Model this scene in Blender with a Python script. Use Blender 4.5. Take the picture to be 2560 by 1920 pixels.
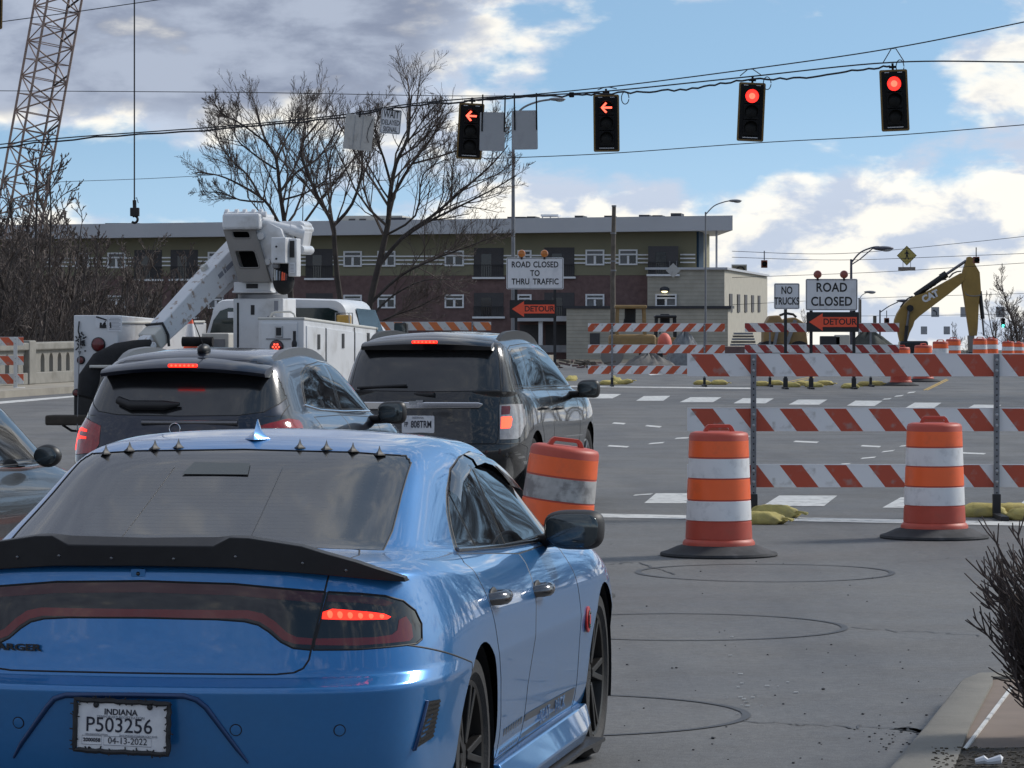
import bpy, bmesh, math, random
import numpy as np
from mathutils import Vector, Matrix
from mathutils.bvhtree import BVHTree
sc = bpy.context.scene
for o in list(bpy.data.objects): bpy.data.objects.remove(o)
R = math.radians
# ---------------------------------------------------------------- camera
F, H, YH = 9500.0, 1.93, 773.0          # focal length in photo pixels, eye height (m), horizon row
cd = bpy.data.cameras.new('camera'); cam = bpy.data.objects.new('camera', cd)
sc.collection.objects.link(cam); sc.camera = cam
cam.location = (0, 0, H); cam.rotation_euler = (R(90), 0, 0)
cd.sensor_width = 36; cd.lens = F/2560*36; cd.shift_y = -(960-YH)/2560
cd.clip_start = 0.5; cd.clip_end = 6000
sc.render.resolution_x = 1024; sc.render.resolution_y = 768
def W(u, v, Y): return Vector(((u-1280)/F*Y, Y, H-(v-YH)/F*Y))          # photo pixel at a known distance -> world point
def G(u, v, z=0.0): return W(u, v, F*(H-z)/(v-YH))                        # photo pixel on the ground -> world point
# ---------------------------------------------------------------- sky and sun
SUN_AZ, SUN_EL = R(60), R(38)           # ahead to the right, behind thin cloud
w = bpy.data.worlds.new('World'); sc.world = w; w.use_nodes = True
nt = w.node_tree; nt.nodes.clear()
def N(t, **k):
    n = nt.nodes.new(t)
    for a, b in k.items(): setattr(n, a, b)
    return n
def L(a, b): nt.links.new(a, b)
def MA(op, a, b=None, c=None, clamp=False):
    n = N('ShaderNodeMath', operation=op, use_clamp=clamp)
    for i, x in enumerate((a, b, c)):
        if x is None: continue
        if isinstance(x, (int, float)): n.inputs[i].default_value = x
        else: L(x, n.inputs[i])
    return n.outputs[0]
def MIX(f, a, b):
    n = N('ShaderNodeMix', data_type='RGBA')
    for s, x in ((n.inputs[0], f), (n.inputs[6], a), (n.inputs[7], b)):
        if isinstance(x, (int, float)): s.default_value = x
        elif isinstance(x, tuple): s.default_value = (*x, 1)
        else: L(x, s)
    return n.outputs[2]
def SS(x, lo, hi):
    n = N('ShaderNodeMapRange', interpolation_type='SMOOTHSTEP'); L(x, n.inputs[0])
    n.inputs[1].default_value = lo; n.inputs[2].default_value = hi
    return n.outputs[0]
tc = N('ShaderNodeTexCoord'); sep = N('ShaderNodeSeparateXYZ'); L(tc.outputs['Generated'], sep.inputs[0])
dx, dy, dz = sep.outputs
el = MA('MAXIMUM', MA('ADD', dz, 0.0105), 0.0)      # the road climbs a little to the crest, so the true skyline lies lower
# clear sky: the Nishita sky, looked up a little higher so that the blue begins near the skyline
cmb = N('ShaderNodeCombineXYZ'); L(dx, cmb.inputs[0]); L(dy, cmb.inputs[1]); L(MA('MULTIPLY_ADD', el, 2.2, 0.20), cmb.inputs[2])
nrm = N('ShaderNodeVectorMath', operation='NORMALIZE'); L(cmb.outputs[0], nrm.inputs[0])
sky = N('ShaderNodeTexSky', sky_type='NISHITA'); sky.sun_disc = False
sky.sun_elevation = SUN_EL; sky.sun_rotation = SUN_AZ; sky.air_density = 1.0; sky.dust_density = 0.6; sky.ozone_density = 1.0
L(nrm.outputs[0], sky.inputs[0])
# clouds: one rule all round the dome, in noise on the view direction (flattened, since clouds lie in layers)
def noise(k, kz, off, detail, rough, dist=0.0):
    v = N('ShaderNodeCombineXYZ'); L(MA('MULTIPLY_ADD', dx, k, off), v.inputs[0]); L(MA('MULTIPLY', dy, k), v.inputs[1]); L(MA('MULTIPLY', el, kz), v.inputs[2])
    n = N('ShaderNodeTexNoise'); L(v.outputs[0], n.inputs['Vector'])
    n.inputs['Scale'].default_value = 1.0; n.inputs['Detail'].default_value = detail; n.inputs['Roughness'].default_value = rough; n.inputs['Distortion'].default_value = dist
    return n.outputs[0]
big = noise(9, 26, 3.1, 5.0, 0.50, 0.2)
fine = noise(30, 70, 8.2, 6.0, 0.56, 0.15)
bank = MA('MULTIPLY', SS(el, 0.056, 0.030), SS(dx, -0.05, 0.02))          # the cloud bank standing over the skyline
deck = MA('MULTIPLY', SS(el, 0.048, 0.066), SS(dx, 0.03, -0.05))          # the grey sheet overhead to the left
rim = SS(el, 0.040, 0.024)
cov = MA('ADD', MA('MULTIPLY_ADD', big, 0.60, MA('MULTIPLY', fine, 0.48)), MA('ADD', MA('MULTIPLY', bank, 0.225), MA('ADD', MA('MULTIPLY', deck, 0.22), MA('MULTIPLY', rim, 0.12))))
mask = SS(cov, 0.545, 0.645)
thick = SS(cov, 0.60, 0.76)
puff = noise(44, 80, 1.7, 6.0, 0.55, 0.15)
lit = MIX(SS(puff, 0.43, 0.58), (2.9, 3.3, 4.0), (5.5, 5.3, 4.8))        # white cloud, cool in its folds
grey = MIX(SS(fine, 0.40, 0.62), (1.32, 1.55, 2.10), (2.2, 2.5, 3.1))
hi = SS(el, 0.048, 0.066)
cloud = MIX(MA('MULTIPLY', thick, MA('MULTIPLY_ADD', hi, 0.9, 0.1)), lit, grey)
tint = N('ShaderNodeMix', data_type='RGBA', blend_type='MULTIPLY'); tint.inputs[0].default_value = 1.0; L(sky.outputs[0], tint.inputs[6]); tint.inputs[7].default_value = (0.70, 0.78, 0.73, 1)
hazed = MIX(MA('MULTIPLY', SS(el, 0.075, 0.0), 0.7), tint.outputs[2], (2.7, 3.6, 4.5))
final = MIX(mask, hazed, cloud)
bg = N('ShaderNodeBackground'); bg.inputs[1].default_value = 0.10; L(final, bg.inputs[0])
wo = N('ShaderNodeOutputWorld'); L(bg.outputs[0], wo.inputs[0])
sd = bpy.data.lights.new('sun', 'SUN'); sd.energy = 1.4; sd.angle = R(14); sd.color = (1, 0.95, 0.88)
so = bpy.data.objects.new('sun', sd); sc.collection.objects.link(so); so.location = (0, 0, 60)
sdir = Vector((math.sin(SUN_AZ)*math.cos(SUN_EL), math.cos(SUN_AZ)*math.cos(SUN_EL), math.sin(SUN_EL)))
so.rotation_euler = (-sdir).to_track_quat('-Z', 'Y').to_euler()
vs = sc.view_settings; vs.view_transform = 'Standard'; vs.look = 'None'; vs.exposure = 1.02; vs.gamma = 1.0; vs.use_curve_mapping = False
# ---------------------------------------------------------------- materials
M = {}
def pm(name, col, rough=0.6, metal=0.0, var=0.12, scale=6.0, coat=0.0, bump=0.0, bscale=80.0, dirt=None, dirtamt=0.5, dscale=2.0, emit=None, estr=0.0, spec=0.5, dlo=0.5, dhi=0.7):
    m = bpy.data.materials.new(name); m.use_nodes = True; t = m.node_tree; b = t.nodes['Principled BSDF']
    b.inputs['Roughness'].default_value = rough; b.inputs['Metallic'].default_value = metal
    b.inputs['Coat Weight'].default_value = coat; b.inputs['Coat Roughness'].default_value = 0.03
    b.inputs['Specular IOR Level'].default_value = spec
    co = t.nodes.new('ShaderNodeTexCoord')
    def noi(s, d=5.0):
        n = t.nodes.new('ShaderNodeTexNoise'); n.inputs['Scale'].default_value = s; n.inputs['Detail'].default_value = d; n.inputs['Roughness'].default_value = 0.6
        t.links.new(co.outputs['Object'], n.inputs['Vector']); return n.outputs[0]
    def mr(x, lo, hi, a, bb, sm=False):
        n = t.nodes.new('ShaderNodeMapRange'); t.links.new(x, n.inputs[0])
        if sm: n.interpolation_type = 'SMOOTHSTEP'
        for i, q in enumerate((lo, hi, a, bb)): n.inputs[i+1].default_value = q
        return n.outputs[0]
    def mix(f, a, bb, blend='MIX'):
        n = t.nodes.new('ShaderNodeMix'); n.data_type = 'RGBA'; n.blend_type = blend
        for s, x in ((n.inputs[0], f), (n.inputs[6], a), (n.inputs[7], bb)):
            if isinstance(x, (int, float)): s.default_value = x
            elif isinstance(x, tuple): s.default_value = (*x, 1)
            else: t.links.new(x, s)
        return n.outputs[2]
    c = tuple(col)
    if var > 0:
        f = mr(noi(scale), 0.3, 0.7, 0, 1)
        c = mix(f, tuple(x*(1-var) for x in col), tuple(min(1, x*(1+var)) for x in col))
    if dirt:
        f = mr(noi(dscale, 8.0), dlo, dhi, 0, dirtamt, True)
        c = mix(f, c, tuple(dirt))
    if isinstance(c, tuple): b.inputs['Base Color'].default_value = (*c, 1)
    else: t.links.new(c, b.inputs['Base Color'])
    if bump > 0:
        bn = t.nodes.new('ShaderNodeBump'); bn.inputs['Strength'].default_value = bump; bn.inputs['Distance'].default_value = 0.01
        t.links.new(noi(bscale, 4.0), bn.inputs['Height']); t.links.new(bn.outputs[0], b.inputs['Normal'])
    if emit:
        b.inputs['Emission Color'].default_value = (*emit, 1); b.inputs['Emission Strength'].default_value = estr
    M[name] = m
    return m
def stripes(name, ca, cb, period, slope, duty=0.5, off=0.0, rough=0.45):
    """board with slanting stripes printed on its sheeting (object x and z)"""
    m = pm(name, ca, rough, var=0); t = m.node_tree; b = t.nodes['Principled BSDF']
    co = t.nodes.new('ShaderNodeTexCoord'); s = t.nodes.new('ShaderNodeSeparateXYZ'); t.links.new(co.outputs['Object'], s.inputs[0])
    def ma(op, a, bb=None, c=None):
        n = t.nodes.new('ShaderNodeMath'); n.operation = op
        for i, x in enumerate((a, bb, c)):
            if x is None: continue
            if isinstance(x, (int, float)): n.inputs[i].default_value = x
            else: t.links.new(x, n.inputs[i])
        return n.outputs[0]
    q = ma('ADD', ma('MULTIPLY_ADD', s.outputs[2], slope, s.outputs[0]), off)
    f = ma('LESS_THAN', ma('FRACT', ma('DIVIDE', q, period)), duty)
    def noi(sc_, d, e=None):
        n = t.nodes.new('ShaderNodeTexNoise'); n.inputs['Scale'].default_value = sc_; n.inputs['Detail'].default_value = d
        t.links.new(co.outputs['Object'], n.inputs['Vector']); return n.outputs[0]
    def mix(f_, a, bb):
        n = t.nodes.new('ShaderNodeMix'); n.data_type = 'RGBA'
        for s_, x in ((n.inputs[0], f_), (n.inputs[6], a), (n.inputs[7], bb)):
            if isinstance(x, (int, float)): s_.default_value = x
            elif isinstance(x, tuple): s_.default_value = (*x, 1)
            else: t.links.new(x, s_)
        return n.outputs[2]
    c = mix(f, ca, cb)
    mr = t.nodes.new('ShaderNodeMapRange'); mr.interpolation_type = 'SMOOTHSTEP'; t.links.new(noi(9.0, 9.0), mr.inputs[0])
    for i, x in enumerate((0.56, 0.74, 0.0, 0.55)): mr.inputs[i+1].default_value = x
    c = mix(mr.outputs[0], c, (0.30, 0.28, 0.26))
    t.links.new(c, b.inputs['Base Color'])
    return m
# ---------------------------------------------------------------- mesh helpers
COL = sc.collection
class MB:
    def __init__(s): s.v = []; s.f = []; s.M = Matrix()
    def add(s, vs, fs, T=None):
        b = len(s.v); T = s.M if T is None else s.M @ T
        s.v += [tuple(T @ Vector(p)) for p in vs]; s.f += [tuple(b+i for i in q) for q in fs]; return s
    def box(s, c, d, T=None):
        x, y, z = (k/2 for k in d); a, b, e = c
        return s.add([(a-x, b-y, e-z), (a+x, b-y, e-z), (a+x, b+y, e-z), (a-x, b+y, e-z), (a-x, b-y, e+z), (a+x, b-y, e+z), (a+x, b+y, e+z), (a-x, b+y, e+z)],
                     [(3, 2, 1, 0), (4, 5, 6, 7), (0, 1, 5, 4), (1, 2, 6, 5), (2, 3, 7, 6), (3, 0, 4, 7)], T)
    def prism(s, poly, a, b, ax='y', T=None):
        """polygon in the plane across axis ax, pushed from a to b (ax y: poly is x,z; x: y,z; z: x,y)"""
        n = len(poly)
        def P(p, t): return (p[0], t, p[1]) if ax == 'y' else ((t, p[0], p[1]) if ax == 'x' else (p[0], p[1], t))
        vs = [P(p, a) for p in poly]+[P(p, b) for p in poly]
        ar = sum(poly[i][0]*poly[(i+1) % n][1]-poly[(i+1) % n][0]*poly[i][1] for i in range(n))
        fl = (ar > 0) == (ax != 'y')
        fs = [tuple(range(n-1, -1, -1)), tuple(range(n, 2*n))]+[(i, (i+1) % n, n+(i+1) % n, n+i) for i in range(n)]
        if not fl: fs = [tuple(reversed(q)) for q in fs]
        return s.add(vs, fs, T)
    def tube(s, path, r, n=8, T=None, closed=False, cap=True):
        P = [Vector(p) for p in path]; K = len(P); rr = r if isinstance(r, (list, tuple)) else [r]*K
        vs = []; fs = []; up = None
        for i, p in enumerate(P):
            if closed: d = P[(i+1) % K]-P[i-1]
            else: d = P[min(i+1, K-1)]-P[max(i-1, 0)]
            if d.length < 1e-9: d = Vector((0, 0, 1))
            d.normalize()
            if up is None: up = Vector((0, 0, 1)) if abs(d.z) < 0.9 else Vector((1, 0, 0))
            a = d.cross(up)
            if a.length < 1e-6: a = d.orthogonal()
            a.normalize(); b = a.cross(d).normalized(); up = b
            vs += [p+(a*math.cos(2*math.pi*k/n)+b*math.sin(2*math.pi*k/n))*rr[i] for k in range(n)]
        for i in range(K if closed else K-1):
            j = (i+1) % K
            fs += [(i*n+k, i*n+(k+1) % n, j*n+(k+1) % n, j*n+k) for k in range(n)]
        if cap and not closed: fs += [tuple(range(n-1, -1, -1)), tuple((K-1)*n+k for k in range(n))]
        return s.add(vs, fs, T)
    def bar(s, a, b, w, h=None, T=None):
        """square bar between two points"""
        h = h or w; a = Vector(a); b = Vector(b); d = (b-a).normalized()
        up = Vector((0, 0, 1)) if abs(d.z) < 0.95 else Vector((0, 1, 0))
        x = d.cross(up).normalized(); y = x.cross(d)
        vs = [p+x*(i*w/2)+y*(j*h/2) for p in (a, b) for i, j in ((-1, -1), (1, -1), (1, 1), (-1, 1))]
        return s.add(vs, [(3, 2, 1, 0), (4, 5, 6, 7), (0, 1, 5, 4), (1, 2, 6, 5), (2, 3, 7, 6), (3, 0, 4, 7)], T)
    def lathe(s, prof, n=32, T=None, caps=True):
        vs = []; fs = []
        for r, z in prof: vs += [(r*math.cos(2*math.pi*k/n), r*math.sin(2*math.pi*k/n), z) for k in range(n)]
        for i in range(len(prof)-1): fs += [(i*n+k, i*n+(k+1) % n, (i+1)*n+(k+1) % n, (i+1)*n+k) for k in range(n)]
        if caps: fs += [tuple(range(n-1, -1, -1)), tuple((len(prof)-1)*n+k for k in range(n))]
        return s.add(vs, fs, T)
    def ell(s, c, d, n=16, m=10, T=None, fn=None):
        vs = []; fs = []
        for i in range(m+1):
            th = math.pi*i/m
            for k in range(n):
                ph = 2*math.pi*k/n; p = Vector((math.sin(th)*math.cos(ph), math.sin(th)*math.sin(ph), math.cos(th)))
                if fn: p = fn(p)
                vs.append((c[0]+p.x*d[0], c[1]+p.y*d[1], c[2]+p.z*d[2]))
        for i in range(m): fs += [(i*n+k, (i+1)*n+k, (i+1)*n+(k+1) % n, i*n+(k+1) % n) for k in range(n)]
        return s.add(vs, fs, T)
    def loft(s, rings, closed=True, caps=True, T=None):
        n = len(rings[0]); vs = [p for r in rings for p in r]; fs = []
        for i in range(len(rings)-1):
            for k in range(n if closed else n-1): fs.append((i*n+k, i*n+(k+1) % n, (i+1)*n+(k+1) % n, (i+1)*n+k))
        if caps and closed: fs += [tuple(range(n-1, -1, -1)), tuple((len(rings)-1)*n+k for k in range(n))]
        return s.add(vs, fs, T)
    def mesh(s, name):
        me = bpy.data.meshes.new(name); me.from_pydata(s.v, [], s.f); me.update(); return me
    def build(s, name, mat, parent=None, smooth=None, bevel=0.0, seg=2, loc=None):
        me = s.mesh(name)
        o = mobj(name, me, mat, parent, smooth)
        if loc is not None: o.location = loc
        if bevel > 0:
            bm_ = o.modifiers.new('Bevel', 'BEVEL'); bm_.width = bevel; bm_.segments = seg; bm_.limit_method = 'ANGLE'; bm_.angle_limit = R(35)
        return o
def mobj(name, me, mat, parent=None, smooth=None):
    if mat is not None: me.materials.append(M[mat] if isinstance(mat, str) else mat)
    if smooth:
        me.polygons.foreach_set('use_smooth', [True]*len(me.polygons)); me.set_sharp_from_angle(angle=R(smooth if smooth is not True else 35))
    o = bpy.data.objects.new(name, me); COL.objects.link(o)
    if parent: o.parent = parent
    return o
def tag(o, label, cat=None, group=None, kind=None):
    if label: o['label'] = label
    if cat: o['category'] = cat
    if group: o['group'] = group
    if kind: o['kind'] = kind
    return o
def thing(name, label, cat, loc=(0, 0, 0), rotz=0.0, group=None):
    o = bpy.data.objects.new(name, None); COL.objects.link(o); o.location = loc; o.rotation_euler = (0, 0, rotz); o.empty_display_size = 0.2
    return tag(o, label, cat, group)
def struct(name, mb, mat, smooth=None):
    o = mb.build(name, mat, None, smooth); o['kind'] = 'structure'; return o
def dup(root, loc=None, rotz=None, label=None, group=None, scale=None):
    r = root.copy(); COL.objects.link(r)
    if loc is not None: r.location = loc
    if rotz is not None: r.rotation_euler = (0, 0, rotz)
    if scale is not None: r.scale = (scale,)*3 if isinstance(scale, (int, float)) else scale
    if label: r['label'] = label
    if group: r['group'] = group
    for ch in list(root.children):
        c = ch.copy(); COL.objects.link(c); c.parent = r
        for g in list(ch.children):
            d = g.copy(); COL.objects.link(d); d.parent = c
    return r
def Tr(loc=(0, 0, 0), rz=0.0, rx=0.0, ry=0.0):
    return Matrix.Translation(loc) @ Matrix.Rotation(rz, 4, 'Z') @ Matrix.Rotation(rx, 4, 'X') @ Matrix.Rotation(ry, 4, 'Y')
def lettering(name, text, size, mat, parent, loc, bold=0.0, sx=1.0, depth=0.002, spacing=1.0, font_rot=(R(90), 0, 0)):
    """flat raised letters facing -y of the parent, centred on loc"""
    c = bpy.data.curves.new(name, 'FONT'); c.body = text; c.size = size; c.align_x = 'CENTER'; c.align_y = 'CENTER'
    c.extrude = depth/2; c.offset = bold; c.space_character = spacing; c.resolution_u = 4
    t = bpy.data.objects.new(name+'_tmp', c); COL.objects.link(t); bpy.context.view_layer.update()
    me = bpy.data.meshes.new_from_object(t.evaluated_get(bpy.context.evaluated_depsgraph_get()))
    bpy.data.objects.remove(t); bpy.data.curves.remove(c)
    me.transform(Matrix.Translation(loc) @ Matrix.Rotation(font_rot[0], 4, 'X') @ Matrix.Diagonal((sx, 1, 1, 1)))
    me.materials.clear()
    o = mobj(name, me, mat, parent); return o
def rrect(w, h, r, n=5, cx=0.0, cy=0.0):
    p = []
    for qx, qy, a0 in ((1, 1, 0), (-1, 1, 90), (-1, -1, 180), (1, -1, 270)):
        for k in range(n+1):
            a = R(a0+90*k/n); p.append((cx+qx*(w/2-r)+r*math.cos(a), cy+qy*(h/2-r)+r*math.sin(a)))
    return p
# ---------------------------------------------------------------- ground, road and its markings
TH = .163                                # direction of the road, to the right of the view
def gz(X, Y):
    z = 0.0
    if Y > 120: z -= .0105*(Y-120)*min(1, (Y-120)/25)
    z -= 3.4*math.exp(-(((X-19)/9)**2+((Y-218)/16)**2))
    return z
pm('asphalt', (.150, .152, .158), .72, var=0, spec=.45)
def asphalt_nodes():
    m = M['asphalt']; t = m.node_tree; b = t.nodes['Principled BSDF']
    co = t.nodes.new('ShaderNodeTexCoord')
    def mapped(rz, sx, sy):
        n = t.nodes.new('ShaderNodeMapping'); n.inputs['Rotation'].default_value = (0, 0, rz); n.inputs['Scale'].default_value = (sx, sy, 1); t.links.new(co.outputs['Object'], n.inputs[0]); return n.outputs[0]
    def noi(v, s, d, r=.6):
        n = t.nodes.new('ShaderNodeTexNoise'); n.inputs['Scale'].default_value = s; n.inputs['Detail'].default_value = d; n.inputs['Roughness'].default_value = r; t.links.new(v, n.inputs['Vector']); return n.outputs[0]
    def mr(x, lo, hi, a, bb):
        n = t.nodes.new('ShaderNodeMapRange'); n.interpolation_type = 'SMOOTHSTEP'; t.links.new(x, n.inputs[0])
        for i, q in enumerate((lo, hi, a, bb)): n.inputs[i+1].default_value = q
        return n.outputs[0]
    def mix(f, a, bb, bl='MIX'):
        n = t.nodes.new('ShaderNodeMix'); n.data_type = 'RGBA'; n.blend_type = bl
        for s_, x in ((n.inputs[0], f), (n.inputs[6], a), (n.inputs[7], bb)):
            if isinstance(x, (int, float)): s_.default_value = x
            elif isinstance(x, tuple): s_.default_value = (*x, 1)
            else: t.links.new(x, s_)
        return n.outputs[2]
    O = mapped(0, 1, 1); lane = mapped(TH, 1.0, .12)
    c = mix(mr(noi(O, .22, 6), .35, .65, 0, 1), (.138, .139, .142), (.175, .173, .169))
    c = mix(mr(noi(lane, 1.1, 5), .45, .72, 0, .65), c, (.100, .102, .108))          # oil and tyre wear along the lanes
    c = mix(mr(noi(O, 1.6, 8), .52, .75, 0, .35), c, (.20, .197, .19))               # pale worn patches
    c = mix(mr(noi(O, 55, 3, .8), .30, .75, 0, 1), c, mix(1.0, c, (.62, .62, .62), 'MULTIPLY'))
    c = mix(mr(noi(O, 160, 2, .8), .62, .78, 0, .5), c, (.36, .35, .33))
    c = mix(mr(noi(O, 14, 6, .7), .35, .68, 0, 1), mix(1.0, c, (.84, .84, .85), 'MULTIPLY'), mix(1.0, c, (1.12, 1.12, 1.11), 'MULTIPLY'))
    t.links.new(c, b.inputs['Base Color'])
    bn = t.nodes.new('ShaderNodeBump'); bn.inputs['Strength'].default_value = .35; bn.inputs['Distance'].default_value = .012
    t.links.new(noi(O, 90, 4), bn.inputs['Height']); t.links.new(bn.outputs[0], b.inputs['Normal'])
    t.links.new(mr(noi(O, .9, 5), .4, .7, .62, .82), b.inputs['Roughness'])
asphalt_nodes()
pm('soil', (.085, .072, .055), .95, var=.35, scale=.15, bump=.6, bscale=4, dirt=(.06, .065, .035), dirtamt=.8, dscale=.08)
xs = [-1500, -600, -250, -120, -70]+[-50+5*i for i in range(25)]+[85, 120, 250, 600, 1500]
ys = [-80, 60, 118]+[122+6*i for i in range(36)]+[360, 420, 520, 700, 1000, 1600, 2600]
mb = MB(); vs = [(x, y, gz(x, y)-.05) for y in ys for x in xs]; n = len(xs)
mb.add(vs, [(j*n+i, j*n+i+1, (j+1)*n+i+1, (j+1)*n+i) for j in range(len(ys)-1) for i in range(n-1)])
struct('terrain', mb, 'soil', smooth=40)
mb = MB(); mb.add([(-45, -40, 0), (45, -40, 0), (50, 122, 0), (-40, 122, 0)], [(0, 1, 2, 3)])
road = struct('road', mb, 'asphalt')
mb = MB(); vs = []
for y in range(122, 420, 8):
    x0 = .163*(y-95)+2; vs += [(x0-10, y, gz(x0, y)+.02 if y > 124 else .004), (x0+12, y, gz(x0, y)+.02 if y > 124 else .004)]
mb.add(vs, [(2*i, 2*i+1, 2*i+3, 2*i+2) for i in range(len(vs)//2-1)]); struct('far_road', mb, 'asphalt')
pm('roadwhite', (.62, .62, .60), .6, var=.1, scale=6, dirt=(.20, .20, .20), dirtamt=.85, dscale=7, dlo=.50, dhi=.68)
pm('roadyellow', (.52, .33, .06), .6, var=.1, dirt=(.2, .19, .16), dirtamt=.8, dscale=5)
pm('tar', (.048, .048, .051), .55, var=.2)
def ground_quad(name, P, mat, z=.004):
    mb = MB(); mb.add([tuple(G(u, v, z)) for u, v in P], [tuple(reversed(range(len(P))))]); o = mb.build(name, mat, road)
    if o.data.polygons[0].normal.z < 0: o.data.flip_normals()
    return o
Z5 = lambda a, b: (1600+a/2.023, 600+b/2.023)
ground_quad('stop_line', [(1150, 1277), (2700, 1307), (2700, 1317), (1150, 1286)], 'roadwhite')
for P in ([(1640, 1233), (1783, 1233), (1755, 1258), (1610, 1258)], [(1948, 1238.6), (2093, 1239), (2060, 1265), (1906, 1265)], [(2252, 1243), (2400, 1244), (2372, 1270), (2206, 1269)], [(2566, 1246), (2720, 1247), (2700, 1272), (2538, 1271)], [(1330, 1228), (1475, 1229), (1445, 1254), (1296, 1253)], [(1020, 1224), (1165, 1225), (1135, 1249), (986, 1248)]):
    ground_quad('crosswalk_bar', P, 'roadwhite')
for P in ([(20, 789), (153, 788), (118, 813), (-20, 813)], [(255, 795), (412, 795), (370, 820), (200, 820)], [(520, 800), (677, 801), (635, 826), (472, 826)], [(800, 807), (948, 807), (905, 833), (752, 832)], [(1090, 812), (1228, 813), (1185, 840), (1046, 838)], [(1390, 822), (1525, 823), (1485, 850), (1340, 850)], [(1690, 832), (1828, 834), (1790, 860), (1640, 860)], [(1980, 842), (2120, 844), (2090, 870), (1935, 870)], [(-240, 778), (-95, 779), (-140, 801), (-285, 801)]):
    ground_quad('crosswalk_bar', [Z5(*p) for p in P], 'roadwhite')
ground_quad('stop_line', [(1400, 964), (1880, 969), (1880, 972.5), (1400, 967)], 'roadwhite')
dash = [((30, 938), (105, 945)), ((180, 1003), (245, 1000)), ((45, 1030), (120, 1024)), ((310, 972), (380, 969)), ((480, 996), (556, 993)), ((780, 1018), (900, 1023)), ((1120, 1040), (1215, 1045)), ((1225, 1071), (1285, 1064)), ((1120, 1104), (1190, 1098)), ((1015, 1134), (1062, 1131)), ((1316, 1042), (1345, 1040)), ((1625, 1076), (1745, 1081)), ((1230, 805), (1268, 802)), ((1290, 790), (1330, 786)), ((1355, 772), (1390, 769)), ((-30, 1290), (60, 1284)), ((-137, 925), (-77, 929)), ((-160, 1040), (-60, 1046))]
for a, b in dash:
    (u0, v0), (u1, v1) = Z5(*a), Z5(*b); ground_quad('lane_dash', [(u0+3, v0-1.6), (u1+3, v1-1.6), (u1-3, v1+1.8), (u0-3, v0+1.8)], 'roadwhite')
for (u0, v0), (u1, v1) in (((1965, 955), (2022, 942.5)), ((1985, 954.5), (2036, 943)), ((2309, 975), (2366, 947)), ((2316, 975), (2370, 949))):
    ground_quad('yellow_line', [(u0-1, v0), (u1-1, v1), (u1+3, v1+.6), (u0+3, v0+.6)], 'roadyellow')
ground_quad('yellow_line', [(1620, 935), (1690, 930), (1697, 932), (1626, 938)], 'roadwhite')
ground_quad('edge_line', [(-30, 1006), (185, 989), (185, 993), (-30, 1012)], 'roadwhite')
# detector loops cut into the lane and sealed with tar
for tip_u, v, dia in ((2232, 1432, 1.86), (2107, 1567, 1.95), (1860, 1786, 1.9)):
    t = G(tip_u, v); cxy = Vector((t.x-dia/2, t.y, 0)); rn = random.Random(int(v)); ring = []
    for k in range(56):
        a = 2*math.pi*k/56; wv = 1+.012*math.sin(3*a+v)
        for q in (-1, 1): ring.append((cxy.x+(dia/2*wv+q*(.013+.006*abs(math.cos(a))+rn.uniform(0, .004)))*math.cos(a), cxy.y+(dia/2*wv+q*.017)*math.sin(a), .004))
    mb = MB(); mb.add(ring, [(2*k, 2*k+1, (2*k+3) % 112, (2*k+2) % 112) for k in range(56)]); o = mb.build('loop_sealant', 'tar', road)
    if o.data.polygons[0].normal.z < 0: o.data.flip_normals()
def crack(name, pts, w_, seed):
    rn = random.Random(seed); P = []
    for (a, b), (c_, d) in zip(pts, pts[1:]):
        p, q = G(a, b), G(c_, d)
        for k in range(10): r_ = p.lerp(q, k/10); P.append(r_+Vector((rn.gauss(0, .02), rn.gauss(0, .05), 0)))
    mb = MB(); vs = []
    for i, p in enumerate(P):
        d = (P[min(i+1, len(P)-1)]-P[max(i-1, 0)]).normalized(); x = Vector((-d.y, d.x, 0))*w_*rn.uniform(.3, 1); vs += [(p.x-x.x, p.y-x.y, .004), (p.x+x.x, p.y+x.y, .004)]
    mb.add(vs, [(2*i, 2*i+1, 2*i+3, 2*i+2) for i in range(len(P)-1)]); o = mb.build(name, 'tar', road)
    if o.data.polygons[0].normal.z < 0: o.data.flip_normals()
crack('crack', [(1500, 1412), (1590, 1407), (1700, 1440)], .012, 1); crack('crack', [(2107, 1567), (2300, 1580), (2460, 1588)], .008, 2)
crack('crack', [(1860, 1806), (2050, 1812), (2240, 1822), (2340, 1826)], .010, 3); crack('crack', [(2236, 1824), (2290, 1826), (2335, 1822)], .035, 4)
crack('crack', [(2200, 1408), (2400, 1395), (2600, 1388)], .006, 5); crack('crack', [(1870, 1350), (1700, 1352), (1500, 1362)], .006, 6)
# loose bits on the road
rn = random.Random(8); mb = MB()
for k in range(110):
    u, v = rn.uniform(1480, 2400), 1300+620*rn.random()**.8
    if rn.random() < .3: u, v = rn.gauss(2230, 60), rn.gauss(1845, 16)
    p = G(u, min(v, 1915)); r_ = rn.uniform(.003, .009)*(1.4 if rn.random() < .1 else 1)
    mb.ell((p.x, p.y, r_*.4), (r_, r_*rn.uniform(.6, 2), r_*.5), 5, 3)
o = mb.build('grit', 'tar'); tag(o, 'dark grit and crumbs of asphalt scattered over the road', 'grit', kind='stuff')
mb = MB()
for k in range(20):
    p = G(rn.gauss(1900, 50), rn.gauss(1745, 22)) if k < 18 else G(rn.uniform(1790, 2000), rn.uniform(1590, 1660)); r_ = rn.uniform(.004, .013)
    mb.box((p.x, p.y, .006), (r_*2, r_*1.2, .004), None)
o = mb.build('paint_flakes', 'roadwhite'); tag(o, 'white flakes of paint and paper on the grey road', 'flakes', kind='stuff')
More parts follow.
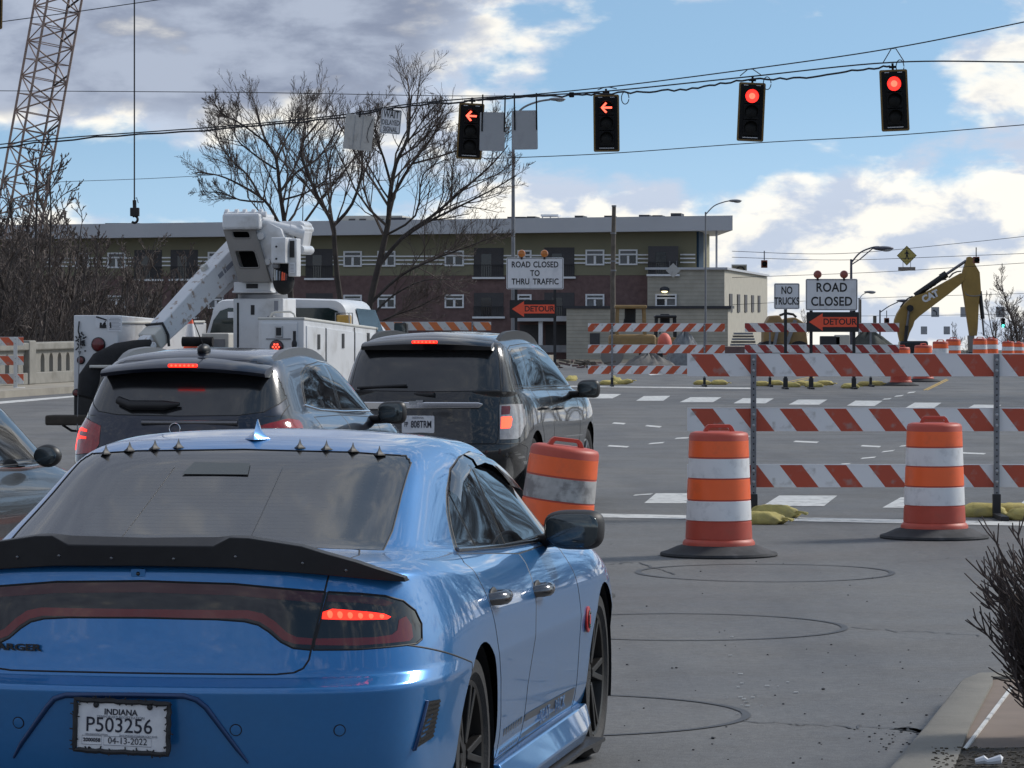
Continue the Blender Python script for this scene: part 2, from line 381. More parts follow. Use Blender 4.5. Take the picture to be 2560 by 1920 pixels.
# ---------------------------------------------------------------- vehicle tools
def inpoly(x, y, P):
    r = False; j = len(P)-1
    for i in range(len(P)):
        if (P[i][1] > y) != (P[j][1] > y) and x < (P[j][0]-P[i][0])*(y-P[i][1])/(P[j][1]-P[i][1])+P[i][0]: r = not r
        j = i
    return r
def lerp_tab(t, x):
    if isinstance(t, (int, float)): return t
    if x <= t[0][0]: return t[0][1]
    for (a, p), (b, q) in zip(t, t[1:]):
        if x <= b: return p+(q-p)*(x-a)/(b-a)
    return t[-1][1]
RX = (0, .3, .55, .75, .89, .965, 1.0); RO = (0, .010, .040, .10, .20, .36, .60)
FX = (1.0, .97, .90, .75, .52, .27, 0); FO = (.70, .42, .24, .12, .05, .012, 0)
SF = (.12, .26, .42, .58, .74, .88)
def crow(yr, yf, w, z, rc=1.0, fc=1.0, crown=0.0, step=0.0):
    """one contour of the body, from the middle of the tail round the right side to the middle of the nose"""
    pts = []
    for a, b in zip(RX, RO): pts.append((a, yr+b*rc))
    y0, y1 = yr+RO[-1]*rc, yf-FO[0]*fc
    for f in SF: pts.append((1.0, y0+(y1-y0)*f))
    for a, b in zip(FX, FO): pts.append((a, yf-b*fc))
    out = []
    for a, y in pts:
        x = a*lerp_tab(w, y)
        out.append((x, y, lerp_tab(z, y)+crown*(1-a*a)))
    return out
class Body:
    def __init__(s, rows, crease=(), level=3):
        vs = []; idx = []; nr = len(rows); nc = len(rows[0])
        for r in rows:
            a = []
            for p in r: a.append(len(vs)); vs.append(p)
            b = []
            for k, p in enumerate(r):
                if abs(p[0]) < 1e-6: b.append(a[k])
                else: b.append(len(vs)); vs.append((-p[0], p[1], p[2]))
            idx.append((a, b))
        fs = []
        for j in range(nr-1):
            for i in range(nc-1):
                for sd_ in (0, 1):
                    q = [idx[j][sd_][i], idx[j][sd_][i+1], idx[j+1][sd_][i+1], idx[j+1][sd_][i]]
                    u = []
                    for k in q:
                        if k not in u: u.append(k)
                    if len(u) < 3: continue
                    fs.append(tuple(u) if sd_ == 0 else tuple(reversed(u)))
        me = bpy.data.meshes.new('cage'); me.from_pydata(vs, [], fs); me.update()
        cr = {}
        for j, c in crease:
            for sd_ in (0, 1):
                r = idx[j][sd_]
                for a, b in zip(r, r[1:]): cr[tuple(sorted((a, b)))] = c
        at = me.attributes.new('crease_edge', 'FLOAT', 'EDGE')
        at.data.foreach_set('value', [cr.get(tuple(sorted(e.vertices)), 0.0) for e in me.edges])
        o = bpy.data.objects.new('cage', me); COL.objects.link(o)
        m = o.modifiers.new('s', 'SUBSURF'); m.levels = level; m.render_levels = level
        bpy.context.view_layer.update()
        ev = bpy.data.meshes.new_from_object(o.evaluated_get(bpy.context.evaluated_depsgraph_get()))
        bpy.data.objects.remove(o)
        s.bm = bmesh.new(); s.bm.from_mesh(ev); bpy.data.meshes.remove(ev)
        bm = s.bm; bm.normal_update()
        s.nl = bm.verts.layers.float_vector.new('on'); s.rl = bm.faces.layers.int.new('reg')
        for v in bm.verts: v[s.nl] = v.normal
        s.names = ['body']; s.bvh = BVHTree.FromBMesh(bm)
    def pr(s, p, ax): return (p[0], p[2]) if ax == 'y' else ((p[1], p[2]) if ax == 'x' else (p[0], p[1]))
    def cut(s, P, ax, cond, reg=None, both=False):
        """cut the skin along polygon P (seen along axis ax); faces inside become region reg"""
        bm = s.bm; polys = [P]
        if both: polys.append([(-a, b) for a, b in P])
        for P in polys:
            n = len(P)
            x0, x1 = min(p[0] for p in P)-1e-3, max(p[0] for p in P)+1e-3; y0, y1 = min(p[1] for p in P)-1e-3, max(p[1] for p in P)+1e-3
            def over(f, lo, hi):
                q = [s.pr(v.co, ax) for v in f.verts]
                return not (max(t[0] for t in q) < lo[0] or min(t[0] for t in q) > hi[0] or max(t[1] for t in q) < lo[1] or min(t[1] for t in q) > hi[1])
            cand = {f for f in bm.faces if cond(f.calc_center_median(), f.normal) and over(f, (x0, y0), (x1, y1))}
            for i in range(n):
                a, b = P[i], P[(i+1) % n]
                lo = (min(a[0], b[0])-1e-4, min(a[1], b[1])-1e-4); hi = (max(a[0], b[0])+1e-4, max(a[1], b[1])+1e-4)
                fs = [f for f in cand if over(f, lo, hi)]
                if not fs: continue
                d = (b[0]-a[0], b[1]-a[1]); no2 = (d[1], -d[0])
                if ax == 'y': co, no = (a[0], 0, a[1]), (no2[0], 0, no2[1])
                elif ax == 'x': co, no = (0, a[0], a[1]), (0, no2[0], no2[1])
                else: co, no = (a[0], a[1], 0), (no2[0], no2[1], 0)
                g = list({v for f in fs for v in f.verts})+list({e for f in fs for e in f.edges})+fs
                res = bmesh.ops.bisect_plane(bm, geom=g, dist=1e-5, plane_co=co, plane_no=no)
                cand |= {f for f in res['geom'] if isinstance(f, bmesh.types.BMFace)}
            if reg is not None: s.assign(P, ax, cond, reg)
    def rid(s, reg):
        if reg not in s.names: s.names.append(reg)
        return s.names.index(reg)
    def assign(s, P, ax, cond, reg):
        k = s.rid(reg)
        x0, x1 = min(p[0] for p in P), max(p[0] for p in P); y0, y1 = min(p[1] for p in P), max(p[1] for p in P)
        for f in s.bm.faces:
            c = f.calc_center_median(); q = s.pr(c, ax)
            if x0 < q[0] < x1 and y0 < q[1] < y1 and cond(c, f.normal) and inpoly(*q, P): f[s.rl] = k
    def where(s, fn, reg, only=None):
        k = s.rid(reg)
        for f in s.bm.faces:
            if (only is None or s.names[f[s.rl]] in only) and fn(f.calc_center_median(), f.normal): f[s.rl] = k
    def arch(s, yc, zc, rad):
        P = [(yc+rad*math.cos(2*math.pi*k/40), zc+rad*math.sin(2*math.pi*k/40)) for k in range(40)]
        s.cut(P, 'x', lambda c, n: abs(c.x) > .5, None)
        dead = [f for f in s.bm.faces if abs(f.calc_center_median().x) > .5 and inpoly(*s.pr(f.calc_center_median(), 'x'), P)]
        bmesh.ops.delete(s.bm, geom=dead, context='FACES')
    def part(s, reg, name, mat, parent, off=0.0):
        k = s.names.index(reg); mp = {}; vs = []; ns = []; fs = []
        for f in s.bm.faces:
            if f[s.rl] != k: continue
            q = []
            for v in f.verts:
                if v.index not in mp:
                    mp[v.index] = len(vs); n = v[s.nl].normalized(); vs.append(v.co+n*off); ns.append(n)
                q.append(mp[v.index])
            fs.append(q)
        me = bpy.data.meshes.new(name); me.from_pydata(vs, [], fs); me.update()
        me.polygons.foreach_set('use_smooth', [True]*len(me.polygons))
        me.normals_split_custom_set_from_vertices([tuple(n) for n in ns])
        return mobj(name, me, mat, parent)
    def seams(s, name, mat, parent, r=0.003, skip=(), only=None):
        mb = MB()
        for e in s.bm.edges:
            if len(e.link_faces) != 2: continue
            a, b = (s.names[f[s.rl]] for f in e.link_faces)
            if a == b or (a, b) in skip or (b, a) in skip: continue
            if only and not ({a, b} & set(only)): continue
            d = (e.verts[1].co-e.verts[0].co)
            if d.length < 1e-5: continue
            x = d.cross(e.verts[0][s.nl]).normalized()*r; z = e.verts[0][s.nl].normalized()*r*.45
            p, q = e.verts[0].co-d*.02, e.verts[1].co+d*.02
            mb.add([p-x, p+z, p+x, q-x, q+z, q+x], [(0, 1, 4, 3), (1, 2, 5, 4)])
        return mb.build(name, mat, parent)
    def halves(s, reg, name, mat, par, off=0.0):
        k = s.names.index(reg); o = []
        pars = par if isinstance(par, (list, tuple)) else (par, par)
        for sgn, pp in zip((1, -1), pars):
            kk = s.rid(reg+str(sgn))
            for f in s.bm.faces:
                if f[s.rl] == k and f.calc_center_median().x*sgn > 0: f[s.rl] = kk
            o.append(s.part(reg+str(sgn), name, mat, pp, off))
        return o
    def done(s): s.bm.verts.index_update(); s.bm.verts.ensure_lookup_table()
    def hit(s, p, d):
        h = s.bvh.ray_cast(Vector(p), Vector(d)); return h[0], h[1]
    def line(s, pts, ax, sign=1, off=0.0):
        """lay a polyline given in the projected plane onto the skin"""
        out = []
        for a, b in pts:
            if ax == 'x': p, d = (3*sign, a, b), (-sign, 0, 0)
            elif ax == 'y': p, d = (a, 8*sign, b), (0, -sign, 0)
            else: p, d = (a, b, 4), (0, 0, -1)
            h, n = s.hit(p, d)
            if h is not None: out.append(h+n*off)
        return out
def wheel(parent, x, yc, rad, wid, rim, style, side, rimmat, tyremat='tyre'):
    """tyre and rim; side +1 faces right"""
    T = Matrix.Translation((x, yc, rad)) @ Matrix.Rotation(R(90)*side, 4, 'Y')
    h = wid/2; t = rad-rim
    mb = MB(); mb.lathe([(rim, -h*.8), (rim+.3*t, -h), (rad-.25*t, -h*.98), (rad-.02, -h*.8), (rad, -h*.6), (rad, h*.6), (rad-.02, h*.8), (rad-.25*t, h*.98), (rim+.3*t, h), (rim+.012, h*.86), (rim, h*.8)], 48, T, caps=False)
    ty = mb.build('tyre', tyremat, parent, smooth=40)
    mb = MB(); mb.lathe([(rim*1.0, -h*.7), (rim*.93, -h*.5), (rim*.92, h*.55), (rim*.96, h*.72), (rim*1.02, h*.84), (rim*1.0, h*.90), (rim*.95, h*.86), (rim*.93, h*.6)], 48, T, caps=False)
    rm = mb.build('rim', rimmat, ty, smooth=40)
    mb = MB(); mb.lathe([(0.01, -h*.2), (rim*.9, -h*.2)], 32, T, caps=False); mb.build('brake_shield', 'blackplastic', ty)
    mb = MB(); mb.lathe([(.05, h*.05), (rim*.66, h*.05), (rim*.66, h*.17), (.05, h*.17)], 40, T, caps=False); mb.build('brake_disc', 'steel', ty, smooth=40)
    sp = MB(); n, split = style
    for k in range(n):
        a = 2*math.pi*k/n+.3
        for q in ((-1, 1) if split else (0,)):
            b = a+q*split
            p0 = Vector((math.cos(a+q*split*.5)*rim*.18, math.sin(a+q*split*.5)*rim*.18, h*.62)); p1 = Vector((math.cos(b)*rim*.95, math.sin(b)*rim*.95, h*.74))
            sp.bar(p0, p1, rim*.10 if split else rim*.2, .035, T)
    sp.lathe([(rim*.24, h*.2), (rim*.24, h*.62), (rim*.2, h*.70), (rim*.1, h*.72), (.004, h*.72)], 24, T)
    sp.build('spokes', rimmat, rm, bevel=.004)
    return ty
def wheelwell(parent, yc, zc, rad, x0, x1):
    for sd_ in (1, -1):
        mb = MB(); n = 24; vs = []; fs = []
        for k in range(n+1):
            a = R(-20)+R(220)*k/n
            for x in (x0, x1): vs.append((sd_*x, yc+rad*math.cos(a), zc+rad*math.sin(a)))
        for k in range(n): fs.append((2*k, 2*k+1, 2*k+3, 2*k+2))
        mb.add(vs, fs)
        mb.lathe([(.01, 0), (rad, 0)], 24, Matrix.Translation((sd_*x1, yc, zc)) @ Matrix.Rotation(R(90), 4, 'Y'), caps=False)
        mb.build('wheel_well', 'wellblack', parent)
pm('tyre', (.018, .018, .02), .75, var=.2, scale=30, bump=.3, bscale=60)
pm('wellblack', (.006, .006, .007), .9, var=0)
pm('blackplastic', (.012, .012, .014), .45, var=.1)
pm('blackgloss', (.006, .006, .008), .08, coat=.6, var=0)
pm('mattblack', (.018, .018, .021), .55, var=.15, scale=20)
pm('seam', (.004, .005, .008), .6, var=0)
pm('seal', (.008, .008, .01), .35, var=0)
pm('steel', (.42, .43, .45), .35, metal=.9, var=.1)
pm('darkchrome', (.16, .16, .17), .18, metal=.95, var=.05)
pm('chrome', (.8, .8, .82), .08, metal=1.0, var=0)
pm('glass', (.006, .007, .009), .03, spec=.65, var=0)
pm('glass_rear', (.013, .0135, .015), .17, spec=.9, coat=.4, var=.2, scale=3, dirt=(.032, .032, .035), dirtamt=.7, dscale=2)
pm('led_red', (.5, .02, .01), .3, var=.0, emit=(1, .022, .010), estr=1.3)
pm('led_hot', (.8, .1, .04), .3, var=.0, emit=(1, .06, .03), estr=1.7)
pm('red_lens', (.16, .010, .012), .12, coat=.6, var=.1)
pm('red_dim', (.055, .006, .010), .12, coat=.5, var=.1)
pm('clear_lens', (.38, .36, .36), .12, coat=.8, var=.25, scale=25)
pm('platewhite', (.72, .73, .76), .4, var=.06, dirt=(.45, .46, .52), dirtamt=.5, dscale=9)
pm('ink', (.012, .014, .03), .5, var=0)
pm('ink_grey', (.25, .26, .30), .5, var=0)
# ---------------------------------------------------------------- blue sedan
pm('bluepaint', (.025, .185, .47), .30, metal=.40, coat=1.0, var=.03, scale=40, dirt=(.05, .19, .40), dirtamt=.25, dscale=1.3)
pm('stripe', (.055, .06, .07), .35, var=.1)
pm('badge_red', (.45, .02, .02), .3, var=0)
def sedan_rows():
    wl = [(-1.1, .93), (-.5, .945), (0, .955), (1.2, .935), (2.4, .94), (3.05, .955), (4, .92)]
    dw = lambda d: [(a, b+d) for a, b in wl]
    return [
        crow(-.96, 3.80, dw(-.10), [(-1.1, .26), (-.4, .20), (3, .18), (4, .22)]),
        crow(-1.05, 3.92, dw(-.015), [(-1.1, .36), (-.4, .30), (3, .28), (4, .32)]),
        crow(-1.085, 3.97, dw(0), [(-1.1, .55), (-.4, .53), (3, .5), (4, .5)]),
        crow(-1.108, 3.98, dw(.014), [(-1.1, .694), (-.6, .70), (0, .70), (3, .66), (4, .6)]),
        crow(-1.040, 3.97, dw(.010), [(-1.1, .726), (-.6, .745), (0, .75), (3, .72), (4, .66)]),
        crow(-1.022, 3.94, dw(.004), [(-1.1, .83), (-.6, .835), (0, .84), (3, .80), (4, .72)]),
        crow(-1.005, 3.88, dw(-.020), [(-1.1, 1.00), (-.6, .955), (0, .93), (1.5, .88), (3, .87), (4, .76)]),
        crow(-.985, 3.80, dw(-.055), [(-1.1, 1.082), (-.7, 1.05), (0, 1.01), (1.2, .955), (2.4, .925), (3, .915), (4, .80)], crown=.012),
        crow(-.80, 3.55, [(-.8, .84), (0, .845), (1.2, .86), (2.4, .87), (3.5, .83)], [(-.9, 1.098), (-.3, 1.075), (0, 1.055), (1.2, .985), (2.4, .955), (3.4, .88)], rc=.8, crown=.02),
        crow(-.46, 2.80, [(-.5, .74), (0, .775), (.6, .81), (1.2, .83), (2.4, .83), (2.8, .80)], [(-.5, 1.100), (0, 1.085), (.6, 1.04), (1.2, 1.012), (2.4, .985), (2.8, 1.0)], rc=.45, fc=.6, crown=.02),
        crow(-.02, 2.38, [(-.1, .67), (.5, .725), (1.2, .76), (2.4, .735)], [(0, 1.255), (1.2, 1.20), (2.4, 1.18)], rc=.40, fc=.5, crown=.012),
        crow(.36, 2.00, [(.3, .625), (1.0, .68), (2.0, .645)], [(.3, 1.400), (1.0, 1.424), (2.0, 1.372)], rc=.32, fc=.4, crown=.010),
        crow(.54, 1.84, [(.5, .51), (1.2, .55), (2, .52)], [(.5, 1.440), (1.0, 1.462), (1.9, 1.418)], rc=.26, fc=.32, crown=.012),
        [(0, .72+(1.70-.72)*k/19, 1.460+.020*math.sin(math.pi*k/19)) for k in range(20)],
    ]
RW, FW, WR = 0.0, 3.05, .364
def build_charger():
    c = thing('blue_sedan', 'bright blue four-door sedan with black trunk spoiler and temporary plate, nearest car', 'car', (-1.047, 13.47, 0), -.1655)
    B = Body(sedan_rows(), crease=[(3, .72), (4, .6), (7, .45), (9, .5)], level=3)
    rear = lambda p, n: p.y < -.55 and p.z < 1.075
    side = lambda p, n: abs(p.x) > .45 and -.7 < p.y < 3.4
    gh = lambda p, n: abs(p.x) > .5 and p.z > .96 and abs(n.x) > .35
    B.arch(RW, WR+.005, .395); B.arch(FW, WR+.005, .39)
    # doors
    fd = [(2.31, .975), (2.30, .94), (2.36, .70), (2.40, .28), (1.065, .287), (1.10, .5), (1.26, .775), (1.385, .944), (1.385, .985)]
    rd = [(1.385, .985), (1.385, .944), (1.26, .775), (1.10, .5), (1.065, .287), (.50, .29), (.47, .45), (.40, .60), (.31, .706), (.22, .91), (.15, 1.03), (.30, 1.055)]
    B.cut(fd, 'x', side, 'front_door'); B.cut(rd, 'x', side, 'rear_door')
    # bumper
    bp = [(-1.3, .1), (-1.3, .825), (-.97, .825), (-.80, .822), (-.24, .715), (-.2, .1)]
    B.cut(bp, 'x', lambda p, n: p.y < -.15 and p.z < .95, 'bumper')
    # trunk lid
    tl = [(-.603, 1.075), (-.603, 1.058), (-.575, .90), (-.559, .827), (-.552, .785), (-.535, .757), (-.505, .743), (-.45, .738)]
    tl = tl+[(-a, b) for a, b in reversed(tl)]
    B.cut(tl, 'y', rear, 'trunk_lid')
    dk = [(-.60, -1.2), (-.61, -.85), (-.63, -.55), (-.60, -.40), (.60, -.40), (.63, -.55), (.61, -.85), (.60, -1.2)]
    deck = lambda p, n: p.z > 1.04 and p.y < -.38 and (n.z > .5 or p.z > 1.07)
    B.cut(dk, 'z', deck, 'trunk_lid')
    # full width lamp strip, its red loop and the outer lamps
    bar = [(0, 1.037), (.3, 1.030), (.597, 1.003), (.559, .827), (.556, .816), (.50, .822), (.46, .842), (.42, .875), (.385, .897), (.34, .908), (.25, .914), (0, .917)]
    bar = bar+[(-a, b) for a, b in reversed(bar[1:-1])]
    B.cut(bar, 'y', rear, 'lamp_bar')
    rs = [(.35, .945), (.40, .934), (.44, .908), (.48, .872), (.51, .858), (.562, .853), (.562, .832), (.505, .836), (.465, .85), (.425, .885), (.39, .907), (.345, .918)]
    rs = rs+[(-a, b) for a, b in reversed(rs)]
    B.cut(rs, 'y', rear, 'red_strip')
    um = [(-.59, 1.000), (-.3, 1.026), (0, 1.033), (.3, 1.026), (.59, 1.000), (.585, .968), (.3, .993), (0, 1.0), (-.3, .993), (-.585, .968)]
    B.cut(um, 'y', rear, 'upper_band')
    lamp = [(.604, 1.003), (.70, .996), (.775, .985), (.825, .965), (.858, .93), (.876, .885), (.880, .835), (.868, .822), (.70, .815), (.563, .816), (.566, .83)]
    B.cut(lamp, 'y', rear, 'tail_light', both=True)
    lr = [(.568, .853), (.75, .853), (.80, .858), (.815, .872), (.818, .905), (.836, .915), (.852, .885), (.858, .845), (.85, .834), (.70, .828), (.566, .832)]
    B.cut(lr, 'y', rear, 'lamp_loop', both=True)
    led = [(.590, .938), (.62, .948), (.66, .944), (.70, .939), (.74, .934), (.775, .927), (.795, .916), (.785, .909), (.74, .910), (.68, .911), (.62, .914), (.588, .916)]
    B.cut(led, 'y', rear, 'led', both=True)
    lu = [(.605, .994), (.70, .988), (.77, .975), (.80, .96), (.78, .952), (.70, .966), (.602, .972)]
    B.cut(lu, 'y', rear, 'lamp_upper', both=True)
    # glass
    rg = [(-.615, 1.397), (-.40, 1.412), (0, 1.420), (.40, 1.412), (.615, 1.397), (.640, 1.27), (.668, 1.16), (.672, 1.105), (.60, 1.106), (.3, 1.116), (0, 1.118), (-.3, 1.116), (-.60, 1.106), (-.672, 1.105), (-.668, 1.16), (-.640, 1.27)]
    rgl = lambda p, n: p.y < .55 and p.z > 1.07 and n.y < -.22
    B.cut(rg, 'y', rgl, 'rear_window')
    ws = [(-.60, 1.352), (.60, 1.352), (.74, 1.02), (-.74, 1.02)]
    B.cut(ws, 'y', lambda p, n: p.y > 1.9 and p.z > .98 and n.y > .3, 'windshield')
    dlo = [(.345, 1.058), (.40, 1.125), (.47, 1.19), (.60, 1.262), (.80, 1.335), (1.05, 1.370), (1.40, 1.378), (1.70, 1.352), (1.95, 1.292), (2.20, 1.195), (2.46, 1.040), (2.44, .995), (1.9, .998), (1.2, 1.022), (.70, 1.045)]
    B.cut(dlo, 'x', gh, 'frame')
    q = [(.40, 1.066), (.45, 1.135), (.52, 1.195), (.60, 1.24), (.69, 1.053)]
    w1 = [(.63, 1.252), (.80, 1.315), (1.0, 1.347), (1.10, 1.355), (1.165, 1.032), (.72, 1.053)]
    w2 = [(1.20, 1.358), (1.42, 1.360), (1.68, 1.336), (1.92, 1.275), (2.16, 1.172), (2.36, 1.06), (2.36, 1.012), (1.9, 1.012), (1.27, 1.030)]
    for P, nm in ((q, 'quarter_window'), (w1, 'rear_door_window'), (w2, 'front_door_window')): B.cut(P, 'x', gh, nm)
    B.done()
    body = B.part('body', 'body', 'bluepaint', c)
    for k, m in (('bumper', 'bluepaint'), ('trunk_lid', 'bluepaint')): B.part(k, 'rear_bumper' if k == 'bumper' else k, m, c)
    tr = c.children[-1]
    halves = B.halves
    fds = halves('front_door', 'door', 'bluepaint', c); rds = halves('rear_door', 'door', 'bluepaint', c)
    halves('frame', 'window_frame', 'blackgloss', c, -.001)
    for reg in ('quarter_window', 'rear_door_window', 'front_door_window'): halves(reg, 'side_window', 'glass', c, .001)
    B.part('rear_window', 'rear_window', 'glass_rear', c, -.002); B.part('windshield', 'windshield', 'glass', c)
    lb = B.part('lamp_bar', 'lamp_bar', 'blackgloss', c, -.002); B.part('red_strip', 'red_strip', 'red_lens', lb, -.001); B.part('upper_band', 'red_band', 'red_dim', lb, -.001)
    tls = halves('tail_light', 'tail_light', 'blackgloss', c, -.002)
    for reg, nm, m in (('lamp_loop', 'red_loop', 'red_lens'), ('led', 'brake_lamp', 'led_red'), ('lamp_upper', 'red_band', 'red_dim')):
        halves(reg, nm, m, tls, -.001 if m != 'led_red' else .001)
    for sgn, par in zip((1, -1), tls):
        for k in range(6):
            x, z, hh = .612+.031*k, .930-.0022*k, .0135-.0012*k
            p, n_ = B.hit((sgn*x, -5, z), (0, 1, 0)); mb = MB(); mb.ell((p.x, p.y-.001, p.z), (.0105, .004, hh), 10, 8); mb.build('led_cell', 'led_hot', par, smooth=60)
    lampset = {'lamp_bar', 'red_strip', 'upper_band'} | {r+s_ for r in ('tail_light', 'lamp_loop', 'led', 'lamp_upper') for s_ in ('1', '-1')}
    sk = [(a, b) for a in lampset for b in lampset if not (a.startswith('tail') and b in ('lamp_bar', 'red_strip', 'upper_band')) and not (b.startswith('tail') and a in ('lamp_bar', 'red_strip', 'upper_band'))]
    B.seams('panel_gap', 'seam', c, .0032, skip=sk)
    # wheels
    wheelwell(c, RW, WR+.005, .40, .93, .55); wheelwell(c, FW, WR+.005, .395, .93, .55)
    pm('rimdark', (.035, .033, .032), .38, metal=.6, var=.1)
    for yc in (RW, FW):
        for sgn in (1, -1): wheel(c, sgn*.80, yc, WR, .255, .262, (5, .16), sgn, 'rimdark')
    mb = MB(); mb.box((0, 1.45, .30), (1.5, 4.4, .12)); mb.box((0, 1.45, .62), (1.2, 4.6, .5)); mb.build('underbody', 'wellblack', c)
    # side sill with splitter
    for sgn in (1, -1):
        mb = MB(); mb.loft([[(sgn*.86, y, .16), (sgn*(.945+b), y, .15), (sgn*(.965+b), y, .20), (sgn*.945, y, .285), (sgn*.86, y, .285)] for y, b in ((.42, .02), (.7, .02), (1.5, .02), (2.3, .025), (2.58, .0))])
        mb.build('side_skirt', 'bluepaint', c, smooth=30, bevel=.006)
        mb = MB(); mb.loft([[(sgn*.84, y, .125), (sgn*(.97+b), y, .125), (sgn*(.97+b), y, .14), (sgn*.84, y, .145)] for y, b in ((.5, .03), (1.3, .02), (2.2, .02), (2.62, .05))])
        mb.build('side_splitter', 'mattblack', c)
        # lower stripe decal with hash bars
        xs = lambda y: B.line([(y, .37)], 'x', sgn)[0].x
        def decal(name, quad, mat, par, off=.002):
            n = 10; m2 = MB(); (y0, za, zb), (y1, zc, zd) = quad
            top = B.line([(y0+(y1-y0)*k/n, zb+(zd-zb)*k/n) for k in range(n+1)], 'x', sgn, off); bot = B.line([(y0+(y1-y0)*k/n, za+(zc-za)*k/n) for k in range(n+1)], 'x', sgn, off)
            if len(top) != n+1 or len(bot) != n+1: return
            m2.add(bot+top, [(k, k+1, n+2+k, n+1+k) if sgn > 0 else (k+1, k, n+1+k, n+2+k) for k in range(n)]); m2.build(name, mat, par)
        decal('stripe_decal', ((1.10, .30, .395), (2.36, .30, .375)), 'stripe', c)
        for k in range(8): decal('stripe_bar', ((.58+.06*k, .30, .395), (.615+.06*k, .30, .395)), 'stripe', c)
        if sgn > 0:
            p = B.line([(1.78, .345)], 'x', 1, .004)[0]
            for wd_, yy in (('SCAT', 1.60), ('PACK', 1.98)):
                lt = lettering('stripe_lettering', wd_, .072, 'bluepaint', c, (0, 0, 0), bold=.001, sx=1.4)
                lt.data.transform(Matrix.Translation((B.line([(yy, .345)], 'x', 1, .006)[0].x, yy, .342)) @ Matrix.Rotation(R(90), 4, 'Z') @ Matrix.Rotation(R(2), 4, 'X'))
            # round badge on the wing
            p = B.line([(2.53, .64)], 'x', 1)[0]
            mb = MB(); mb.lathe([(.055, 0), (.055, .006), (.05, .009)], 24, Matrix.Translation(p) @ Matrix.Rotation(R(90), 4, 'Y'))
            bd = mb.build('wing_badge', 'badge_red', c, smooth=30)
            mb = MB(); mb.tube([(p.x+.010, 2.53-.028*math.cos(t), .64+.034*math.sin(t)) for t in np.linspace(-2.4, 2.4, 14)], .005, 6); mb.build('badge_emblem', 'blackgloss', bd)
        # door handles
        for yy, zz, dr in ((.30, .895, rds), (1.33, .848, fds)):
            p = B.line([(yy, zz)], 'x', sgn)[0]
            d0 = dr[0] if sgn > 0 else dr[1]
            mb = MB(); mb.ell((p.x-sgn*.004, yy+.06, zz-.006), (.012, .085, .042), 14, 8); mb.build('handle_cup', 'seam', d0, smooth=60)
            mb = MB(); mb.tube([(p.x-sgn*.01, yy-.03, zz-.004), (p.x+sgn*.03, yy-.015, zz), (p.x+sgn*.042, yy+.05, zz), (p.x+sgn*.036, yy+.13, zz), (p.x-sgn*.01, yy+.15, zz)], [.022, .025, .026, .024, .02], 10); mb.build('door_handle', 'darkchrome', d0, smooth=60)
        # belt strip
        bl = B.line([(.36, 1.060), (.70, 1.045), (1.2, 1.022), (1.9, .998), (2.42, .993)], 'x', sgn, .004)
        mb = MB(); mb.tube(bl, .010, 6); mb.build('belt_trim', 'darkchrome', c, smooth=60)
        # smoked rain guards over the windows
        for nm, up in (('a', [(.64, 1.262), (.80, 1.329), (1.0, 1.361), (1.13, 1.371)]), ('b', [(1.19, 1.374), (1.42, 1.374), (1.68, 1.349), (1.92, 1.288), (2.12, 1.21)])):
            u2 = []
            for (a, b), (d, e) in zip(up, up[1:]): u2 += [(a+(d-a)*k/4, b+(e-b)*k/4) for k in range(4)]
            u2.append(up[-1])
            t0 = B.line(u2, 'x', sgn, .004); t1 = B.line([(a, b-.028) for a, b in u2], 'x', sgn, .024); t2 = B.line([(a, b-.052) for a, b in u2], 'x', sgn, .026)
            n = len(u2); mb = MB(); mb.add(t0+t1+t2, [q_ if sgn > 0 else tuple(reversed(q_)) for j in range(2) for q_ in [(j*n+k+1+n, j*n+k+n, j*n+k, j*n+k+1)[::-1] for k in range(n-1)]])
            mb.build('rain_guard', 'smoked', c, smooth=50)
        # mirrors
        mx = .985 if sgn > 0 else -.985
        sh = lambda p: Vector((math.copysign(abs(p.x)**.62, p.x)*(1+.05*p.z), p.y, math.copysign(abs(p.z)**.62, p.z)*(1+.07*sgn*p.x)))
        mb = MB(); mb.ell((mx, 1.98, 1.045), (.122, .085, .080), 28, 18, fn=sh); mr_ = mb.build('side_mirror', 'mattblack', c, smooth=60)
        mb = MB(); mb.ell((mx, 1.905, 1.045), (.106, .012, .066), 28, 14, fn=sh); mb.build('mirror_glass', 'mirrorglass', mr_, smooth=60)
        mb = MB(); mb.tube([(sgn*.83, 2.08, .99), (sgn*.90, 2.04, 1.0), (sgn*.95, 2.0, 1.01)], [.03, .028, .03], 8); mb.build('mirror_stalk', 'mattblack', mr_, smooth=60)
    # spoiler
    def spo(x):
        a = abs(x)
        base = lerp_tab([(0, 1.100), (.3, 1.096), (.6, 1.072), (.84, 1.042)], a); face = lerp_tab([(0, 1.156), (.245, 1.156), (.30, 1.185), (.36, 1.183), (.53, 1.156), (.70, 1.102), (.84, 1.047)], a)
        crest = lerp_tab([(0, 1.180), (.25, 1.184), (.31, 1.190), (.36, 1.187), (.53, 1.158), (.70, 1.104), (.84, 1.048)], a); yr = lerp_tab([(0, -1.035), (.3, -1.022), (.6, -.965), (.75, -.89), (.84, -.82)], a)
        return [(x, yr+.012, base-.012), (x, yr-.012, face), (x, yr+.045, crest), (x, yr+.06, crest-.008), (x, yr+.10, base-.012)]
    mb = MB(); mb.loft([spo(x) for x in (-.84, -.75, -.70, -.6, -.53, -.43, -.36, -.33, -.30, -.27, -.245, -.12, 0, .12, .245, .27, .30, .33, .36, .43, .53, .6, .70, .75, .84)])
    sp = mb.build('spoiler', 'mattblack', c, smooth=22, bevel=.003)
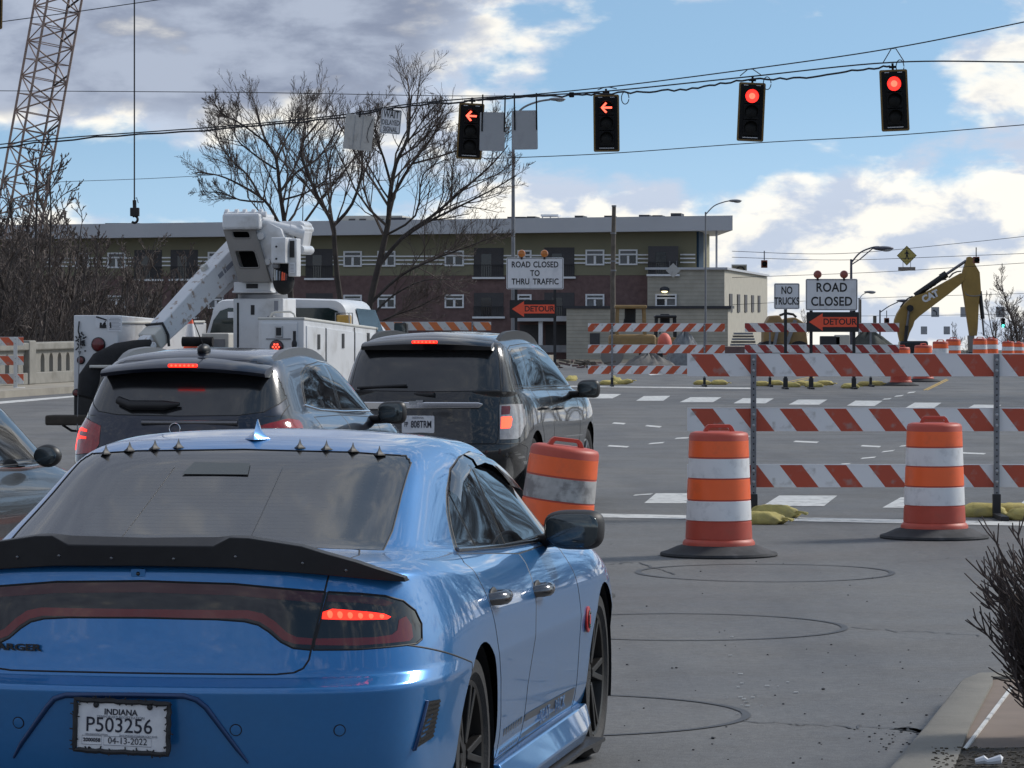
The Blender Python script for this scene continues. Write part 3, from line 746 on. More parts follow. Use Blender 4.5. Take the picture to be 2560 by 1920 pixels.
    for x in (-.66, -.43, -.28, -.10, .11, .315, .53, .665):
        q = spo(x); p0 = (Vector(q[0])*.62+Vector(q[1])*.38); mb = MB(); mb.ell((p0.x, p0.y-.002, p0.z), (.006, .004, .006), 8, 6); mb.build('rivet', 'darkchrome', sp, smooth=60)
    # fins and aerial on the roof
    def fin(x, y, l, h, wd, mat, nm):
        z = B.line([(x, y)], 'z')[0].z-.004; mb = MB(); rings = []
        for t in np.linspace(0, 1, 9):
            hh = h*(1-t)**.9; y0 = y-l*.5+(l*.30)*(t**1.6)*1.0; y1 = y+l*.5-(l*.62)*t**.75*1.0; ww = wd*(.75*(1-t)**3.2+.25*(1-t))+.0015
            zz = z+h*t; rings.append([(x, y0, zz), (x+ww*.5, (y0*2+y1)/3, zz), (x+ww*.35, (y0+y1*2)/3, zz), (x, y1, zz), (x-ww*.35, (y0+y1*2)/3, zz), (x-ww*.5, (y0*2+y1)/3, zz)])
        mb.loft(rings); return mb.build(nm, mat, c, smooth=40)
    fin(.015, .60, .19, .074, .10, 'bluepaint', 'aerial_fin')
    for x in (-.520, -.432, -.338, -.250, .205, .305, .405, .505): fin(x, .45-.09*abs(x)**2, .080, .034, .046, 'mattblack', 'roof_fin')
    # number plate in a barbed frame
    mb = MB(); mb.prism(rrect(.300, .152, .008), -1.132, -1.128); pl = mb.build('number_plate', 'platewhite', c); pl.rotation_euler = (0, R(1.6), 0); pl.location = (-.035, -.002, .572)
    rnd = random.Random(5); mb = MB()
    fr = [(-.157, -.082), (.157, -.082), (.157, .082), (-.157, .082)]; pts = []
    for i in range(4):
        a, b = fr[i], fr[(i+1) % 4]; n = 22 if i % 2 == 0 else 12
        pts += [(a[0]+(b[0]-a[0])*k/n+rnd.uniform(-.002, .002), -1.136+rnd.uniform(-.003, .003), a[1]+(b[1]-a[1])*k/n+rnd.uniform(-.002, .002)) for k in range(n)]
    mb.tube(pts, .0085, 7, closed=True)
    for i in range(0, len(pts), 3):
        p = Vector(pts[i])
        for a in range(3):
            t = rnd.uniform(0, 6.28); mb.bar(p, p+Vector((math.cos(t)*.017, -.006, math.sin(t)*.017)), .0035)
    mb.build('barbed_frame', 'mattblack', pl, smooth=40)
    ln = lambda t, s, x, z, m='ink', b=0.0, sx=1.0: lettering('plate_lettering', t, s, m, pl, (x, -1.1335, z), bold=b, sx=sx, depth=.001)
    ln('INDIANA', .027, -.005, .046, b=.0006); ln('TEMPORARY REGISTRATION', .0125, -.005, .030, 'ink_grey'); ln('P503256', .068, -.010, .002, b=.0002, sx=.95)
    ln('2000058', .0165, -.100, -.047, b=.0005); ln('04-13-2022', .030, .020, -.047, sx=.95)
    ln('VIN IDENTIFICATION', .008, -.085, -.0285, 'ink_grey'); ln('2015 DODGE CHARGER SCAT BLUE', .008, .055, -.0285, 'ink_grey')
    for x, wd in ((-.10, .066), (.020, .160)):
        mb = MB(); q = [(x+a*wd/2, -1.1336, -.047+b*.0145) for a, b in ((-1, -1), (1, -1), (1, 1), (-1, 1))]; mb.tube(q, .0009, 4, closed=True); mb.build('plate_box', 'ink_grey', pl)
    for x in (-.088, .092): mb = MB(); mb.ell((x, -1.135, .068), (.010, .005, .010), 10, 6); mb.build('plate_screw', 'mattblack', pl, smooth=60)
    # plate recess edge: a dark trapezoid lip on the bumper
    rp = B.line([(-.43, .452), (-.40, .50), (-.30, .628), (-.275, .655), (-.235, .668), (0, .672), (.165, .672), (.205, .66), (.235, .635), (.33, .50), (.365, .452)], 'y', -1)
    mb = MB(); mb.tube([p+Vector((0, -.002, 0)) for p in rp], [.004, .008, .010, .010, .010, .010, .010, .010, .010, .008, .004], 8); mb.build('recess_lip', 'bluedark', c, smooth=60)
    # sensors, lid camera, corner vents, lettering on the lid
    for x, z in ((-.406, .571), (.329, .561), (.658, .558)):
        p, n_ = B.hit((x, -5, z), (0, 1, 0)); mb = MB(); mb.lathe([(.017, -.002), (.017, .0025), (.0145, .003)], 20, Matrix.Translation(p) @ n_.to_track_quat('Z', 'Y').to_matrix().to_4x4()); mb.build('parking_sensor', 'bluepaint', c, smooth=30)
        mb = MB(); mb.lathe([(.0205, -.002), (.0205, .001), (.0172, .001)], 20, Matrix.Translation(p) @ n_.to_track_quat('Z', 'Y').to_matrix().to_4x4()); mb.build('sensor_ring', 'seam', c)
    p, n_ = B.hit((-.02, -5, 1.063), (0, 1, 0)); mb = MB(); mb.prism(rrect(.05, .028, .006), p.y-.004, p.y+.01, T=Matrix.Translation((-.02, 0, 1.063))); cm = mb.build('lid_camera_pad', 'bluepaint', tr, bevel=.002)
    mb = MB(); mb.ell((-.02, p.y-.005, 1.060), (.007, .005, .007), 10, 6); mb.build('camera_lens', 'blackgloss', cm, smooth=60)
    for sgn in (1, -1):
        V = []
        for a, b in ((.925, .630), (.90, .632), (.865, .478), (.905, .505)):
            h_, n_ = B.hit((sgn*a, -5, b), (0, 1, 0))
            if h_ is None: h_, n_ = Vector((sgn*a, -.7, b)), Vector((sgn*.8, -.6, 0))
            V.append(h_+n_*.004)
        mb = MB(); mb.add(V, [(0, 1, 2, 3) if sgn > 0 else (3, 2, 1, 0)]); vt = mb.build('bumper_vent', 'blackplastic', c)
        mb = MB(); mb.tube([V[1]+Vector((-sgn*.06, .0, .003)), V[1], (V[1]+V[2])/2, V[2], V[2]+Vector((-sgn*.08, .01, -.02))], [.003, .008, .008, .008, .003], 7); mb.build('vent_lip', 'bluedark', vt, smooth=60)
        for k in range(9):
            t = (k+.5)/9; mb = MB(); mb.bar(V[1].lerp(V[2], t), V[0].lerp(V[3], t), .006); mb.build('vent_slat', 'wellblack', vt)
    ha, hb_ = B.hit((-.58, -5, .813), (0, 1, 0))[0], B.hit((-.34, -5, .813), (0, 1, 0))[0]
    lt = lettering('lid_lettering', 'CHARGER', .030, 'mattblack', tr, (0, 0, 0), bold=.0010, sx=1.75, depth=.004)
    lt.data.transform(Matrix.Translation(((ha.x+hb_.x)/2, (ha.y+hb_.y)/2-.012, .813)) @ Matrix.Rotation(math.atan2(hb_.y-ha.y, hb_.x-ha.x), 4, 'Z'))
    # lower valance and exhausts
    mb = MB(); mb.box((0, -.93, .27), (1.3, .22, .12)); mb.build('diffuser', 'blackplastic', c, bevel=.01)
    for x in (-.56, -.46, .46, .56):
        mb = MB(); mb.tube([(x, -.75, .27), (x, -1.03, .27)], .045, 20); mb.build('exhaust_tip', 'darkchrome', c, smooth=40)
    # high brake lamp box and seat tops seen through the rear screen
    mb = MB(); a = B.line([(-.17, 1.335), (.075, 1.335)], 'y', -1, .003); b = B.line([(.06, 1.372), (-.15, 1.374)], 'y', -1, .003); mb.add(a+b, [(0, 1, 2, 3)]); mb.build('screen_sticker', 'screenpale', c)
    for k in range(26):
        z = 1.125+.0108*k; ww = .64-.11*(z-1.1)/.3*.55
        l_ = B.line([(-ww+2*ww*i/24, z+.006*(1-((i-12)/12)**2)) for i in range(25)], 'y', -1, -.0021); mb = MB(); mb.tube(l_, .00035, 3); mb.build('heater_line', 'heater', c)
    mb = MB()
    for x0 in (-.215, .185): mb.tube(B.line([(x0*(1+.15*k/9)+.1*(1-k/9)*0, 1.36-.235*k/9) for k in range(10)], 'y', -1, -.001), .0012, 3)
    mb.build('heater_lead', 'heater', c)
    return c, B
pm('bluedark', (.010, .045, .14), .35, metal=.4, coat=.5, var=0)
pm('smoked', (.02, .02, .024), .10, spec=.9, coat=.6, var=0)
pm('mirrorglass', (.10, .115, .12), .06, metal=.7, var=0)
pm('screenpale', (.045, .055, .055), .25, var=.1)
pm('heater', (.028, .028, .030), .3, var=0)
charger, CHB = build_charger()
# ---------------------------------------------------------------- the two SUVs and the car on the left
def suv_rows(k):
    if k == 'encore':
        wl = [(-.85, .865), (-.4, .882), (0, .887), (1.2, .87), (2.55, .885), (3.4, .83)]; dw = lambda d: [(a, b+d) for a, b in wl]
        return [
            crow(-.74, 3.30, dw(-.09), .27), crow(-.82, 3.43, dw(-.015), [(-.9, .42), (3.4, .36)]), crow(-.845, 3.46, dw(0), .62),
            crow(-.83, 3.44, dw(.004), [(-.9, .76), (0, .78), (3.4, .70)]), crow(-.79, 3.42, dw(0), [(-.9, .90), (0, .90), (3.4, .80)]),
            crow(-.765, 3.36, dw(-.015), [(-.9, 1.00), (0, .99), (1.5, .95), (3.4, .88)]),
            crow(-.745, 3.25, dw(-.055), [(-.9, 1.065), (0, 1.06), (1.5, 1.01), (2.5, .98), (3.3, .92)]),
            crow(-.735, 3.02, dw(-.075), [(-.9, 1.085), (0, 1.085), (1.5, 1.03), (2.5, 1.01), (3.1, .98)], rc=.9, crown=.015),
            crow(-.72, 2.50, dw(-.10), [(-.9, 1.105), (0, 1.11), (1.5, 1.055), (2.4, 1.04)], rc=.7, fc=.55, crown=.012),
            crow(-.60, 2.05, [(-.6, .71), (.5, .72), (1.5, .725), (2.1, .68)], [(-.6, 1.30), (1, 1.29), (2, 1.27)], rc=.55, fc=.45),
            crow(-.44, 1.62, [(-.5, .645), (.6, .665), (1.6, .61)], [(-.5, 1.475), (.6, 1.520), (1.6, 1.455)], rc=.4, fc=.35, crown=.02),
            crow(-.28, 1.45, [(-.3, .50), (.6, .52), (1.5, .46)], [(-.3, 1.545), (.6, 1.575), (1.5, 1.52)], rc=.3, fc=.3, crown=.015),
            [(0, -.08+1.40*q/19, 1.580+.022*math.sin(math.pi*q/19)-.02*q/19) for q in range(20)]]
    wl = [(-1, .885), (-.5, .90), (0, .907), (1.4, .885), (2.85, .905), (3.8, .85)]; dw = lambda d: [(a, b+d) for a, b in wl]
    return [
        crow(-.88, 3.60, dw(-.09), .30), crow(-.97, 3.74, dw(-.012), [(-1, .45), (3.7, .40)]), crow(-.985, 3.78, dw(0), .60),
        crow(-.965, 3.77, dw(.003), [(-1, .665), (0, .70), (3.7, .68)]), crow(-.93, 3.74, dw(0), [(-1, .80), (0, .82), (3.7, .80)]),
        crow(-.92, 3.70, dw(-.012), [(-1, .98), (0, .97), (1.5, .94), (3.7, .90)]),
        crow(-.91, 3.60, dw(-.040), [(-1, 1.07), (0, 1.06), (1.5, 1.03), (2.8, 1.01), (3.7, .96)]),
        crow(-.90, 3.35, dw(-.058), [(-1, 1.10), (0, 1.095), (1.5, 1.065), (2.8, 1.04), (3.4, 1.01)], rc=.85, crown=.015),
        crow(-.89, 2.62, dw(-.075), [(-1, 1.125), (0, 1.12), (1.5, 1.09), (2.6, 1.09)], rc=.6, fc=.55, crown=.012),
        crow(-.80, 2.20, [(-.8, .755), (.5, .77), (1.5, .765), (2.2, .72)], [(-.8, 1.35), (1, 1.33), (2.2, 1.32)], rc=.5, fc=.45),
        crow(-.67, 1.72, [(-.7, .685), (.6, .70), (1.7, .64)], [(-.7, 1.555), (.6, 1.575), (1.7, 1.515)], rc=.38, fc=.35, crown=.02),
        crow(-.48, 1.55, [(-.5, .53), (.6, .55), (1.6, .5)], [(-.5, 1.63), (.6, 1.645), (1.6, 1.585)], rc=.3, fc=.3, crown=.015),
        [(0, -.28+1.70*q/19, 1.665+.015*math.sin(math.pi*q/19)-.02*q/19) for q in range(20)]]
SUV = {
    'encore': dict(fw=2.555, wr=.335, arch=.37, nose=3.45,
        rear=lambda p, n: p.y < -.35 and n.y < -.1, glassz=1.06,
        rg=[(-.60, 1.455), (0, 1.47), (.60, 1.455), (.70, 1.36), (.735, 1.25), (.70, 1.19), (.62, 1.135), (.45, 1.112), (0, 1.105), (-.45, 1.112), (-.62, 1.135), (-.70, 1.19), (-.735, 1.25), (-.70, 1.36)],
        lamp=[(.58, 1.03), (.66, 1.055), (.76, 1.085), (.80, 1.07), (.86, .99), (.885, .90), (.875, .84), (.80, .82), (.62, .84), (.58, .90)],
        led=[(.845, .85), (.855, .93), (.83, 1.0), (.77, 1.015), (.70, 1.0), (.70, .985), (.77, .99), (.805, .975), (.77, .955), (.70, .95), (.70, .935), (.78, .935), (.81, .92), (.81, .85)],
        dlo=[(.02, 1.165), (.10, 1.30), (.22, 1.405), (.45, 1.455), (.9, 1.475), (1.25, 1.462), (1.55, 1.40), (1.85, 1.28), (2.12, 1.115), (2.06, 1.075), (1.2, 1.095), (.45, 1.125)],
        wins=[[(.07, 1.17), (.14, 1.29), (.25, 1.385), (.38, 1.42), (.58, 1.135)], [(.42, 1.425), (.70, 1.445), (1.0, 1.45), (1.06, 1.115), (.64, 1.13)], [(1.10, 1.445), (1.3, 1.432), (1.55, 1.372), (1.82, 1.26), (2.02, 1.13), (1.98, 1.095), (1.16, 1.112)]],
        gate=[(.70, 1.50), (.76, 1.25), (.72, 1.08), (.60, 1.02), (.58, .84), (.56, .72)], doors=[[(1.10, 1.07), (1.08, .80), (.98, .36), (.52, .36), (.45, .60), (.30, .80), (.12, 1.08)], [(1.10, 1.07), (1.08, .80), (.98, .36), (2.05, .36), (2.08, .8), (2.04, 1.03)]],
        bump=[(-1.2, .1), (-1.2, .74), (-.6, .74), (-.30, .66), (-.25, .1)], mirror=(.99, 1.90, 1.07), roofz=1.61, ws=(1.5, 1.06)),
    'equinox': dict(fw=2.857, wr=.36, arch=.395, nose=3.78,
        rear=lambda p, n: p.y < -.45 and n.y < -.1, glassz=1.1,
        rg=[(-.63, 1.545), (0, 1.555), (.63, 1.545), (.672, 1.40), (.705, 1.20), (.71, 1.135), (0, 1.128), (-.71, 1.135), (-.705, 1.20), (-.672, 1.40)],
        lamp=[(.70, 1.008), (.80, 1.012), (.87, 1.01), (.892, .98), (.885, .85), (.86, .72), (.84, .70), (.71, .70)],
        led=[(.715, .90), (.79, .905), (.80, .88), (.795, .82), (.785, .80), (.715, .795)],
        dlo=[(-.62, 1.15), (-.55, 1.35), (-.40, 1.50), (-.2, 1.535), (.4, 1.548), (1.2, 1.54), (1.55, 1.48), (1.9, 1.34), (2.25, 1.17), (2.20, 1.125), (1.2, 1.138), (-.3, 1.15)],
        wins=[[(-.55, 1.175), (-.48, 1.35), (-.36, 1.475), (-.18, 1.505), (-.05, 1.45), (.02, 1.165)], [(.14, 1.20), (.16, 1.165), (.90, 1.155), (.88, 1.50), (.40, 1.515), (.14, 1.505)], [(.95, 1.50), (1.22, 1.505), (1.55, 1.445), (1.88, 1.31), (2.12, 1.18), (2.10, 1.145), (.97, 1.155)]],
        gate=[(.665, 1.56), (.725, 1.2), (.70, 1.02), (.695, .70), (.68, .665)], doors=[[(.93, 1.12), (.92, .80), (.90, .40), (.48, .40), (.42, .60), (.28, .80), (.10, 1.12)], [(.93, 1.12), (.92, .80), (.90, .40), (2.22, .40), (2.28, .8), (2.22, 1.09)]],
        bump=[(-1.2, .1), (-1.2, .66), (-.6, .66), (-.42, .62), (-.38, .1)], mirror=(1.03, 2.02, 1.10), roofz=1.68, ws=(1.6, 1.11))}
def build_suv(kind, name, label, paint, loc, th, lampmat):
    S = SUV[kind]; c = thing(name, label, 'car', loc, -th)
    c.scale = (1.03, 1, 1.032) if kind == 'encore' else (1.01, 1, 1.033)
    B = Body(suv_rows(kind), crease=[(3, .4), (6, .35), (8, .5)], level=3)
    side = lambda p, n: abs(p.x) > .45 and p.z < 1.16; gh = lambda p, n: abs(p.x) > .45 and p.z > 1.0 and abs(n.x) > .4
    B.arch(0, S['wr']+.005, S['arch']); B.arch(S['fw'], S['wr']+.005, S['arch'])
    for P, nm in zip(S['doors'], ('rear_door', 'front_door')): B.cut(P, 'x', side, nm)
    B.cut(S['bump'], 'x', lambda p, n: p.y < -.2 and p.z < .9, 'bumper')
    g = S['gate']; g = g+[(-a, b) for a, b in reversed(g)]
    B.cut(g, 'y', S['rear'], 'gate')
    B.cut(S['rg'], 'y', S['rear'], 'rear_window')
    B.cut(S['lamp'], 'y', S['rear'] if kind == 'equinox' else (lambda p, n: p.y < -.3), 'lamp', both=True); B.cut(S['led'], 'y', lambda p, n: p.y < -.3, 'led', both=True)
    if kind == 'equinox': B.cut([(.715, .998), (.78, .998), (.785, .98), (.78, .925), (.715, .92)], 'y', S['rear'], 'red', both=True)
    B.cut(S['dlo'], 'x', gh, 'frame')
    for i, P in enumerate(S['wins']): B.cut(P, 'x', gh, 'win%d' % i)
    yt, zb = S['ws']; zt = 1.45 if kind == 'encore' else 1.51
    B.cut([(-.58, zt), (.58, zt), (.70, zb), (-.70, zb)], 'y', lambda p, n: p.y > 1.3 and p.z > 1 and n.y > .3, 'windshield')
    B.done()
    B.part('body', 'body', paint, c); B.part('bumper', 'rear_bumper', 'blackplastic' if kind == 'encore' else paint, c); gt = B.part('gate', 'liftgate', paint, c)
    fds = B.halves('front_door', 'door', paint, c); rds = B.halves('rear_door', 'door', paint, c)
    B.halves('frame', 'window_frame', 'blackgloss', c)
    for i in range(3): B.halves('win%d' % i, 'side_window', 'glass', c, .001)
    B.part('rear_window', 'rear_window', 'glass_rear', c, -.001); B.part('windshield', 'windshield', 'glass', c)
    tl = B.halves('lamp', 'tail_light', lampmat, c, .002); B.halves('led', 'brake_lamp', 'led_red' if kind == 'encore' else 'led_hot', tl, .004)
    if kind == 'equinox': B.halves('red', 'red_lens', 'red_lens', tl, .003)
    lam = ['lamp1', 'lamp-1', 'led1', 'led-1', 'red1', 'red-1']
    B.seams('panel_gap', 'seam', c, .004, skip=[(a, b) for a in lam for b in lam])
    for yc in (0, S['fw']):
        wheelwell(c, yc, S['wr']+.005, S['arch']+.005, .86, .5)
        for sgn in (1, -1): wheel(c, sgn*.755, yc, S['wr'], .22, .225, (5, .12), sgn, 'rimsilver')
    mb = MB(); mb.box((0, 1.3, .34), (1.3, 3.9, .14)); mb.box((0, 1.3, .68), (1.1, 4.0, .5)); mb.build('underbody', 'wellblack', c)
    e = kind == 'encore'
    # roof spoiler lip with the high brake lamp
    rows = []
    for x in np.linspace(-.615, .615, 15):
        a = (x/.66)**2
        if e: rows.append([(x, -.34-.0*a, 1.525-.075*a), (x, -.63+.10*a, 1.478-.055*a), (x, -.66+.10*a, 1.450-.05*a), (x, -.64+.10*a, 1.425-.05*a), (x, -.40, 1.42-.05*a)])
        else: rows.append([(x, -.60, 1.615-.05*a), (x, -.76+.06*a, 1.585-.035*a), (x, -.80+.06*a, 1.555-.03*a), (x, -.79+.06*a, 1.500-.0*a), (x, -.62, 1.49)])
    mb = MB(); mb.loft(rows); spl = mb.build('roof_spoiler', paint if e else 'blackgloss', gt, smooth=40)
    mb = MB()
    if e: mb.prism(rrect(.215, .024, .01), -.672, -.645, T=Matrix.Translation((.03, 0, 1.466)))
    else: mb.prism(rrect(.235, .024, .006), -.815, -.78, T=Matrix.Translation((0, 0, 1.572)))
    bl = mb.build('high_brake_lamp', 'led_red', gt)
    for k in range(6):
        mb = MB()
        if e: mb.ell((.03-.08+.032*k, -.674, 1.466), (.009, .004, .008), 8, 6)
        else: mb.ell((-.09+.036*k, -.817, 1.572), (.010, .004, .008), 8, 6)
        mb.build('led_dot', 'led_hot', bl)
    # rails
    for sgn in (1, -1):
        x = .575 if e else .60; y0, y1 = (-.22, 1.35) if e else (-.42, 1.50)
        zz = lambda y: B.line([(sgn*x, y)], 'z')[0].z
        ys = np.linspace(y0, y1, 12); hgt = .055 if e else .07
        rg_ = []
        for i, y in enumerate(ys):
            t = i/11; hh = hgt*min(1, 5*t, 4*(1-t))**.6 if 0 < t < 1 else 0
            z = zz(y)-.008; rg_.append([(sgn*x-.026, y, z-.0), (sgn*x+.026, y, z-.012), (sgn*x+.020, y, z+hh), (sgn*x-.018, y, z+hh+.004)])
        mb = MB(); mb.loft(rg_); mb.build('roof_rail', 'railgrey' if e else 'blackplastic', c, smooth=40)
        mx, my, mz = S['mirror']
        mb = MB(); mb.ell((sgn*mx, my, mz), (.115, .08, .088), 18, 12, fn=lambda p: Vector((math.copysign(abs(p.x)**.6, p.x), p.y, math.copysign(abs(p.z)**.62, p.z)*(1+.12*p.x*sgn)))); mo = mb.build('side_mirror', 'blackplastic', c, smooth=60)
        mb = MB(); mb.ell((sgn*mx, my-.068, mz), (.095, .012, .070), 18, 10, fn=lambda p: Vector((math.copysign(abs(p.x)**.6, p.x), p.y, math.copysign(abs(p.z)**.62, p.z)*(1+.12*p.x*sgn)))); mb.build('mirror_glass', 'mirrorglass', mo, smooth=60)
        mb = MB(); mb.tube([(sgn*.80, my+.06, mz-.06), (sgn*(mx-.05), my+.02, mz-.05)], .035, 8); mb.build('mirror_stalk', 'blackplastic', mo, smooth=60)
        for (yy, zz_), dr in (((.28 if e else .30, .93 if e else .955), rds), ((1.22 if e else 1.08, .91 if e else .935), fds)):
            p = B.line([(yy, zz_)], 'x', sgn)
            if p: mb = MB(); p = p[0]; mb.tube([(p.x-sgn*.01, yy, zz_), (p.x+sgn*.035, yy+.03, zz_), (p.x+sgn*.035, yy+.15, zz_), (p.x-sgn*.01, yy+.18, zz_)], .016, 8); mb.build('door_handle', 'darkchrome' if e else 'blackplastic', dr[0] if sgn > 0 else dr[1], smooth=60)
        P = [S['dlo'][-1], *S['dlo'][-2:-4:-1]] if not e else [(.0, 1.17), (.45, 1.125), (1.2, 1.095), (2.06, 1.075)]
        mb = MB(); mb.tube(B.line(P, 'x', sgn, .003), .008, 6); mb.build('belt_trim', 'chrome' if e else 'blackgloss', c, smooth=60)
    # aerial, wiper, plate
    if e:
        z = B.line([(.06, -.20)], 'z')[0].z; mb = MB(); mb.ell((.06, -.20, z+.01), (.045, .10, .045), 14, 10); ab = mb.build('aerial_base', 'blackplastic', c, smooth=60)
        mb = MB(); mb.tube([(.06, -.22, z+.04), (.035, -.42, z+.24)], [.006, .003], 6); mb.build('aerial_mast', 'blackplastic', ab)
        w0 = B.line([(-.45, 1.20), (-.35, 1.165), (-.10, 1.165), (.02, 1.175)], 'y', -1, .03); mb = MB(); mb.tube(w0, [.03, .035, .035, .012], 8); mb.build('wiper_cover', 'blackplastic', gt, smooth=60)
        mb = MB(); a = B.line([(-.25, 1.055), (.45, 1.055)], 'y', -1, .012); mb.tube(a, .02, 8); mb.build('gate_trim', 'darkchrome', gt, smooth=60)
        p, n_ = B.hit((0, -5, 1.02), (0, 1, 0)); mb = MB(); mb.tube([(p.x+.04*math.cos(t), p.y-.008, 1.015+.04*math.sin(t)) for t in np.linspace(0, 6.28, 25)[:-1]], .0045, 6, closed=True); mb.build('round_emblem', 'chrome', gt, smooth=60)
    else:
        w0 = B.line([(-.42, 1.075), (-.1, 1.150)], 'y', -1, .03); w1 = B.line([(-.62, 1.150), (-.15, 1.175)], 'y', -1, .025)
        mb = MB(); mb.tube([w1[0]+Vector((.35, 0, -.05)), *B.line([(.12, 1.095)], 'y', -1, .03)], [.014, .022], 8); mb.build('wiper_arm', 'blackplastic', gt, smooth=60)
        mb = MB(); mb.tube(w1, .012, 6); mb.build('wiper_blade', 'blackplastic', gt)
        y = B.hit((0, -5, 1.0), (0, 1, 0))[0].y
        mb = MB(); mb.prism([(-.56, 1.035), (.54, 1.035), (.575, 1.025), (.575, 1.01), (.54, .985), (-.54, .965), (-.575, .985)], y-.035, y+.03); hb = mb.build('handle_bar', 'chrome', gt, bevel=.012, seg=3)
        mb = MB(); mb.prism([(-.11, 1.012), (-.04, 1.012), (-.04, 1.035), (.02, 1.035), (.02, 1.052), (-.045, 1.052), (-.045, 1.042), (-.11, 1.042)], y-.045, y-.03); mb.build('bow_tie_emblem', 'steel', hb)
        y = B.hit((0, -5, .84), (0, 1, 0))[0].y-.012
        mb = MB(); mb.prism(rrect(.305, .155, .012), y, y+.01, T=Matrix.Translation((-.03, 0, .835))); pl = mb.build('number_plate', 'platewhite', gt)
        lettering('plate_lettering', 'FP', .06, 'ink', pl, (-.142, y-.002, .832), bold=.0012, sx=.6); lettering('plate_lettering', '808TRM', .088, 'ink', pl, (.0, y-.002, .832), bold=.0015, sx=.64); lettering('plate_lettering', 'INDIANA', .026, 'ink_grey', pl, (-.03, y-.002, .893), bold=.0005)
    return c, B
pm('greypaint', (.014, .019, .036), .30, metal=.5, coat=1.0, var=.03, scale=30, dirt=(.05, .055, .07), dirtamt=.25, dscale=2)
pm('blackpaint', (.007, .0075, .010), .25, metal=.3, coat=1.0, var=.03, scale=30, dirt=(.03, .03, .034), dirtamt=.3, dscale=2)
pm('rimsilver', (.35, .36, .37), .35, metal=.8, var=.1)
pm('railgrey', (.14, .15, .165), .35, metal=.4, var=.05)
pm('red_lens_bright', (.30, .012, .014), .12, coat=.8, var=.25, scale=20)
th = .20
encore, ENB = build_suv('encore', 'compact_crossover', 'dark slate-blue compact crossover with lit roof brake light, in front of the white truck', 'greypaint', (-2.5+.83*math.sin(th), 27.95+.83*math.cos(th), 0), th, 'red_lens_bright')
equinox, EQB = build_suv('equinox', 'black_sport_utility', 'black sport utility vehicle with chrome tailgate bar and clear-edged tail lights', 'blackpaint', (-.85+.98*math.sin(th), 35.2+.98*math.cos(th), 0), th, 'clear_lens')
def build_left():
    c = thing('dark_sedan', 'dark sedan cut off by the left edge, alongside the blue sedan', 'car', (-3.68, 18.15, 0), -.1655); c.scale = (1, 1, 1.10)
    B = Body(sedan_rows(), crease=[(3, .4), (7, .4), (9, .5)], level=2)
    B.arch(RW, WR+.005, .395); B.arch(FW, WR+.005, .39)
    gh = lambda p, n: abs(p.x) > .5 and p.z > .96 and abs(n.x) > .35
    dlo = [(.345, 1.058), (.47, 1.19), (.80, 1.322), (1.05, 1.352), (1.40, 1.358), (1.70, 1.335), (1.95, 1.278), (2.20, 1.185), (2.46, 1.035), (2.44, .995), (1.2, 1.022)]
    B.cut(dlo, 'x', gh, 'frame')
    for i, P in enumerate(([(.45, 1.07), (.52, 1.18), (.80, 1.30), (1.10, 1.335), (1.165, 1.032)], [(1.20, 1.338), (1.68, 1.318), (1.92, 1.262), (2.16, 1.172), (2.36, 1.06), (2.36, 1.012), (1.27, 1.030)])): B.cut(P, 'x', gh, 'win%d' % i)
    B.cut([(-.6, 1.39), (.6, 1.39), (.66, 1.11), (-.66, 1.11)], 'y', lambda p, n: p.y < .55 and p.z > 1.07 and n.y < -.22, 'rear_window')
    B.cut([(-.60, 1.352), (.60, 1.352), (.74, 1.02), (-.74, 1.02)], 'y', lambda p, n: p.y > 1.9 and p.z > .98 and n.y > .3, 'windshield')
    B.cut([(.604, 1.003), (.80, .97), (.876, .885), (.868, .822), (.563, .816)], 'y', lambda p, n: p.y < -.55 and p.z < 1.07, 'lamp', both=True)
    B.done(); B.part('body', 'body', 'darksilver', c); B.halves('frame', 'window_frame', 'blackgloss', c)
    for i in range(2): B.halves('win%d' % i, 'side_window', 'glass', c, .001)
    B.part('rear_window', 'rear_window', 'glass_rear', c); B.part('windshield', 'windshield', 'glass', c); B.halves('lamp', 'tail_light', 'red_lens', c)
    B.seams('panel_gap', 'seam', c, .004)
    for yc in (RW, FW):
        wheelwell(c, yc, WR+.005, .40, .93, .55)
        for sgn in (1, -1): wheel(c, sgn*.80, yc, WR, .23, .24, (5, .12), sgn, 'rimsilver')
    mb = MB(); mb.box((0, 1.45, .30), (1.5, 4.4, .12)); mb.box((0, 1.45, .62), (1.2, 4.6, .5)); mb.build('underbody', 'wellblack', c)
    for sgn in (1, -1):
        mb = MB(); mb.ell((sgn*.93, 1.98, 1.055), (.075, .06, .055), 18, 12); mo = mb.build('side_mirror', 'blackplastic', c, smooth=60)
        mb = MB(); mb.ell((sgn*.93, 1.925, 1.055), (.062, .010, .043), 18, 10); mb.build('mirror_glass', 'mirrorglass', mo, smooth=60)
        mb = MB(); mb.tube(B.line([(.36, 1.060), (.70, 1.045), (1.2, 1.022), (1.9, .998), (2.42, .993)], 'x', sgn, .004), .011, 6); mb.build('belt_trim', 'chrome', c, smooth=60)
pm('darksilver', (.006, .007, .009), .35, metal=.2, coat=.6, var=.03)
build_left()
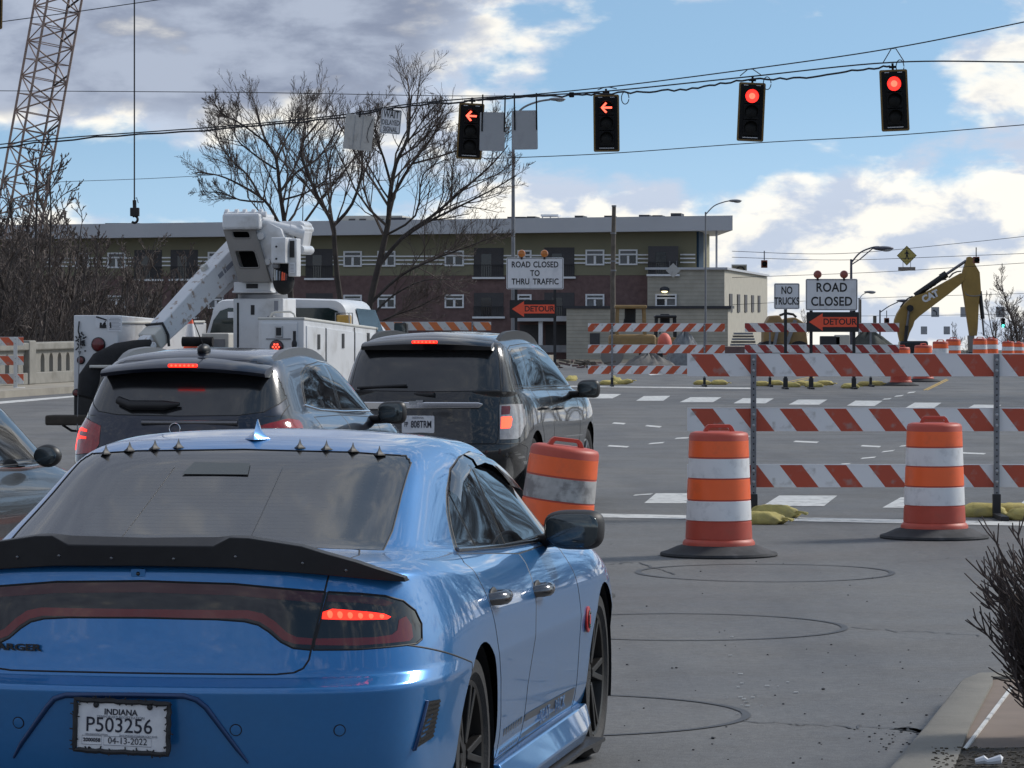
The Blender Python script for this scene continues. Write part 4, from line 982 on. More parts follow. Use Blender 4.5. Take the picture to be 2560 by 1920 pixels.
# ---------------------------------------------------------------- drums
pm('drum_orange', (1.0, .15, .035), .38, var=.04, scale=5, dirt=(.62, .12, .05), dirtamt=.35, dscale=7)
pm('drum_white', (.78, .78, .79), .42, var=.05, scale=5, dirt=(.42, .42, .43), dirtamt=.4, dscale=9)
pm('drum_plastic', (.50, .075, .045), .5, var=.12, scale=4, dirt=(.30, .09, .06), dirtamt=.5, dscale=4)
pm('rubber', (.03, .032, .036), .8, var=.3, scale=9, dirt=(.10, .10, .105), dirtamt=.6, dscale=4)
pm('drum_dirty', (.45, .44, .43), .5, var=.2, scale=7, dirt=(.16, .15, .15), dirtamt=.8, dscale=6, dlo=.45, dhi=.62)
def make_drum(white='drum_white', base=True):
    t = thing('traffic_drum', '', 'traffic drum')
    mb = MB(); mb.lathe([(.262, .07), (.282, .07), (.284, .105), (.268, .128), (.258, .135), (.250, .30), (.246, .45), (.240, .62), (.236, .78), (.232, .94), (.222, .962), (.19, .972), (.02, .976)], 40); b = mb.build('shell', 'drum_plastic', t, smooth=50)
    for z0, z1, m in ((.135, .272, 'drum_plastic'), (.280, .437, white), (.443, .605, 'drum_orange'), (.611, .768, white), (.774, .935, 'drum_orange')):
        rr = lambda z: .259-.030*(z-.13)/.8
        mb = MB(); mb.lathe([(rr(z0)-.006, z0), (rr(z0)+.003, z0+.004), (rr(z1)+.003, z1-.004), (rr(z1)-.006, z1)], 40, caps=False); mb.build('band', m, t, smooth=50)
    mb = MB(); P = [(-.150, .965), (-.125, .972), (-.105, 1.012), (-.085, 1.028), (.085, 1.028), (.105, 1.012), (.125, .972), (.150, .965), (.090, .965), (.082, .995), (.070, 1.003), (-.070, 1.003), (-.082, .995), (-.090, .965)]
    mb.prism(P, -.024, .024); mb.build('handle', 'drum_plastic', t, bevel=.006)
    if base:
        mb = MB(); mb.lathe([(.27, .09), (.33, .075), (.41, .040), (.455, .028), (.462, .012), (.455, .0), (.3, .0)], 44, caps=True); mb.build('rubber_base', 'rubber', t, smooth=40)
    return t
drum0 = make_drum(); g = 'orange and white traffic drums'
def put(o, u, v, label, rz=0.0, Y=None):
    p = G(u, v) if Y is None else Vector(((u-1280)/F*Y, Y, gz((u-1280)/F*Y, Y)))
    o.location = p; o.rotation_euler = (0, 0, rz); o['label'] = label; o['group'] = g; return o
put(drum0, 1797, 1389, 'orange and white traffic drum nearest the camera, by the barricade\'s left post', .12)
put(dup(drum0), 2336, 1345, 'orange and white traffic drum standing before the right half of the near barricade', -.1)
tilt = make_drum('drum_dirty'); put(tilt, 1368, 1491, 'dirty leaning traffic drum between the blue sedan and the black sport utility', -.15)
tilt.rotation_euler = (R(2), R(7), R(10)); tilt.location.z = .045; tilt.scale = (1.0, 1.0, 1.0)
put(dup(drum0), 2252, 958, 'traffic drum whose middle the near barricade\'s top rail hides', .2, Y=96)
for u, Y, lb in ((2308, 101, 'traffic drum behind the rail, first to the right of the half-hidden one'), (2351, 113, 'traffic drum behind the rail, left of a pair below the excavator arm'), (2383, 122, 'traffic drum behind the rail, right of a pair below the excavator arm'), (2450, 127, 'traffic drum behind the rail, left of a pair right of the excavator arm'), (2478, 133, 'traffic drum behind the rail, right of a pair right of the excavator arm'), (2520, 150, 'small far traffic drum, third from the right edge'), (2546, 172, 'small far traffic drum, second from the right edge'), (2562, 190, 'small far traffic drum cut by the right edge')):
    put(dup(drum0), u, 0, lb, u*.7, Y=Y)
# ---------------------------------------------------------------- sandbags
pm('bagyellow', (.50, .42, .14), .85, var=.25, scale=14, bump=.8, bscale=70, dirt=(.22, .19, .11), dirtamt=.65, dscale=7)
pm('bagshadow', (.02, .02, .02), .9, var=0)
def make_bag(seed):
    rn_ = random.Random(seed); ph = [rn_.uniform(0, 6) for _ in range(6)]
    def fn(p):
        k = 1+.10*math.sin(3*p.x+ph[0])*math.sin(4*p.y+ph[1])+.05*math.sin(9*p.x+ph[2])*math.cos(7*p.z+ph[3])
        x = math.copysign(abs(p.x)**.55, p.x); y = math.copysign(abs(p.y)**.7, p.y); fold = .035*math.sin(14*x+5*y+ph[4])+.03*math.sin(11*y-6*x+ph[5])
        return Vector((x*k, y*k*(1-.25*max(0, x)**2), (max(p.z, -.5)*k+(fold if p.z > 0 else 0))*(1-.55*abs(x)**4)))
    mb = MB(); mb.ell((0, 0, .05), (.30, .18, .105), 32, 20, fn=fn)
    me = mb; o = me.build('sandbag', 'bagyellow', None, smooth=70)
    mb = MB(); mb.loft([[(.27, -.03, .05), (.27, .03, .05), (.27, .03, .09), (.27, -.03, .09)], [(.33, -.025, .06), (.33, .025, .06), (.33, .025, .085), (.33, -.025, .085)], [(.40, -.07, .04), (.40, .07, .05), (.40, .06, .07), (.40, -.06, .06)]]); mb.build('tied_end', 'bagyellow', o, smooth=60)
    return tag(o, '', 'sandbag', 'yellow sandbags holding down barricades')
bags = [make_bag(k) for k in range(3)]; used = set()
def bag(u, v, lb, rz=0.0, z=0.0, sc_=1.0, ry=0.0):
    k = int(u+v) % 3; o = bags[k]
    if k in used: o = dup(o)
    used.add(k); p = G(u, v); o.location = (p.x, p.y, z); o.rotation_euler = (0, ry, rz); o.scale = (sc_,)*3; o['label'] = lb
bag(1905, 1310, 'yellow sandbag in front at the near barricade\'s left post', -.35, sc_=.72); bag(1935, 1295, 'yellow sandbag behind at the near barricade\'s left post, thicker one', -.25, sc_=.78)
bag(2455, 1292, 'olive-yellow sandbag left of the near barricade\'s right post', 3.0, sc_=.80); bag(2535, 1288, 'olive-yellow sandbag right of the near barricade\'s right post', -.2, sc_=.75); bag(2572, 1300, 'yellow sandbag cut by the right edge beside the near barricade\'s right post', -.4, sc_=.7)
far = [(1428, 952, 'far yellow sandbag beside the black sport utility\'s mirror', 1.2, .3), (1520, 962, 'far yellow sandbag, left one at the left far barricade\'s left post', .3, 0), (1543, 958, 'far yellow sandbag standing up at the left far barricade\'s left post', 1.9, .5), (1562, 961, 'far yellow sandbag, right one at the left far barricade\'s left post', -.3, .2), (1757, 962, 'far yellow sandbag, left one at the left far barricade\'s right post', .1, 0), (1798, 962, 'far yellow sandbag, right one at the left far barricade\'s right post', -.1, 0),
    (1905, 965, 'far yellow sandbag just right of the near barricade\'s left post', .2, 0), (1938, 963, 'far yellow sandbag, left of the NO TRUCKS post', -.2, 0), (1980, 968, 'far yellow sandbag in front of the NO TRUCKS post', .1, 0), (2005, 964, 'far yellow sandbag right of the NO TRUCKS post', 2.9, 0), (2035, 968, 'far yellow sandbag in front of the ROAD CLOSED sign\'s left post', .2, 0), (2062, 963, 'far yellow sandbag behind the ROAD CLOSED sign\'s left post', -.3, 0), (2125, 971, 'far yellow sandbag in front of the ROAD CLOSED sign\'s right post', .1, 0), (2165, 965, 'far yellow sandbag, left one at the far right barricade\'s right post', .3, 0), (2190, 964, 'far yellow sandbag, right one at the far right barricade\'s right post', -.1, 0)]
for u, v, lb, rz, ry in far: bag(u, v, lb, rz, sc_=.78, ry=-ry)
# ---------------------------------------------------------------- barricades
stripes('stripe_near', (.74, .75, .77), (.44, .072, .036), .411, .77, .5)
stripes('stripe_far_left', (.70, .70, .72), (.50, .085, .03), .405, -.9, .5)
stripes('stripe_far_right', (.70, .70, .72), (.34, .035, .03), .405, .9, .5)
stripes('stripe_orange', (.58, .58, .58), (.62, .17, .05), .46, .8, .5)
stripes('stripe_left', (.66, .66, .66), (.60, .11, .045), .42, .9, .5)
pm('postgrey', (.20, .21, .23), .45, metal=.5, var=.2, scale=20)
pm('pvcwhite', (.62, .62, .62), .5, var=.08, scale=8, dirt=(.35, .34, .32), dirtamt=.4)
pm('holeblack', (.01, .01, .011), .9, var=0)
pm('boardwhite', (.72, .73, .76), .45, var=.05)
def barricade(name, label, u0, u1, Y, rails, posts, mat, zrot=0.0, pmat='postgrey', pw=.045, thick=.025, holes=0, front=True, off=0.0, group='striped road barricades', feet=True):
    x0, x1 = (u0-1280)/F*Y, (u1-1280)/F*Y
    t = thing(name, label, 'barricade', (x0, Y, gz(x0, Y)), zrot, group)
    for (va, vb) in rails:
        za, zb = H-(va-YH)/F*Y, H-(vb-YH)/F*Y
        mb = MB(); mb.box(((x1-x0)/2+off, 0, 0), (x1-x0, thick, za-zb)); r_ = mb.build('rail', mat, t, bevel=.003, loc=(-off, 0, (za+zb)/2))
        mb = MB(); mb.box(((x1-x0)/2, 0, 0), (x1-x0, thick+.004, .007)); mb.build('rail_edge', 'boardwhite', r_, loc=(off, 0, (za-zb)/2+.002))
    ztop = H-(rails[0][0]-YH)/F*Y
    for pu in posts:
        px = (pu-1280)/F*Y-x0; py = -(thick/2+pw/2+.002)*(1 if front else -1)
        mb = MB(); mb.box((px, py, (ztop+.06)/2), (pw, pw, ztop-.06)); po = mb.build('post', pmat, t, bevel=.003)
        for k in range(holes):
            z = .12+(ztop-.16)*k/holes; mb = MB(); mb.lathe([(.0075, 0), (.0075, .004)], 8, Tr((px, py-pw/2+.001, z), rx=R(90))); mb.build('hole', 'holeblack', po)
        for (va, vb) in rails:
            zm = H-((va+vb)/2-YH)/F*Y
            for dz_ in (-.05, .05): mb = MB(); mb.lathe([(.014, 0), (.014, .010), (.006, .012)], 8, Tr((px, py-pw/2 if front else -thick/2, zm+dz_), rx=R(90))); mb.build('bolt', 'steel', po)
        if feet:
            mb = MB(); mb.box((px, py, .12), (pw+.022, pw+.022, .20)); mb.box((px, 0, .022), (.07, 1.3, .045)); mb.build('foot', 'mattblack', t, bevel=.004)
    return t
barricade('barricade', 'near three-rail barricade with wide red and white stripes on grey perforated posts', 1718, 2760, 35.2, [(885, 941), (1021, 1078), (1162, 1218)], [1883, 2490], 'stripe_near', holes=24, pw=.05, off=.30)
barricade('barricade', 'far left barricade with orange-red stripes leaning right, below the wooden pole', 1470, 1812, 95, [(808.5, 829), (862, 883), (914.5, 935)], [1530, 1761], 'stripe_far_left')
barricade('barricade', 'far right barricade with dark red stripes behind the ROAD CLOSED sign', 1862, 2248, 95, [(808, 830), (862, 882), (914, 934)], [1925, 2177], 'stripe_far_right', front=False)
barricade('barricade', 'weathered orange striped barricade behind the black sport utility, only its top rail showing', 905, 1228, 101, [(805, 826), (856, 876)], [1010, 1181], 'stripe_orange', zrot=.06)
t = barricade('barricade', 'barricade on white plastic posts cut by the left edge, before the stone parapet', -180, 57, 86, [(843, 864), (890, 913), (935, 960)], [37, -140], 'stripe_left', zrot=.10, pmat='pvcwhite', pw=.085, feet=False)
px = (37-1280)/F*86-(-180-1280)/F*86
for q in (px, (-140+180)/F*86):
    mb = MB(); mb.loft([[(q-.12, a, z), (q+.26, a, z), (q+.22, a, z+.16*b), (q-.06, a, z+.16*b)] for a, b, z in ((-.35, .5, .0), (-.1, 1, 0), (.1, 1, 0), (.35, .5, 0))]); mb.build('foot', 'pvcwhite', t, bevel=.02)
# ---------------------------------------------------------------- road signs on the ground
pm('signwhite', (.74, .75, .78), .45, var=.04, scale=4, dirt=(.42, .43, .47), dirtamt=.35, dscale=3)
pm('signblack', (.012, .012, .014), .5, var=0)
pm('signorange', (.90, .105, .045), .5, var=.05)
pm('amber', (.55, .17, .02), .25, coat=.5, var=.15, scale=12)
pm('redlamp', (.28, .055, .03), .3, coat=.5, var=.15, scale=12)
def panel(name, w_, h_, parent, mat, loc, border='signblack', r=.04, bw=.012, inset=.018):
    mb = MB(); mb.prism(rrect(w_, h_, r), -.004, .004); p = mb.build(name, mat, parent, loc=loc)
    if border:
        a = rrect(w_-2*inset, h_-2*inset, max(.005, r-inset)); b = rrect(w_-2*inset-2*bw, h_-2*inset-2*bw, max(.004, r-inset-bw)); n = len(a)
        mb = MB(); mb.add([(x, -.006, z) for x, z in a]+[(x, -.006, z) for x, z in b], [(i, (i+1) % n, n+(i+1) % n, n+i) for i in range(n)]); mb.build('border', border, p)
    return p
def detour(parent, cx, cz, w_, h_):
    p = panel('detour_panel', w_, h_, parent, 'signblack', (cx, -.03, cz), border=None, r=.03)
    k = w_/1.22
    mb = MB(); mb.prism([(x*k, z*k) for x, z in [(-.55, 0), (-.235, .205), (-.235, .115), (.56, .115), (.56, -.115), (-.235, -.115), (-.235, -.205)]], -.008, -.0045); mb.build('arrow', 'signorange', p)
    lettering('panel_lettering', 'DETOUR', .20*k, 'signblack', p, (.165*k, -.0095, -.0), bold=.004, sx=.98, depth=.002)
def beacon(parent, x, z, mat):
    mb = MB(); T = Tr((x, 0, z), rx=R(90)); mb.lathe([(.02, -.07), (.085, -.06), (.098, -.03), (.098, .03), (.085, .06), (.02, .07)], 24, T); b = mb.build('beacon', mat, parent, smooth=40)
    mb = MB(); mb.box((x, 0, z-.12), (.05, .05, .06)); mb.build('beacon_mount', 'mattblack', b)
def sign_on_posts(name, label, Y, u0, u1, v0, v1, text, posts, det=None, beac=None, bmat='amber', group=None):
    uc = (u0+u1)/2; xc = (uc-1280)/F*Y; t = thing(name, label, 'road sign', (xc, Y, gz(xc, Y)), 0, group); s_ = Y/F; g0 = gz(xc, Y)
    w_, h_ = (u1-u0)*s_, (v1-v0)*s_; cz = H-((v0+v1)/2-YH)*s_-g0
    p = panel('sign_panel', w_, h_, t, 'signwhite', (0, 0, cz))
    for tx, dv, px_h, sx, sp, *ox in text: lettering('panel_lettering', tx, px_h*s_*1.42, 'signblack', p, ((ox[0] if ox else 0)*s_, -.008, -dv*s_), bold=.006*px_h*s_/.2, sx=sx, spacing=sp)
    zt = cz+h_/2-.05
    for pu in posts:
        x = (pu-1280)/F*Y-xc; mb = MB(); mb.box((x, .035, (zt+.03)/2), (.075, .05, zt-.03)); mb.build('post', 'mattblack', t)
        mb = MB(); mb.box((x, .035, .13), (.11, .085, .26)); mb.box((x, .1, .02), (.09, 1.2, .04)); mb.build('foot', 'mattblack', t, bevel=.005)
    if det:
        a, b, c_, d = det; detour(t, ((a+b)/2-uc)*s_, H-((c_+d)/2-YH)*s_-g0, (b-a)*s_, (d-c_)*s_)
    for bu, bv in beac or (): beacon(t, (bu-uc)*s_, H-(bv-YH)*s_-g0, bmat)
    return t
sign_on_posts('road_sign', 'white ROAD CLOSED TO THRU TRAFFIC sign with amber beacons over a DETOUR panel', 99, 1266, 1409, 644, 723, [('ROAD', -21.5, 14.5, .80, 1.05, -35), ('CLOSED', -21.5, 14.5, .80, 1.05, 27), ('TO', 0, 14.5, .80, 1.05), ('THRU', 21, 14.5, .80, 1.05, -36), ('TRAFFIC', 21, 14.5, .80, 1.05, 27)], [1290, 1387], (1274, 1391, 750, 795), ((1304, 634), (1361, 634)))
sign_on_posts('road_sign', 'white ROAD CLOSED sign with two red lamps over a DETOUR panel', 92, 2014, 2144, 697, 776, [('ROAD', -17, 22, .86, 1.06), ('CLOSED', 18, 22, .86, 1.06)], [2028, 2135], (2016, 2147, 780, 830), ((2044, 686), (2110, 686)), 'redlamp')
sign_on_posts('road_sign', 'small white NO TRUCKS sign on a single black post', 92, 1935, 1999, 708, 773, [('NO', -14, 18, .70, 1.0), ('TRUCKS', 13, 18, .66, 1.0)], [1964])
# ---------------------------------------------------------------- traffic signals, hung signs and wires
pm('sigblack', (.008, .008, .009), .65, var=.1, spec=.2)
pm('sigborder', (.17, .10, .025), .6, var=.2, scale=10)
pm('sigred', (.8, .03, .02), .3, var=0, emit=(1, .025, .018), estr=1.3)
pm('sigred_core', (.9, .2, .12), .3, var=0, emit=(1, .09, .05), estr=1.5)
pm('siggreen', (.05, .7, .5), .3, var=0, emit=(.10, .95, .75), estr=1.6)
pm('lensdark', (.006, .006, .006), .45, var=0, spec=.25)
pm('ink_mid', (.07, .075, .09), .5, var=0)
pm('wire', (.016, .017, .022), .6, var=0)
pm('signback', (.36, .37, .39), .4, metal=.35, var=.06, scale=3, dirt=(.25, .255, .27), dirtamt=.4, dscale=3)
pm('signback_old', (.50, .49, .47), .5, var=.06, dirt=(.30, .28, .26), dirtamt=.6, dscale=4)
def signal(u, v, hpx, tilt, Y, label, lit):
    p = W(u, v, Y); k = hpx*Y/F/1.32
    t = thing('traffic_signal', label, 'traffic signal', p, 0, 'traffic signals hung over the road'); t.rotation_euler = (0, R(tilt), 0); t.scale = (k, k, k)
    a = rrect(.60, 1.32, .04); b = rrect(.52, 1.24, .03); n = len(a)
    mb = MB(); mb.prism(b, -.003, .003); mb.build('backplate', 'sigblack', t)
    mb = MB(); mb.add([(x, y, z) for y in (-.008, .006) for x, z in a]+[(x, y, z) for y in (-.008, .006) for x, z in b], [(i, (i+1) % n, 2*n+(i+1) % n, 2*n+i) for i in range(n)]+[(n+i, 3*n+i, 3*n+(i+1) % n, n+(i+1) % n) for i in range(n)]+[(i, n+i, n+(i+1) % n, (i+1) % n) for i in range(n)]); mb.build('border', 'sigborder', t)
    for i, z in enumerate((.355, 0, -.355)):
        mb = MB(); mb.box((0, .07, z), (.34, .26, .345)); hs = mb.build('housing', 'sigblack', t, bevel=.015)
        T = Tr((0, -.065, z), rx=R(90))
        mb = MB(); mb.lathe([(.004, .02), (.10, .012), (.150, -.004)], 28, T, caps=False)
        ball = lit == 'ball' and i == 0
        mb.build('lens', 'sigred' if ball else 'lensdark', hs, smooth=50)
        if ball: mb = MB(); mb.lathe([(.004, .022), (.07, .018)], 24, T, caps=False); mb.build('lamp_core', 'sigred_core', hs)
        if lit == 'arrow' and i == 0:
            mb = MB()
            for q in ([(-.13, z), (-.02, z+.125), (.018, z+.10), (-.055, z+.022), (.13, z+.022), (.13, z-.022), (-.055, z-.022), (.018, z-.10), (-.02, z-.125)],): mb.prism(q, -.098, -.088)
            mb.build('arrow', 'sigred_core', hs)
        mb = MB(); vs = []; nn = 20
        for q in range(nn+1):
            an = R(-35)+R(250)*q/nn
            for r_, y in ((.158, -.06), (.158, -.06-.20*max(.25, math.sin(max(0, min(math.pi, an*.9+.2))))), (.150, -.06-.20*max(.25, math.sin(max(0, min(math.pi, an*.9+.2))))), (.150, -.06)): vs.append((r_*math.cos(an), y, z+r_*math.sin(an)))
        mb.add(vs, [(4*q+j, 4*q+(j+1) % 4, 4*q+4+(j+1) % 4, 4*q+4+j) for q in range(nn) for j in range(3)]); mb.build('visor', 'sigblack', hs, smooth=50)
    mb = MB(); mb.tube([(0, .07, .53), (0, .07, .80)], .025, 8); mb.box((0, .07, .72), (.16, .06, .05)); mb.build('hanger', 'sigblack', t)
    for x in (-.14, .14): mb = MB(); mb.box((x, -.010, .60), (.10, .004, .012)); mb.build('slot', 'signwhite', t)
    mb = MB(); mb.box((0, -.010, -.575), (.34, .004, .014)); mb.build('slot', 'signwhite', t)
    return t
signal(1176, 328, 140, 3.2, 90, 'hanging signal with red left arrow beside two blank sign backs', 'arrow')
signal(1516, 308, 143, -.6, 88, 'hanging signal with red left arrow alone in the middle of the span', 'arrow')
signal(1878, 280, 147, 2.6, 84, 'tilted hanging signal with round red light, left one of the round reds', 'ball')
signal(2236, 251, 154, -2.4, 81, 'hanging signal with round red light, rightmost on the span', 'ball')
signal(-26, 0, 145, 1, 88, 'black signal cut by the top left corner', 'none')
def hung_panel(name, label, u, v, wpx, hpx, Y, tilt, mat, straps=(), cat='road sign'):
    p = W(u, v, Y); s_ = Y/F; t = thing(name, label, cat, p); t.rotation_euler = (0, R(tilt), 0)
    mb = MB(); mb.prism(rrect(wpx*s_, hpx*s_, .035), -.004, .004); pn = mb.build('sign_panel', mat, t)
    for x, top, bot in straps: mb = MB(); mb.box((x*s_, -.018, (top+bot)/2*s_), (.035, .02, (top-bot)*s_)); mb.build('strap', 'sigblack', t)
    return t, pn
t, pn = hung_panel('hung_sign', 'pale stained blank sign back hung left of the WAIT sign', 897, 331, 72, 88, 91, 6, 'signback_old', ((-2, 54, 38),))
for x in (-.12, .07): mb = MB(); mb.box((x, -.012, 0), (.012, .01, .78)); mb.build('stiffener', 'signback', t)
mb = MB(); mb.tube([(.30, -.02, .35), (.22, -.03, .1), (.20, -.03, -.1), (.26, -.02, -.22)], .008, 6); mb.build('loose_cable', 'wire', t)
hung_panel('hung_sign', 'blank grey sign back hung right beside the left arrow signal', 1231, 329, 63, 97, 89.5, 1.2, 'signback', ((-26, 92, 0), (30, 92, 0)))
hung_panel('hung_sign', 'blank grey sign back hung in front of the tall lamp post', 1312, 325, 64, 98, 89.5, -.8, 'signback', ((-25, 92, 0), (30, 92, 0)))
t, pn = hung_panel('hung_sign', 'small white WAIT DELAYED SIGNAL sign hung in front of the bare trees', 977, 304, 51, 61, 90.5, 5, 'signwhite', ((2, 36, 28),))
s_ = 90.5/F
for tx, z, sz, m in (('WAIT', 17, 22, 'signblack'), ('DELAYED', -3, 15, 'ink_mid'), ('SIGNAL', -20, 15, 'ink_mid')): lettering('panel_lettering', tx, sz*s_*1.2, m, pn, (0, -.008, z*s_), bold=.003, sx=.58)
a = rrect(48*s_, 58*s_, .03); b = rrect(45.5*s_, 55.5*s_, .025); n = len(a); mb = MB(); mb.add([(x, -.006, z) for x, z in a]+[(x, -.006, z) for x, z in b], [(i, (i+1) % n, n+(i+1) % n, n+i) for i in range(n)]); mb.build('border', 'signblack', pn)
def spline(P, k=8):
    out = []
    for i in range(len(P)-1):
        a, b, c_, d = P[max(i-1, 0)], P[i], P[i+1], P[min(i+2, len(P)-1)]
        for q in range(k): x = q/k; out.append(tuple(.5*((2*b[j])+(-a[j]+c_[j])*x+(2*a[j]-5*b[j]+4*c_[j]-d[j])*x*x+(-a[j]+3*b[j]-3*c_[j]+d[j])*x**3) for j in range(len(b))))
    return out+[P[-1]]
def wire(label, P, r=.012, name='overhead_wire', k=8, wig=0.0, seed=1):
    rn = random.Random(seed); pts = [W(*p) for p in spline(P, k)]
    if wig: pts = [p+Vector((0, 0, rn.uniform(-wig, wig))) for p in pts]
    mb = MB(); mb.tube(pts, r, 5); o = mb.build(name, 'wire'); return tag(o, label, 'wire', 'overhead wires')
def spanY(u): return 91-(u-900)*.0072
wire('upper messenger wire rising to the right above the red signals', [(u, v, spanY(u)) for u, v in ((1160, 252), (1516, 218), (1880, 172), (2228, 121), (2560, 55), (2900, -20))], .014)
wire('span wire carrying the signals, sagging from left to right', [(u, v, spanY(u)) for u, v in ((-200, 385), (135, 347), (560, 316), (850, 288), (1010, 262), (1180, 246), (1300, 240), (1516, 228), (1870, 192), (2230, 156), (2560, 155), (2900, 158))], .016)
wire('thick wavy signal cable lashed under the span wire', [(u, v+6, spanY(u)) for u, v in ((-200, 388), (135, 347), (560, 316), (850, 288), (1010, 262), (1180, 246), (1300, 238), (1420, 234), (1516, 228), (1640, 222), (1760, 212), (1870, 192), (2000, 190), (2130, 172), (2225, 160))], .022, wig=.025, seed=3)
wire('lower tether wire under the signals', [(u, v, spanY(u)) for u, v in ((1210, 397), (1516, 384), (1880, 358), (2236, 338), (2560, 312), (2900, 285))], .010)
wire('thin far wire crossing level through the bare trees', [(-200, 226, 140), (600, 231, 140), (1180, 240, 140), (1500, 232, 140)], .014)
wire('thin wire in the top left corner, crossing the crane', [(-200, 83, 100), (0, 55, 100), (200, 28, 100), (420, -4, 100)], .012)
wire('faint far wire low across the left sky, below the span', [(-100, 470, 200), (120, 456, 200), (420, 444, 200), (900, 415, 200)], .014)
for k, (P, lb) in enumerate((([(1830, 643, 200), (2100, 650, 200), (2400, 640, 200), (2700, 628, 200)], 'far span wire behind the pedestrian sign'), ([(1830, 628, 200), (2100, 634, 200), (2420, 606, 200), (2700, 575, 200)], 'far upper wire sloping up to the right edge'), ([(1830, 694, 210), (2200, 680, 210), (2520, 660, 210), (2700, 648, 210)], 'far lower tether wire through the plaque'), ([(1830, 762, 240), (2150, 746, 240), (2400, 738, 240), (2700, 730, 240)], 'faint far wire behind the excavator arm'), ([(2150, 790, 260), (2350, 788, 260), (2700, 782, 260)], 'lowest far wire level with the turn signs'))): wire(lb, P, .014)
for u, v0, v1, dx_ in ((1876, 172, 190, 26), (2234, 121, 158, 27), (1518, 217, 225, 24)):
    mb = MB(); mb.tube([W(u-dx_, v1, spanY(u)), W(u-6, v0+1, spanY(u)), W(u+6, v0+1, spanY(u)), W(u+dx_, v1-3, spanY(u))], .011, 5); tag(mb.build('wire_bridle', 'wire'), 'bent wire bridle above the %s' % {1876: 'tilted round red signal', 2234: 'rightmost round red signal', 1518: 'lone red arrow signal'}[u], 'wire', 'wire bridles over the signals')
for u, v, lb in ((1563, 245, 'lone red arrow signal'), (1918, 208, 'tilted round red signal'), (2250, 166, 'rightmost round red signal')):
    p = W(u, v, spanY(u)); mb = MB(); mb.tube([(p.x+.085*math.cos(a), p.y+.02*math.sin(2*a), p.z+.14*math.sin(a)) for a in np.linspace(0, 6.1, 20)], .011, 5); tag(mb.build('cable_loop', 'wire'), 'loop of slack cable at the right of the %s' % lb, 'cable', 'slack cable loops')
p = W(1429, 237, spanY(1429)); mb = MB(); mb.box((p.x, p.y, p.z), (.12, .1, .12)); tag(mb.build('cable_clamp', 'sigblack', bevel=.02), 'small black clamp box on the span wire left of the lone arrow', 'clamp')
# ---------------------------------------------------------------- poles and street lamps
pm('galv', (.24, .245, .26), .5, metal=.4, var=.12, scale=3)
pm('polepurple', (.10, .10, .125), .5, metal=.4, var=.1)
pm('wood', (.14, .12, .10), .85, var=.3, scale=3, bump=.5, bscale=10)
pm('lampglass', (.40, .41, .42), .3, var=0)
def lamp_post(label, Y, pu, vtop, arm, lampuv, r=.10, mat='galv', truss=None, vbase=None):
    p = W(pu, vtop, Y); g0 = gz(p.x, Y); t = thing('street_lamp', label, 'street lamp', (p.x, Y, g0), 0, 'tall street lamps')
    zt = p.z-g0
    mb = MB(); mb.tube([(0, 0, 0), (0, 0, .25)], r*1.9, 10); mb.build('base', mat, t)
    mb = MB(); mb.tube([(0, 0, 0), (0, 0, zt*.5), (0, 0, zt)], [r, r*.8, r*.62], 10); mb.build('pole', mat, t, smooth=50)
    A = [(0, 0, zt-.15)]+[(W(u, v, Y).x-p.x, 0, W(u, v, Y).z-g0) for u, v in arm]
    mb = MB(); mb.tube(spline(A, 6), r*.42, 7); mb.build('arm', mat, t, smooth=50)
    if truss:
        mb = MB(); mb.tube([(W(u, v, Y).x-p.x, 0, W(u, v, Y).z-g0) for u, v in truss], r*.35, 6); mb.build('brace', mat, t)
    q = W(*lampuv, Y); L_ = .8
    mb = MB(); mb.ell((q.x-p.x, 0, q.z-g0), (.42, .16, .09), 14, 8); lh = mb.build('lamp_head', mat, t, smooth=60)
    mb = MB(); mb.ell((q.x-p.x+.12, 0, q.z-g0-.04), (.24, .13, .09), 14, 8); mb.build('lamp_glass', 'lampglass', lh, smooth=60)
lamp_post('tall grey lamp post rising behind the ROAD CLOSED TO THRU TRAFFIC sign', 185, 1283, 285, [(1310, 268), (1345, 254), (1375, 249)], (1393, 248), .12)
lamp_post('slim lamp post in front of the building\'s right end', 230, 1764, 530, [(1785, 515), (1810, 505), (1825, 502)], (1838, 502), .085)
lamp_post('purple-grey lamp post with braced arm behind the ROAD CLOSED sign', 150, 2128, 648, [(2150, 632), (2180, 619), (2198, 617)], (2208, 621), .075, 'polepurple', [(2128, 662), (2150, 648), (2183, 620)])
lamp_post('small far lamp post just right of the ROAD CLOSED sign', 260, 2147, 745, [(2155, 738), (2168, 731)], (2175, 730), .06)
lamp_post('far lamp post with long arm pointing at the excavator arm', 230, 2200, 775, [(2222, 766), (2245, 755)], (2258, 752), .075, 'polepurple')
p = W(1532, 517, 190); g0 = gz(p.x, 190); t = thing('utility_pole', 'old wooden utility pole without wires in front of the building', 'utility pole', (p.x, 190, g0))
mb = MB(); mb.tube([(.02, 0, 0), (0, 0, 4), (.06, 0, p.z-g0)], [.15, .13, .10], 12); mb.build('pole', 'wood', t, smooth=50)
for v in (583, 653, 676): mb = MB(); mb.tube([(.03, 0, H-(v-YH)*190/F-g0-.04), (.03, 0, H-(v-YH)*190/F-g0+.04)], .145, 12); mb.build('metal_band', 'galv', t)
mb = MB(); mb.tube([(.06, 0, p.z-g0), (.06, 0, p.z-g0+.08)], .12, 12); mb.build('cap', 'galv', t)
